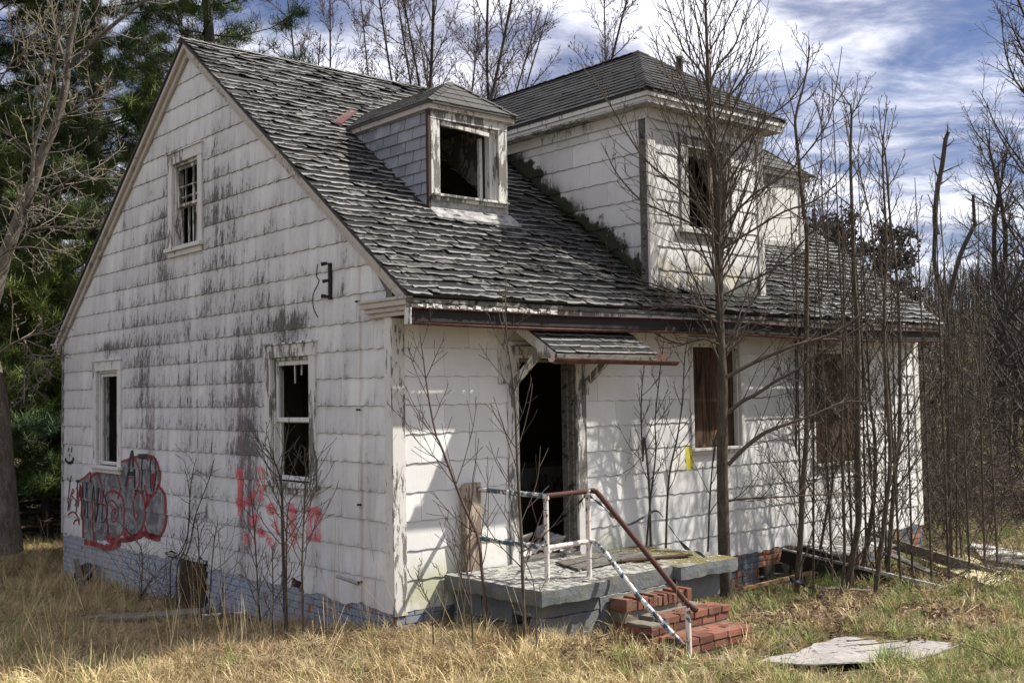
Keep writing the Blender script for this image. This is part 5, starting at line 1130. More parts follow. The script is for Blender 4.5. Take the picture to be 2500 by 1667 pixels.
tp = ribbon('plastic_tape', [(.9, 5.35, -.30), (.85, 5.1, -.2), (1.0, 5.3, -.33), (1.25, 5.1, -.38), (1.1, 5.4, -.36)], .06, M['tape'], n=40, seed=5); tagit(tp, 'crumpled black tape heap at the foot of the sapling thicket', 'tape')
tp = ribbon('plastic_tape', [(1.65, 7.15, -.33), (1.8, 7.2, -.30), (1.85, 7.6, -.26), (2.15, 7.1, -.36), (2.4, 6.9, -.38), (2.25, 7.4, -.24), (2.4, 7.4, -.38)], .05, M['tape'], n=50, seed=9); tagit(tp, 'black tape trailing over the yellow sheet at the right', 'tape')
yt = ribbon('yellow_tape', [(.17, 4.02, 1.42), (.16, 4.03, 1.2), (.17, 4.04, 1.12)], .06, M['yellow'], n=12, tw=.8, seed=2)
V = [(.15, 4.06, 1.40), (.15, 4.13, 1.39), (.16, 4.145, 1.13), (.15, 4.08, 1.12), (.145, 4.13, 1.39), (.17, 4.16, 1.38), (.18, 4.175, 1.14), (.16, 4.145, 1.13)]
yt.data = np_mesh('yellow_tape', V, [(0, 1, 2, 3), (4, 5, 6, 7)], M['yellow']); sd = yt.modifiers.new('s', 'SOLIDIFY'); sd.thickness = .003
tagit(yt, 'yellow plastic strip hanging from a sapling between door and boarded window', 'tape')

# ------------------------------------------------------------------ debris
def slab_obj(name, label, cat, poly, th, m, warp=.0, par=None, part='sheet'):
    t = thing(name, label, cat, (0, 0, 0)) ; n = len(poly); c = np.mean([p[:2] for p in poly], axis=0)
    V = [tuple(p) for p in poly] + [(p[0], p[1], p[2] + th) for p in poly] + [(c[0], c[1], np.mean([p[2] for p in poly]) + th + warp), (c[0], c[1], np.mean([p[2] for p in poly]))]
    F = []
    for i in range(n):
        j = (i + 1) % n; F.append((i, j, n + j, n + i)); F.append((n + i, n + j, 2 * n)); F.append((j, i, 2 * n + 1))
    o = link(bpy.data.objects.new(part, np_mesh(part, V, F, m)), t); return t
def plywood_sheet():
    t = thing('plywood_sheet', 'large whitened plywood sheet lying warped on the grass, lower right', 'plywood', (0, 0, 0))
    A = np.array([2.80, 1.93]); B = np.array([2.62, 3.30]); C = np.array([3.62, 3.86]); D = np.array([3.48, 2.02]); nu, nv = 26, 20; V = []; F = []
    for lay in (0, 1):
        for i in range(nu + 1):
            for j in range(nv + 1):
                u, v = i / nu, j / nv; p = A * (1 - u) * (1 - v) + B * (1 - u) * v + C * u * v + D * u * (1 - v)
                e = 1.0
                if j == nv: p = p + (C - B) / np.linalg.norm(C - B) * 0 + np.array([-.02, .10]) * mnoise.noise(Vector((u * 5, 1, 0))) * .9
                if i == 0: p = p + np.array([-.06, 0]) * mnoise.noise(Vector((v * 6, 5, 0)))
                z = gz(p[0], p[1]) + .045 + .03 * math.sin(v * 5.0 + u * 1.4) + .035 * mnoise.noise(Vector((p[0] * 2.2, p[1] * 2.2, 0))) + .05 * v * (1 - u)
                V.append((p[0], p[1], z + (.012 if lay else 0)))
    N = (nu + 1) * (nv + 1); ix = lambda i, j, l: l * N + i * (nv + 1) + j
    for i in range(nu):
        for j in range(nv):
            if (i, j) in ((nu - 1, nv - 1), (nu - 2, nv - 1), (nu - 1, nv - 2)) or (j == nv - 1 and i in (9, 10, 15)): continue
            F += [(ix(i, j, 1), ix(i + 1, j, 1), ix(i + 1, j + 1, 1), ix(i, j + 1, 1)), (ix(i, j, 0), ix(i, j + 1, 0), ix(i + 1, j + 1, 0), ix(i + 1, j, 0))]
    for i in range(nu): F += [(ix(i, 0, 0), ix(i + 1, 0, 0), ix(i + 1, 0, 1), ix(i, 0, 1))]
    for j in range(nv): F += [(ix(nu, j, 0), ix(nu, j + 1, 0), ix(nu, j + 1, 1), ix(nu, j, 1)), (ix(0, j, 0), ix(0, j, 1), ix(0, j + 1, 1), ix(0, j + 1, 0))]
    link(bpy.data.objects.new('sheet', np_mesh('sheet', V, F, M['ply_pale'])), t)
    mb = MB()
    for (u, v, l) in ((.3, .7, .3), (.5, .6, .5), (.2, .85, .35), (.6, .8, .25)):
        p = A * (1 - u) * (1 - v) + B * (1 - u) * v + C * u * v + D * u * (1 - v); z = gz(p[0], p[1]) + .12
        a = random.uniform(-.3, .3); mb = MB(); mb.bar((p[0], p[1], z), (p[0] + l * math.cos(a) * .3, p[1] + l, z - .01), .02, .006); mb.build('peeled_ply', M['plywood'], t)
plywood_sheet()
def plank(label, a, b, w, h, m, name='plank', cat='board', part='board'):
    t = thing(name, label, cat, (0, 0, 0)); mb = MB(); mb.bar(a, b, w, h); mb.build(part, m, t, bevel=.003); return t
plank('wide old board lying in the grass left, in the gable shade', (-4.0, -1.25, -.44), (-3.40, -.30, -.40), .30, .03, M['old_board'])
plank('narrow old board beside the wide one in the gable shade', (-4.35, -1.35, -.46), (-3.72, -.55, -.43), .16, .025, M['old_board'])
plank('pale aluminium strip lying in the grass before the gable', (-3.20, -.50, -.40), (-2.90, -.10, -.38), .035, .02, M['pipe_white'], 'metal_strip', 'strip')
plank('weathered stick leaning by the gable foundation, far left', (-7.75, -.30, -.25), (-7.10, -.45, -.66), .07, .04, M['wood_grey'])
plank('short broken board leaning on the far left foundation', (-7.45, -.12, -.32), (-7.30, -.5, -.64), .06, .03, M['wood_grey'])
plank('long thin wooden pole lying along the right foundation', (.25, 4.95, -.37), (.46, 6.95, -.26), .045, .045, woodm('tan_pole', (.26, .15, .08), (.42, .27, .15), (20, 2, 20)), 'pole', 'pole')
# cellar hatch beside the right foundation: two cheek boards and a collapsed lid
h = thing('cellar_hatch', 'collapsed cellar hatch beside the right part of the front wall', 'hatch', (0, 0, 0))
mb = MB(); mb.bar((.05, 6.05, -.02), (1.9, 6.75, -.38), .05, .035); mb.build('edge_board', M['trim_grey'], h, bevel=.003)
mb = MB(); mb.bar((.05, 6.02, -.10), (1.6, 6.66, -.45), .03, .16); mb.build('cheek_board', M['dark'], h)
mb = MB(); mb.bar((.05, 8.0, -.02), (1.95, 7.9, -.36), .05, .14); mb.build('edge_board', M['old_board'], h)
mb = MB(); mb.hexa([(.04, 6.4, .0), (.6, 6.5, -.12), (.6, 7.9, -.12), (.04, 7.9, .02), (.04, 6.4, .02), (.6, 6.5, -.10), (.6, 7.9, -.10), (.04, 7.9, .04)]); mb.build('lid', M['trim_grey'], h)
mb = MB(); mb.box(-.1, .05, 5.6, 7.2, -1.0, -.2); mb.build('dark_opening', M['dark'], h)
slab_obj('yellow_sheet', 'straw-yellow sheet lying beyond the cellar hatch at the right', 'sheet', [(.35, 8.7, -.36), (2.0, 7.25, -.36), (2.35, 7.05, -.37), (2.2, 7.9, -.36), (.9, 9.2, -.35)], .02, M['yellow_board'], .04)
slab_obj('plaster_board', 'grey sheet board lying in brush at the right edge', 'sheet', [(.40, 10.3, -.34), (1.35, 9.9, -.34), (2.2, 9.1, -.34), (1.5, 8.6, -.34)], .03, M['trim'], .03)
slab_obj('plaster_board', 'darker board fallen across the grey sheet at the right edge', 'sheet', [(1.35, 9.0, -.30), (2.3, 8.6, -.30), (2.4, 8.35, -.30), (1.5, 8.5, -.30)], .03, M['wood_grey'], .02)
for lab, p, q, w_, h_, m_ in (('grey board lying crosswise beyond the yellow sheet at the right', (1.2, 8.3, -.31), (2.35, 8.15, -.33), .14, .03, 'wood_grey'), ('white-painted board end poking out of the brambles at the right', (.7, 9.6, -.28), (1.9, 9.9, -.33), .12, .03, 'trim_grey'), ('broken brown board on top of the fallen sheets at the right', (1.5, 8.9, -.25), (2.2, 9.6, -.30), .16, .02, 'old_board'),
    ('thin split lath lying in the leaves before the cellar hatch', (1.3, 6.0, -.36), (2.3, 6.5, -.37), .04, .02, 'wood_grey'), ('dark branch-like stick lying from the porch corner into the grass', (1.2, 3.55, -.36), (2.3, 4.6, -.39), .035, .03, 'bark_brown'), ('second stick lying beside the porch, nearer the steps', (1.0, 3.3, -.38), (2.0, 3.9, -.39), .03, .03, 'bark_brown'), ('grey rotten plank tilted over the hatch lid', (.3, 7.5, -.05), (1.5, 7.2, -.30), .13, .025, 'wood_grey'),
    ('short dark board at the foot of the thicket', (.9, 5.6, -.36), (1.5, 5.9, -.37), .10, .03, 'old_board')):
    plank(lab, p, q, w_, h_, M[m_])
for i, (x, y, s_) in enumerate(((-.75, -.42, .05), (.55, .18, .055), (-5.6, -.9, .05))):
    V, F = rough_box(x - s_, x + s_, y - s_, y + s_, gz(x, y) - .03, gz(x, y) + s_ * 1.1, amp=.02, step=.03, seed=40 + i, sc=12); o = link(bpy.data.objects.new('stone', np_mesh('stone', V, np.array(F), M['mortar'], None, True)))
    tagit(o, ('pale stone at the gable foot near the corner', 'pale stone in the matted grass left of the porch', 'pale stone in the shaded grass at the left')[i], 'stone')
db = thing('old_tyre', 'dark discarded tyre leaning on the foundation, far left', 'tyre', (0, 0, 0))
V = []; F = []
for i in range(25):
    a = i / 24 * 2 * math.pi
    for j in range(8):
        b = j / 8 * 2 * math.pi; r = .20 + .065 * math.cos(b); V.append((-7.62 + r * math.cos(a) * .95 + .0, -.28 - .07 * math.sin(b) - .10 * math.sin(a) * -1, -.53 + r * math.sin(a) * .9))
for i in range(24):
    for j in range(8): F.append((i * 8 + j, i * 8 + (j + 1) % 8, (i + 1) * 8 + (j + 1) % 8, (i + 1) * 8 + j))
link(bpy.data.objects.new('tyre_ring', np_mesh('tyre_ring', V, np.array(F), M['black'], None, True)), db)

# ------------------------------------------------------------------ plants
R_ = random.Random(11)
def unit(v): return v / (np.linalg.norm(v) + 1e-9)
def grow(p, d, length, r0, out, level, P, rnd):
    """one branch with side shoots. P: dict(n children per level, angle, up tropism, wander, kids ratio, K points)"""
    K = P['K'][min(level, len(P['K']) - 1)]; pts = [np.array(p, float)]; d = unit(np.array(d, float)); st = length / (K - 1); up = P['up'][min(level, len(P['up']) - 1)]; wd = P['wander']
    dirs = [d]
    for i in range(K - 1):
        d = unit(d + np.array([rnd.gauss(0, wd), rnd.gauss(0, wd), rnd.gauss(0, wd * .6) + up]))
        if P.get('clampx') is not None and pts[-1][0] + d[0] * st < P['clampx']: d[0] = abs(d[0]) * .3
        pts.append(pts[-1] + d * st); dirs.append(d)
    tip = P.get('tip', .0022); rad = np.linspace(r0, max(tip, r0 * .22), K); out.setdefault(level, []).append((np.array(pts), rad))
    if level >= P['levels']: return
    n = P['n'][min(level, len(P['n']) - 1)]; n = int(n * (.7 + rnd.random() * .6)) if n > 1 else n
    side = rnd.random() * 6.28
    for c in range(n):
        t = P.get('t0', .22) + (1 - P.get('t0', .22)) * (c + rnd.random() * .8) / n; t = min(t, .97); f = t * (K - 1); i = min(int(f), K - 2); q = pts[i] + (pts[i + 1] - pts[i]) * (f - i); dd = dirs[i + 1]
        side += 2.4 + rnd.gauss(0, .4); a = unit(np.cross(dd, [.13, .21, 1.0] if abs(dd[2]) < .95 else [1., 0, 0])); b = np.cross(dd, a); lat = a * math.cos(side) + b * math.sin(side)
        an = math.radians(P['ang'][min(level, len(P['ang']) - 1)] + rnd.gauss(0, 8)); nd = dd * math.cos(an) + lat * math.sin(an)
        ln = length * P['ratio'][min(level, len(P['ratio']) - 1)] * (1 - .55 * t) * (.6 + .7 * rnd.random()); grow(q, nd, ln, max(tip, min(r0 * .55, rad[i] * .6)), out, level + 1, P, rnd)
def taper(pts, r0, r1, n=None):
    L = smooth_line(pts, n or max(6, len(pts) * 3)); return (L, r1 + (r0 - r1) * (1 - np.linspace(0, 1, len(L))) ** .65)
def shoots(chain, out, n, t0, length, ang, P, rnd, level=1, flat=None, r=.006, up=None):
    L, rad = chain; K = len(L); side = rnd.random() * 6
    for c in range(n):
        t = t0 + (1 - t0) * (c + rnd.random() * .7) / n; i = min(int(t * (K - 1)), K - 2); dd = unit(L[i + 1] - L[i]); side += 2.4 + rnd.gauss(0, .5)
        a = unit(np.cross(dd, [.2, .3, 1.0] if abs(dd[2]) < .9 else [1., .2, 0])); b = np.cross(dd, a); lat = a * math.cos(side) + b * math.sin(side)
        if flat is not None: lat = unit(lat * np.array([flat, 1, 1]))
        if P.get('clampx') is not None and L[i][0] < P['clampx'] + .25: lat[0] = abs(lat[0]) * .4; lat = unit(lat)
        an = math.radians(ang + rnd.gauss(0, 7)); nd = dd * math.cos(an) + lat * math.sin(an)
        grow(L[i], nd, length * (1.1 - .75 * t) * (.6 + .6 * rnd.random()), min(r, rad[i] * .7), out, level, P, rnd)
def finish_tree(root, trunk_chains, out, m_trunk, m_twig, sides=(9, 4, 3), names=('trunk', 'branches', 'twigs')):
    tube_obj(names[0], trunk_chains, m_trunk, root, sides[0])
    lv = sorted(out); A = [c for l in lv[:1] for c in out[l]]; B = [c for l in lv[1:] for c in out[l]]
    if A: tube_obj(names[1], A, m_twig, root, sides[1])['kind'] = 'stuff'
    if B:
        o = tube_obj(names[2], B, m_twig, root, sides[2]); o['kind'] = 'stuff'

# the sapling tree in front of the house
mt = thing('bare_tree', 'tall leafless tree with a grey-brown trunk right of the porch, before the boarded window', 'tree', tuple(STEMS['main'][0])); mt.location = (0, 0, 0)
tk = smooth_line(STEMS['main'], 44); tr_r = np.interp(tk[:, 2], [-.5, -.2, .5, 2.3, 3.6, 5.0, 7.5], [.095, .075, .070, .058, .042, .028, .008]); tkc = (tk, tr_r)
out = {}; PM = dict(K=[9, 6, 5], levels=2, n=[8, 3], ang=[42, 40], up=[.10, .10, .08], wander=.055, ratio=[.42, .4], tip=.0030, clampx=.10, t0=.18)
R_ = random.Random(5)
for k, v in STEMS.items():
    if k.startswith('limb'):
        r0 = .026 if k in ('limb0', 'limb1', 'limb2') else .015
        c = taper(v, r0, .004, 16); out.setdefault(0, []).append(c); ln = np.linalg.norm(np.diff(c[0], axis=0), axis=1).sum()
        shoots(c, out, int(5 + ln * 5.5), .15, .28 * ln + .22, 38, PM, R_, 1, None, .007)
sh = []; K = len(tk); side = 0
for i in range(54):
    t = .28 + .70 * i / 54; j = int(t * (K - 1)); side += 2.4 + R_.gauss(0, .3); dx_ = math.cos(side); dy_ = math.sin(side)
    if dx_ < 0: dx_ *= .12 if tk[j][2] < 5.6 else 1
    h = tk[j][2]; ln = np.interp(h, [1, 2.5, 5, 7, 8.5], [1.5, 2.1, 1.7, 1.0, .5]) * (.7 + .5 * R_.random()); nd = np.array([dx_ * .75, dy_, .95 + .25 * R_.random()])
    grow(tk[j], nd, ln, min(.014, tr_r[j] * .5), out, 0, PM, R_)
finish_tree(mt, [tkc], out, M['bark_sap'], M['bark_twig'], (12, 5, 3))

# the thicket of saplings at the right end of the front wall
PT = dict(K=[7, 5, 4], levels=2, n=[6, 3], ang=[34, 40], up=[.10, .08, .05], wander=.06, ratio=[.45, .5], tip=.0028, clampx=.06, t0=.12)
tl = ['thick leaning sapling stem, leftmost of the thicket before the right window', 'thin straight sapling stem just left of the far boarded window', 'sapling stem before the left edge of the far boarded window', 'slender sapling stem crossing the middle of the far boarded window', 'tall thick sapling stem at the right edge of the far boarded window',
      'sapling stem with bend just right of the far boarded window', 'tall leaning sapling stem near the right wall corner', 'tall sapling stem nearest the white corner board', 'thin stem rooted nearest the grass in the thicket', 'sapling stem overlapping the right corner board', 'tall stem rising above the eave from the middle of the thicket', 'thin straight stem in front of the far boarded window, reaching the far dormer', 'short forked stem beside the leftmost thicket sapling']
for i in range(1, 14):
    v = STEMS['t%d' % i]; root = thing('sapling', tl[i - 1], 'sapling', (0, 0, 0), 'saplings of the thicket by the right end of the house')
    ext = list(v); a_, b_ = np.array(v[-2]), np.array(v[-1])
    if b_[2] < 3.9: ext = ext + [tuple(b_ + unit(b_ - a_) * (1.3 + R_.random() * 1.2))]
    r0 = {1: .038, 5: .042, 6: .034, 7: .030, 8: .030}.get(i, .021); c = taper(ext, r0, .004, 24); out = {}
    shoots(c, out, 26 if r0 > .025 else 18, .06, 1.45, 40, PT, R_, 0, None, .008)
    finish_tree(root, [c], out, M['bark_sap'], M['bark_twig'], (8, 4, 3), ('stem', 'branches', 'twigs'))
xt = ['extra thin stem in the densest part of the thicket near the hatch', 'thin stem right against the tall bent sapling', 'thin stem leaning left over the far boarded window', 'thin stem leaning right past the wall corner', 'thin dark stem at the back of the thicket by the wall', 'short stem at the grassy front edge of the thicket', 'thin curved stem rising from the hatch boards', 'slim stem beyond the wall corner', 'slim stem near the thicket middle, forked at eave height', 'slim stem left of the cellar hatch lid', 'thin stem over the white edge board of the hatch', 'last slim stem before the woods, right of the corner board', 'hair-thin stem against the plywood of the far window', 'thin stem leaning across the lower wall beyond the window', 'faint stem close to the tall bent sapling, left side', 'short thin stem at the foot of the corner board', 'thin stem in the gap between window and corner board', 'stem with many side twigs above the hatch lid', 'thin stem half hidden by the leftmost thick sapling', 'rearmost thin stem rubbing the eave gutter']
for i in range(20):
    x = .35 + R_.random() * 1.5; y = 5.6 + R_.random() * 3.2; root = thing('sapling', xt[i], 'sapling', (0, 0, 0), 'saplings of the thicket by the right end of the house')
    h_ = 2.8 + R_.random() * 2.2; lx, ly = R_.gauss(.0, .12), R_.gauss(0, .2); c = taper([(x, y, -.45), (x + lx * .4, y + ly * .5, h_ * .5), (x + lx, y + ly, h_)], .016, .004, 18); out = {}
    shoots(c, out, 12, .08, 1.0, 36, PT, R_, 0, None, .007); finish_tree(root, [c], out, M['bark_sap'], M['bark_twig'], (7, 4, 3), ('stem', 'branches', 'twigs'))
# smaller ones in front of the house
for k in list(STEMS):
    if k[0] in 'fg':
        v = [tuple(q) for q in STEMS[k]]
        if k[0] == 'f': v = [(q[0], min(q[1], -.07), q[2]) for q in v]
        g0 = gz(v[0][0], v[0][1])
        if v[0][2] > g0 + .03: v = [(v[0][0], v[0][1], g0 - .05)] + v
        STEMS[k] = v
PF = dict(K=[7, 5, 4], levels=1, n=[4, 2], ang=[36, 40], up=[.11, .06, .05], wander=.06, ratio=[.45, .5], tip=.003, t0=.2)
fl = {'fA': ('leafless sapling standing before the sill of the window nearest the corner', .020, 22, 1.0), 'fA2': ('short second stem beside the sapling under the window', .012, 8, .5), 'fB': ('slim sapling right of the sapling under the gable window', .012, 16, .75), 'fC': ('slim sapling left of the sapling under the gable window', .011, 13, .7), 'fD': ('low thin sapling between two taller ones before the gable', .009, 9, .45),
      'fE': ('thin sapling in front of the wooden hatch board', .010, 9, .4), 'gA': ('tall slender sapling in front of the doorway', .017, 20, 1.0), 'gB': ('dark reddish sapling crossing the wooden post of the railing', .018, 18, 1.0), 'gC': ('thin sapling left of the porch, rooted in matted grass', .009, 11, .6), 'gD': ('low thin sapling between the house corner and the porch', .007, 7, .4), 'gE': ('short twiggy stem close to the house corner', .006, 6, .35), 'gF': ('thin weed stem before the broken porch block', .006, 6, .3),
      'hA': ('forked sapling growing behind the porch against the front wall', .015, 17, .8), 'hA2': ('second stem of the forked growth behind the porch', .012, 9, .55), 'hB': ('dark sapling with the yellow strip, left of the boarded window', .014, 12, .6), 'hC': ('pair stem close to the trunk of the tall leafless tree', .012, 8, .5)}
for k, (lab, r0, n, ln) in fl.items():
    root = thing('sapling', lab, 'sapling', (0, 0, 0), 'young saplings around the house front'); c = taper(STEMS[k], r0, .003, 20); out = {}; P_ = dict(PF)
    if k[0] == 'h': P_['clampx'] = .06
    pass
    shoots(c, out, n, .28 if k[0] == 'f' else .2, ln, 42, P_, R_, 0, None, .0055)
    finish_tree(root, [c], out, M['bark_sap'] if k != 'gB' else M['bark_redtwig'], M['bark_redtwig'] if k in ('gB', 'gC', 'gD') else M['bark_twig'], (7, 4, 3), ('stem', 'branches', 'twigs'))
# arching vine shrub before the foundation
root = thing('vine_shrub', 'tangled leafless vine shrub arching against the gable beside the silver graffiti', 'shrub', (0, 0, 0)); out = {}
tc_ = [taper(STEMS[k], .010, .003, 18) for k in ('fF1', 'fF2', 'fF3', 'fF4', 'fF5')]
PV = dict(K=[9, 6], levels=1, n=[4], ang=[45], up=[-.02, -.02], wander=.22, ratio=[.5], tip=.0018, t0=.1)
for c in tc_: shoots(c, out, 9, .2, .7, 50, PV, R_, 0, None, .004)
for i in range(34):
    x = -5.6 + R_.random() * 2.6; y = -.18 - R_.random() * .3; grow([x, y, gz(x, y)], [R_.gauss(0, .6), -.1, 1], .6 + R_.random() * .9, .005, out, 0, PV, R_)
finish_tree(root, tc_, out, M['bark_twig'], M['bark_twig'], (6, 4, 3), ('stem', 'branches', 'twigs'))

# the big leaning tree at the left edge
bt = thing('bare_tree', 'big lichen-spotted leafless tree leaning in from the left edge in front of the pines', 'tree', (0, 0, 0))
v = STEMS['bigL']; L = smooth_line(v, 50); L = L - RT * np.interp(np.linspace(0, 1, 50), [0, .25, .5, 1], [.17, .14, .0, 0])[:, None]; rr = np.interp(np.linspace(0, 1, 50), [0, .06, .3, .45, .6, .8, 1], [.29, .25, .20, .11, .08, .062, .05]); chs = [(L, rr)]; out = {}
PB = dict(K=[9, 7, 5], levels=2, n=[5, 3], ang=[45, 45], up=[.05, .04, .02], wander=.13, ratio=[.5, .5], tip=.0045, t0=.15)
R_ = random.Random(21)
for i in range(15):
    r0 = {0: .05, 1: .04, 2: .026, 3: .028, 5: .026, 10: .022}.get(i, .014); c = taper(STEMS['bigLb%d' % i], r0, .012, 18); chs.append(c); ln = np.linalg.norm(np.diff(c[0], axis=0), axis=1).sum()
    shoots(c, out, int(5 + ln * 3.0), .15, .32 * ln + .5, 45, PB, R_, 0, None, .009)
shoots(chs[0], out, 12, .45, 1.7, 55, PB, R_, 0, None, .012)
finish_tree(bt, chs, out, M['bark_pale'], M['bark_paletwig'], (10, 4, 3))

def back_tree(name, label, base, height, r0, spread, P, seed, mt_, mw, lean=(0, 0), nlimb=14, t0=.25, group=None, fork=2, buds=0, cat='tree'):
    rn = random.Random(seed); root = thing(name, label, cat, base, group); chs = []; out = {}
    for f_ in range(fork):
        a = rn.random() * 6.28; dv = P.get('div', .10) * (fork > 1); a += f_ * 6.28 / fork; dx_ = lean[0] + math.cos(a) * dv; dy_ = lean[1] + math.sin(a) * dv
        pts = [np.array([0, 0, 0.]), np.array([dx_ * height * .3, dy_ * height * .3, height * .33]), np.array([dx_ * height * .65 + rn.gauss(0, .2), dy_ * height * .65 + rn.gauss(0, .2), height * .66]), np.array([dx_ * height, dy_ * height, height * (.9 + .1 * rn.random())])]
        c = taper(pts, r0, .014, 16); chs.append(c); shoots(c, out, nlimb, t0, spread, P.get('a0', 38), P, rn, 0, None, r0 * P.get('lr', .4))
    finish_tree(root, chs, out, mt_, mw, (8, 4, 3))
    if buds:
        tips = [q[0][-1] for l in out for q in out[l]] + [q[0][-2] for l in out for q in out[l]]; rn.shuffle(tips); V = []; F = []
        for q in tips[:buds]:
            s = .010 + rn.random() * .014; b = len(V); V += [tuple(q + np.array([-s, 0, 0])), tuple(q + np.array([s, s * .4, 0])), tuple(q + np.array([0, -s * .3, s * 1.6])), tuple(q + np.array([0, s, s * .5]))]; F += [(b, b + 1, b + 2), (b, b + 2, b + 3), (b + 1, b + 3, b + 2)]
        o = link(bpy.data.objects.new('buds', np_mesh('buds', V, np.array(F), M['bud'])), root); o['kind'] = 'stuff'
    return root
PU = dict(K=[9, 6, 5], levels=2, n=[12, 5], ang=[34, 40], up=[.05, .05, .04], wander=.08, ratio=[.42, .5], tip=.0042, t0=.10, a0=36, lr=.30, div=.24)
bk = [('first budding tree from the left behind the ridge, small and low', (-17.9, 8.2), 12.0, .10, 2.2, 1), ('budding tree with twin trunks rising behind the middle of the ridge', (-12.4, 8.7), 13.6, .16, 3.3, 2), ('dense budding tree just right of the twin-trunked one behind the ridge', (-11.6, 8.0), 12.2, .11, 2.6, 3), ('slim budding tree behind the near dormer', (-11.2, 9.6), 11.6, .09, 2.2, 4), ('straight budding tree between near dormer and wing roof', (-9.8, 9.8), 12.6, .12, 2.6, 5), ('budding tree leaning right beside the wing roof', (-9.6, 11.2), 12.4, .11, 2.6, 6), ('budding tree behind the left part of the ridge with reddish twigs', (-15.0, 7.6), 13.0, .11, 2.9, 7), ('faint budding tree far behind the left part of the ridge', (-19.0, 10.5), 14.0, .11, 2.9, 8), ('budding tree just left of the near dormer', (-13.6, 10.4), 12.6, .11, 2.9, 9), ('thin budding tree between the twin-trunked one and the dormer', (-11.9, 10.6), 12.0, .09, 2.6, 10)]
for i, (lab, b, hgt, r0, sp, sd_) in enumerate(bk):
    back_tree('budding_tree', lab, (b[0], b[1], -.5), hgt + (1.0 if i != 0 else 0), r0 * .36, sp * 1.05, PU, sd_ + 30, M['bark_dark'], M['bark_redtwig'], (.01, .02 * (i % 3 - 1)), 26, .30, 'budding trees behind the roof ridge', 2, 1100)
# right edge tree and snags
PR = dict(K=[9, 7, 5], levels=2, n=[10, 7], ang=[40, 45], up=[.08, .05, .02], wander=.10, ratio=[.45, .45], tip=.0045, t0=.12, a0=42, lr=.22)
back_tree('bare_tree', 'tall fine-twigged bare tree filling the right edge against the sky', (-4.2, 24.9, -.5), 16.5, .17, 4.6, PR, 77, M['bark_dark'], M['wood_twig'], (-.02, -.03), 30, .20, None, 2)
back_tree('bare_tree', 'second bare tree behind the right edge tree, lower against the sky', (-9.0, 31.0, -.5), 11.5, .14, 3.6, PR, 78, M['bark_dark'], M['wood_twig'], (0, -.02), 22, .22, None, 2)
for nm, lab, ks, r0, r1 in (('dead_snag', 'straight dead snag with a broken top standing against the sky at the right', ('sk1', 'sk1b'), .06, .04), ('dead_snag', 'crooked dead trunk curving up right of the straight snag', ('sk2',), .06, .03)):
    root = thing(nm, lab, 'tree', (0, 0, 0)); out = {}; chs = []
    for k in ks:
        c = taper(STEMS[k], r0, r1, 20)
        if k != 'sk1': g0 = c[0][0].copy(); g0[2] = -.6; c = (np.vstack([[g0], c[0]]), np.concatenate([[r0 * 1.3], c[1]]))
        chs.append(c)
    if len(chs) == 1: pass
    PS = dict(PR); PS['levels'] = 1; PS['n'] = [4]
    shoots(chs[0], out, 9, .2, .7, 60, PS, R_, 0, None, .02); finish_tree(root, chs, out, M['bark_pale'] if False else M['bark_dark'], M['bark_twig'], (8, 4, 3))
# vine-hung tree behind the far end of the house
root = thing('vine_covered_tree', 'dark tree hung with dead vines and leaves behind the far end of the roof', 'tree', (-2.6, 11.6, -.5)); rn = random.Random(3); out = {}; chs = []
for a in ((.0, .0), (.35, .25), (-.3, .1), (.15, -.35)):
    c = taper([(0, 0, 0), (a[0], a[1], 2.2), (a[0] * 1.6, a[1] * 1.6, 4.3), (a[0] * 2, a[1] * 2, 5.3 + rn.random() * .9)], .14, .03, 14); chs.append(c)
    shoots(c, out, 20, .40, 1.45, 62, dict(K=[8, 6, 5], levels=2, n=[9, 5], ang=[50, 50], up=[-.03, -.12, -.10], wander=.20, ratio=[.45, .45], tip=.007, t0=.1), rn, 0, None, .03)
finish_tree(root, chs, out, M['bark_dark'], M['bark_dark'], (8, 4, 3)); V = []; F = []
for l in out:
    for q in out[l]:
        for p in q[0][1:]:
            for _ in range(2):
                if rn.random() < .42:
                    s = .018 + rn.random() * .035; c = p + np.array([rn.gauss(0, .06), rn.gauss(0, .06), rn.gauss(0, .06)]); b = len(V); a = rn.random() * 6; V += [tuple(c + s * np.array([math.cos(a), math.sin(a), -.3])), tuple(c - s * np.array([math.cos(a), math.sin(a), .3])), tuple(c + s * np.array([.3 * math.sin(a), .3, 1.1]))]; F.append((b, b + 1, b + 2))
o = link(bpy.data.objects.new('vine_leaves', np_mesh('vine_leaves', V, np.array(F), M['vine_leaf'])), root); o['kind'] = 'stuff'

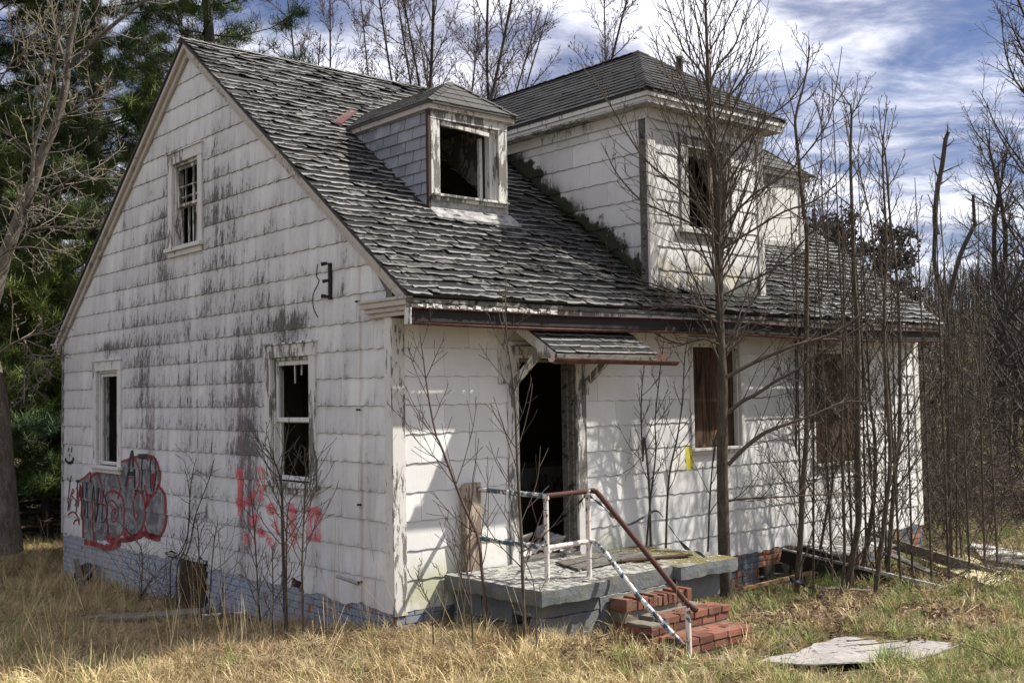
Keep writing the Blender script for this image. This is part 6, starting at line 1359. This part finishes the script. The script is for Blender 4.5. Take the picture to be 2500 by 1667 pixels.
# ------------------------------------------------------------------ instancing of small stuff with geometry nodes
def scatter(name, meshes, P, rot, scl, idx, m=None, kind='stuff', parent=None, label=None, cat=None):
    c = bpy.data.collections.new(name + '_kit'); obs = []
    for i, me in enumerate(meshes): o = bpy.data.objects.new('%s_piece_%02d' % (name, i), me); c.objects.link(o); obs.append(o)
    me = bpy.data.meshes.new(name); me.vertices.add(len(P)); me.vertices.foreach_set('co', np.asarray(P, np.float32).ravel())
    a = me.attributes.new('rot', 'FLOAT_VECTOR', 'POINT'); a.data.foreach_set('vector', np.asarray(rot, np.float32).ravel())
    a = me.attributes.new('scl', 'FLOAT', 'POINT'); a.data.foreach_set('value', np.asarray(scl, np.float32)); a = me.attributes.new('idx', 'INT', 'POINT'); a.data.foreach_set('value', np.asarray(idx, np.int32))
    o = bpy.data.objects.new(name, me); link(o, parent); o['kind'] = kind
    if label: o['label'] = label
    if cat: o['category'] = cat
    ng = bpy.data.node_groups.new(name, 'GeometryNodeTree'); ng.interface.new_socket('Geometry', in_out='INPUT', socket_type='NodeSocketGeometry'); ng.interface.new_socket('Geometry', in_out='OUTPUT', socket_type='NodeSocketGeometry')
    N = ng.nodes; gi = N.new('NodeGroupInput'); go_ = N.new('NodeGroupOutput'); ip = N.new('GeometryNodeInstanceOnPoints'); ci = N.new('GeometryNodeCollectionInfo'); ci.inputs['Collection'].default_value = c; ci.inputs['Separate Children'].default_value = True; ci.inputs['Reset Children'].default_value = True; ip.inputs['Pick Instance'].default_value = True
    def at(nm, ty): n_ = N.new('GeometryNodeInputNamedAttribute'); n_.data_type = ty; n_.inputs['Name'].default_value = nm; return n_.outputs['Attribute']
    ng.links.new(gi.outputs[0], ip.inputs['Points']); ng.links.new(ci.outputs[0], ip.inputs['Instance']); ng.links.new(at('rot', 'FLOAT_VECTOR'), ip.inputs['Rotation']); ng.links.new(at('scl', 'FLOAT'), ip.inputs['Scale']); ng.links.new(at('idx', 'INT'), ip.inputs['Instance Index']); ng.links.new(ip.outputs[0], go_.inputs[0])
    md = o.modifiers.new('scatter', 'NODES'); md.node_group = ng; return o
def blade_tuft(m, n, h, w, lean, spread, rn, curl=.5, seg=4):
    V = []; F = []; P = []
    for i in range(n):
        a = rn.random() * 6.28; r = spread * math.sqrt(rn.random()); x, y = r * math.cos(a), r * math.sin(a); b = rn.gauss(0, 1) * .9 + a; L = h * (.45 + .75 * rn.random()); ln = lean * (.3 + rn.random()); wd = w * (.6 + .8 * rn.random()); rn_ = rn.random()
        dx_, dy_ = math.cos(b), math.sin(b); sx_, sy_ = -dy_, dx_; base = len(V); px, py, pz = x, y, -.02; th = ln * .35
        for s in range(seg + 1):
            f_ = s / seg; ww = wd * (1 - f_) ** .6 if s < seg else 0
            if s < seg: V += [(px - sx_ * ww / 2, py - sy_ * ww / 2, pz), (px + sx_ * ww / 2, py + sy_ * ww / 2, pz)]; P += [(rn_, f_, 0)] * 2
            else: V.append((px, py, pz)); P.append((rn_, 1, 0))
            st = L / seg; px += dx_ * math.sin(th) * st; py += dy_ * math.sin(th) * st; pz += math.cos(th) * st; th += ln * curl * (.6 + .8 * rn.random()); th = min(th, 1.85)
        for s in range(seg - 1): q = base + 2 * s; F.append((q, q + 1, q + 3, q + 2))
        q = base + 2 * (seg - 1); F.append((q, q + 1, q + 2))
    return np_mesh('tuft', V, F, m, P)
rn = random.Random(2)
dry = [blade_tuft(M['dry'], 30, h_ * .88, .0056, l_, .085, rn) for h_, l_ in ((.17, 1.1), (.22, .9), (.13, 1.5), (.26, .8), (.20, 1.3), (.16, 1.7))]
mat_ = [blade_tuft(M['drydark'], 40, h_, .004, l_, .10, rn, .8) for h_, l_ in ((.13, 3.2), (.17, 3.0), (.11, 3.6), (.19, 3.1))]
grn = [blade_tuft(M['green'], 34, h_, .005, l_, .06, rn) for h_, l_ in ((.14, .8), (.20, .6), (.10, 1.0), (.26, .7))]
def field(n, x0, x1, y0, y1, dens, seed, maxd=40):
    r = np.random.default_rng(seed); X = r.uniform(x0, x1, n); Y = r.uniform(y0, y1, n)
    d = np.stack([X, Y, np.full(n, -.4)], 1) - CAMP; dep = d @ FW; u = d @ RT / np.maximum(dep, .1) * 2709.7; v = d @ UP / np.maximum(dep, .1) * 2709.7
    ok = (dep > 6) & (dep < maxd) & (np.abs(u) < 1400) & (v > -960)
    inh = (X > -9.0) & (X < -.02) & (Y > .02) & (Y < 9.5); por = (X > -.05) & (X < 1.40) & (Y > .66) & (Y < 3.1); stp = (X > 1.2) & (X < 2.10) & (Y > 1.5) & (Y < 2.66); ply = (X > 2.62) & (X < 3.80) & (Y > 1.80) & (Y < 3.85) & (X < 3.62 + (Y - 1.9) * .1)
    brd = (X > -4.45) & (X < -2.85) & (Y > -1.45) & (Y < .0)
    ok &= ~(brd & (r.uniform(0, 1, n) > .30))
    ok &= ~(inh | por | stp) & ~(ply & (r.uniform(0, 1, n) > .05))
    ok &= r.uniform(0, 1, n) < dens(X, Y, dep); return X[ok], Y[ok], r
def nz(X, Y, s, o=0): return np.array([mnoise.noise(Vector((x * s, y * s, o))) for x, y in zip(X, Y)])
def scat(name, label, meshes, X, Y, r, s0, s1, tilt=.25, zoff=0):
    n = len(X); Z = ground_z(X, Y) + zoff; rot = np.stack([r.normal(0, tilt, n), r.normal(0, tilt, n), r.uniform(0, 6.28, n)], 1); return scatter(name, meshes, np.stack([X, Y, Z], 1), rot, r.uniform(s0, s1, n), r.integers(0, len(meshes), n), label=label, cat=name.replace('_', ' '))
falloff = lambda dep: np.clip(1.25 - (dep - 9) / 26, .25, 1)
right_side = lambda X, Y: np.clip((Y - .2 + (X - 2) * .5) / 2.2, 0, 1) * np.clip((X + .5) / 1.2, 0, 1)
X, Y, r = field(90000, -18, 9, -7, 24, lambda X, Y, d: falloff(d) * (1 - .72 * right_side(X, Y)) * np.where((X < .6) & (X > -9.3), np.clip((-Y - 1.2) / 1.5, .02, 1), 1), 5); print('dry tufts', len(X))
scat('dry_grass', 'pale dry straw grass across the foreground', dry, X, Y, r, .6, 1.3, .38)
X, Y, r = field(80000, -12, 5, -3.2, 6, lambda X, Y, d: np.clip(1.4 - np.abs(Y + .7) / 1.5, 0, 1) * (X < 1.6) * .95 + (Y > .5) * .1, 6)
scat('matted_grass', 'brown matted grass along the gable foot and the porch', mat_, X, Y, r, .6, 1.15, .45, .01)
X, Y, r = field(60000, -18, 9, -7, 24, lambda X, Y, d: falloff(d) * np.clip(.16 + .95 * right_side(X, Y) + .35 * (X < -8), 0, 1) * .85, 7); k = nz(X, Y, .9) > -.12; X, Y = X[k], Y[k]
scat('green_grass', 'fresh green grass patches right of the steps and in the lawn', grn, X, Y, r, .6, 1.15, .25)
# leaves
V = [(-.04, 0, 0), (0, -.028, .012), (.045, 0, .004), (0, .028, .015), (0, 0, -.004)]; lf = [np_mesh('leaf', V, [(0, 1, 4), (1, 2, 4), (2, 3, 4), (3, 0, 4)], M['leaf'], [(c, 0, 0)] * 5) for c in (.1, .4, .7, 1.0)]
X, Y, r = field(52000, -.5, 8, -2, 14, lambda X, Y, d: np.clip(1.1 - np.hypot((X - 1.6) / 1.6, (Y - 4.9) / 3.2) * .75, .07, 1) * .9 + np.exp(-((X - 1.6) ** 2 + (Y - 1.1) ** 2) * 2.2), 8)
scat('dead_leaves', 'dead brown leaves strewn under the thicket and round the steps', lf, X, Y, r, .5, 1.15, .7, .025)
stick = [tube_mesh_ for tube_mesh_ in [np_mesh('stick', *tubes([(np.array([[0, 0, 0], [l * .5, k_, .01], [l, 0, .0]]), np.array([.006, .005, .003]))], 4), M['bark_twig']) for l, k_ in ((.3, .03), (.5, -.04), (.2, .01))]]
X, Y, r = field(5000, -6, 8, -4, 12, lambda X, Y, d: .10 + .35 * np.exp(-((X - 1.8) ** 2 + (Y - 4.5) ** 2) / 6), 14)
n_ = len(X); scatter('fallen_twigs', stick, np.stack([X, Y, ground_z(X, Y) + .03], 1), np.stack([r.normal(0, .15, n_), r.normal(0, .15, n_), r.uniform(0, 6.28, n_)], 1), r.uniform(.4, 1.3, n_), r.integers(0, 3, n_), label='small fallen twigs scattered over the grass and leaves', cat='twigs')
X = 3.58 + RNG.normal(0, .05, 26); Y = 2.72 + RNG.normal(0, .10, 26); scat('grass_clump', 'green-brown grass clump growing over the front edge of the plywood sheet', grn, X, Y, RNG, .9, 1.4, .3)
# tall dry stalks, counted one by one only in the mass
def stalk(n, h, rn, m): 
    ch = []
    for i in range(n):
        a = rn.random() * 6.28; r_ = .10 * rn.random(); l = h * (.6 + .6 * rn.random()); ln = rn.gauss(0, .16); b = rn.random() * 6.28; p0 = np.array([r_ * math.cos(a), r_ * math.sin(a), -.02]); ch.append((np.array([p0, p0 + [ln * l * .3 * math.cos(b), ln * l * .3 * math.sin(b), l * .5], p0 + [ln * l * math.cos(b), ln * l * math.sin(b), l]]), np.array([.0026, .0022, .0012])))
    V, F = tubes(ch, 3); return np_mesh('stalk', V, F, m, [(rn.random(), 0, 0)] * len(V))
stk = [stalk(3, h_, rn, M['dry']) for h_ in (.5, .8, 1.0, .65)]
X, Y, r = field(3000, -9, 3, -4, 1.5, lambda X, Y, d: .04 + .30 * np.exp(-((X + 5.0) / 2.2) ** 2 - ((Y + 1.0) / .8) ** 2) + .10 * (Y > -1.5) * (X < .8), 9)
scat('dry_stalks', 'tall pale dry weed stalks standing in front of the gable', stk, X, Y, r, .5, 1.05, .30)
# low tangled brush at the right behind the debris
PBR = dict(K=[9, 6, 5], levels=2, n=[6, 4], ang=[50, 50], up=[-.02, -.03, -.02], wander=.16, ratio=[.5, .5], tip=.004, t0=.15)
def brush_mesh(seed, hgt, n, m, P, r0=.011):
    rn = random.Random(seed); out = {}
    for i in range(n): grow([rn.gauss(0, .2), rn.gauss(0, .2), -.05], [rn.gauss(0, .55), rn.gauss(0, .55), 1], hgt * (.6 + .7 * rn.random()), r0, out, 0, P, rn)
    V, F = tubes([c for l in out for c in out[l]], 3); return np_mesh('brush', V, F, m)
br = [brush_mesh(s, h_, 6, M['bark_redtwig'] if s % 2 else M['wood_twig'], PBR) for s, h_ in ((1, 1.8), (2, 2.3), (3, 1.4), (4, 2.6))]
def spots(n, fn, seed):
    r = np.random.default_rng(seed); P = [fn(r) for _ in range(n)]; X = np.array([p[0] for p in P]); Y = np.array([p[1] for p in P]); return X, Y, r
X, Y, r = spots(46, lambda r: (r.uniform(-4.5, .2) , r.uniform(10.2, 17)), 3); scat('brush_thicket', 'tangled brown bare brush beyond the right end of the house', br, X, Y, r, .7, 1.3, .15)
X, Y, r = spots(16, lambda r: (r.uniform(.9, 2.3), r.uniform(6.3, 9.3)), 13); scat('bramble_tangle', 'low reddish bramble tangle over the cellar hatch and fallen sheets', br[:1] + br[2:3], X, Y, r, .25, .5, .3)
# woods: near trees one by one, then the mass on the hill
PW = dict(K=[8, 6, 4], levels=2, n=[7, 4], ang=[42, 45], up=[.06, .04, .02], wander=.12, ratio=[.45, .45], tip=.0065, t0=.2, a0=38)
wl = ['slim dark tree right of the far house corner', 'pale-barked thin tree in the woods right of the house', 'dark forked tree near the right edge of the woods', 'thick dark ivy-clad trunk at the right edge', 'thin leaning tree in front of the hill', 'grey straight tree midway between house and right edge', 'tall dark tree behind the brush', 'crooked small tree above the grey sheet boards', 'slender tree beside the pale-barked one', 'dark trunk left of the ivy-clad one']
wp_ = [(-3.6, 14.6), (-5.5, 19.0), (-2.6, 19.3), (-.9, 20.2), (-7.5, 18.5), (-6.0, 22.5), (-9.0, 21.5), (-1.6, 16.8), (-4.6, 17.6), (-2.0, 21.6)]
for i, (lab, (x, y)) in enumerate(zip(wl, wp_)):
    back_tree('woodland_tree', lab, (x, y, gz(x, y) - .1), 4.2 + (i * 37 % 5) * .45, .07 + .10 * (i in (3, 9)) + .02 * (i % 3), 2.6, PW, 100 + i, M['bark_pale'] if i in (1, 5) else M['bark_dark'], M['bark_paletwig'] if i in (1, 5) else M['wood_twig'], (R_.gauss(0, .04), R_.gauss(0, .05)), 15, .15, 'bare trees of the wood on the right', 1 + i % 2)
def wood_mesh(seed, m, h, nl=16):
    rn = random.Random(seed); out = {}; c = taper([(0, 0, -.3), (rn.gauss(0, .2), rn.gauss(0, .2), h * .5), (rn.gauss(0, .4), rn.gauss(0, .4), h)], .11, .02, 10); shoots(c, out, nl, .2, h * .34, 38, dict(PW, n=[6, 3]), rn, 0, None, .04)
    V, F = tubes([c] + [], 6); V2, F2 = tubes([q for l in out for q in out[l]], 3); return np_mesh('wood', np.concatenate([V, V2]), np.concatenate([F, F2 + len(V)]), m)
wd_m = [wood_mesh(1, M['wood_twig'], 8), wood_mesh(2, M['wood_twig'], 7), wood_mesh(3, M['bark_dark'], 9), wood_mesh(4, M['bark_redtwig'], 6.5), wood_mesh(5, M['wood_twig'], 8)]
rr_ = np.random.default_rng(4); X = []; Y = []
while len(X) < 800:
    dep = rr_.uniform(38, 100); lat = rr_.uniform(.22, .56) * dep; x = CAMP[0] + FW[0] * dep + RT[0] * lat; y = CAMP[1] + FW[1] * dep + RT[1] * lat; X.append(x); Y.append(y)
X = np.array(X); Y = np.array(Y); n = len(X)
scatter('hill_woods', wd_m, np.stack([X, Y, ground_z(X, Y)], 1), np.stack([rr_.normal(0, .04, n), rr_.normal(0, .04, n), rr_.uniform(0, 6.28, n)], 1), rr_.uniform(.35, .62, n), rr_.integers(0, 5, n), label='brown leafless woods covering the hillside at the right', cat='woods')
X, Y, r = spots(140, lambda r: (r.uniform(-14, 3), r.uniform(19, 30)), 23); scat('undergrowth', 'brown undergrowth along the edge of the wood on the right', br, X, Y, r, .6, 1.2, .15)

# ------------------------------------------------------------------ pines
def needle_tuft(seed):
    rn = random.Random(seed); V = []; F = []
    for i in range(30):
        a = rn.random() * 6.28; e = rn.uniform(-.25, 1.1); L = rn.uniform(.10, .19); d = np.array([math.cos(a) * math.cos(e), math.sin(a) * math.cos(e), math.sin(e)]); s = unit(np.cross(d, [.1, .2, 1])) * .0042; o = np.array([rn.gauss(0, .035), rn.gauss(0, .035), rn.gauss(0, .03)]); b = len(V)
        V += [tuple(o - s), tuple(o + s), tuple(o + d * L + s * .3), tuple(o + d * L - s * .3)]; F.append((b, b + 1, b + 2, b + 3))
    return np_mesh('needles', V, np.array(F), M['needle'])
NT_ = [needle_tuft(i) for i in range(4)]
def pine(label, base, h, seed, r0=.22, low=.12, spread=4.0, tufts=5200, group='pines behind the house on the left'):
    rn = random.Random(seed); root = thing('pine_tree', label, 'tree', base, group); c = taper([(0, 0, -.4), (rn.gauss(0, .1), rn.gauss(0, .1), h * .5), (rn.gauss(0, .2), rn.gauss(0, .2), h)], r0, .03, 14)
    tube_obj('trunk', [c], M['bark_dark'], root, 9); br_ = []; pts = []
    z = h * low
    while z < h * .98:
        f_ = (z / h - low) / (1 - low); L = spread * (1 - f_) ** .65 * (.75 + .35 * rn.random()) + .35; n = 4 + int(rn.random() * 3); a0 = rn.random() * 6.28
        for k in range(n):
            a = a0 + k * 6.28 / n + rn.gauss(0, .25); l = L * (.5 + .6 * rn.random()); rise = .12 + .5 * f_; P = []
            for s in range(7):
                t = s / 6; P.append([math.cos(a) * l * t + rn.gauss(0, .04), math.sin(a) * l * t + rn.gauss(0, .04), z + l * rise * t * t - .10 * l * t])
            P = np.array(P); br_.append((P, np.linspace(.035 * (1 - f_) + .012, .007, 7)))
            dead = z < h * (low + .10) and rn.random() < .6
            for s in range(int(l * 5)):
                t = .25 + .75 * rn.random(); i = min(int(t * 6), 5); q = P[i] + (P[i + 1] - P[i]) * (t * 6 - i); sa = a + rn.choice((-1, 1)) * rn.uniform(.5, 1.1); sl_ = (.25 + .5 * rn.random()) * (1.25 - t) * l * .45 + .15
                e = q + np.array([math.cos(sa) * sl_, math.sin(sa) * sl_, sl_ * rn.uniform(.0, .35)]); br_.append((np.array([q, (q + e) / 2 + [0, 0, .02], e]), np.array([.008, .006, .004])))
                if not dead:
                    for m_ in range(3 + int(sl_ * 7)): tt = .3 + .75 * rn.random(); pts.append(q + (e - q) * tt + np.array([rn.gauss(0, .06), rn.gauss(0, .06), rn.gauss(.03, .05)]))
        z += h * (.028 + .02 * rn.random())
    tube_obj('branches', br_, M['bark_dark'], root, 3)['kind'] = 'stuff'
    rn.shuffle(pts); pts = np.array(pts[:tufts]); n = len(pts); r = np.random.default_rng(seed)
    o = scatter('needles', NT_, pts, np.stack([r.normal(0, .3, n), r.normal(0, .3, n), r.uniform(0, 6.28, n)], 1), r.uniform(.8, 1.6, n), r.integers(0, 4, n), parent=root); return root
pine('tall pine directly behind the gable peak', (-12.6, 4.0, -.5), 14.5, 1, .20, .10, 3.6, 14000)
pine('pine with bare lower trunk left of the gable peak', (-15.6, 2.8, -.5), 16, 2, .24, .22, 3.6, 14000)
pine('pine with straight trunk behind the leaning bare tree', (-17.6, .9, -.5), 17, 3, .22, .16, 4.0, 14000)
pine('large pine at the left edge behind the leaning bare tree', (-18.0, -2.2, -.5), 17, 4, .22, .06, 4.4, 14000)
pine('young bright green pine between the large pines', (-14.2, .6, -.5), 8.5, 5, .12, .04, 2.6, 8000)
pine('small dark pine close behind the left corner of the house', (-12.6, .9, -.5), 5.5, 6, .10, .04, 2.2, 6000)
pine('far pine seen through the gaps on the left', (-22.5, 4.2, -.5), 17, 7, .22, .10, 4.4, 12000)
pine('far pine behind the left edge', (-24.5, -.5, -.5), 16, 8, .22, .05, 4.6, 12000)
X, Y, r = spots(70, lambda r: (r.uniform(-24, -12), r.uniform(-4, 6)), 33); scat('pine_undergrowth', 'dark bare undergrowth beneath the pines', br, X, Y, r, .5, 1.0, .15)
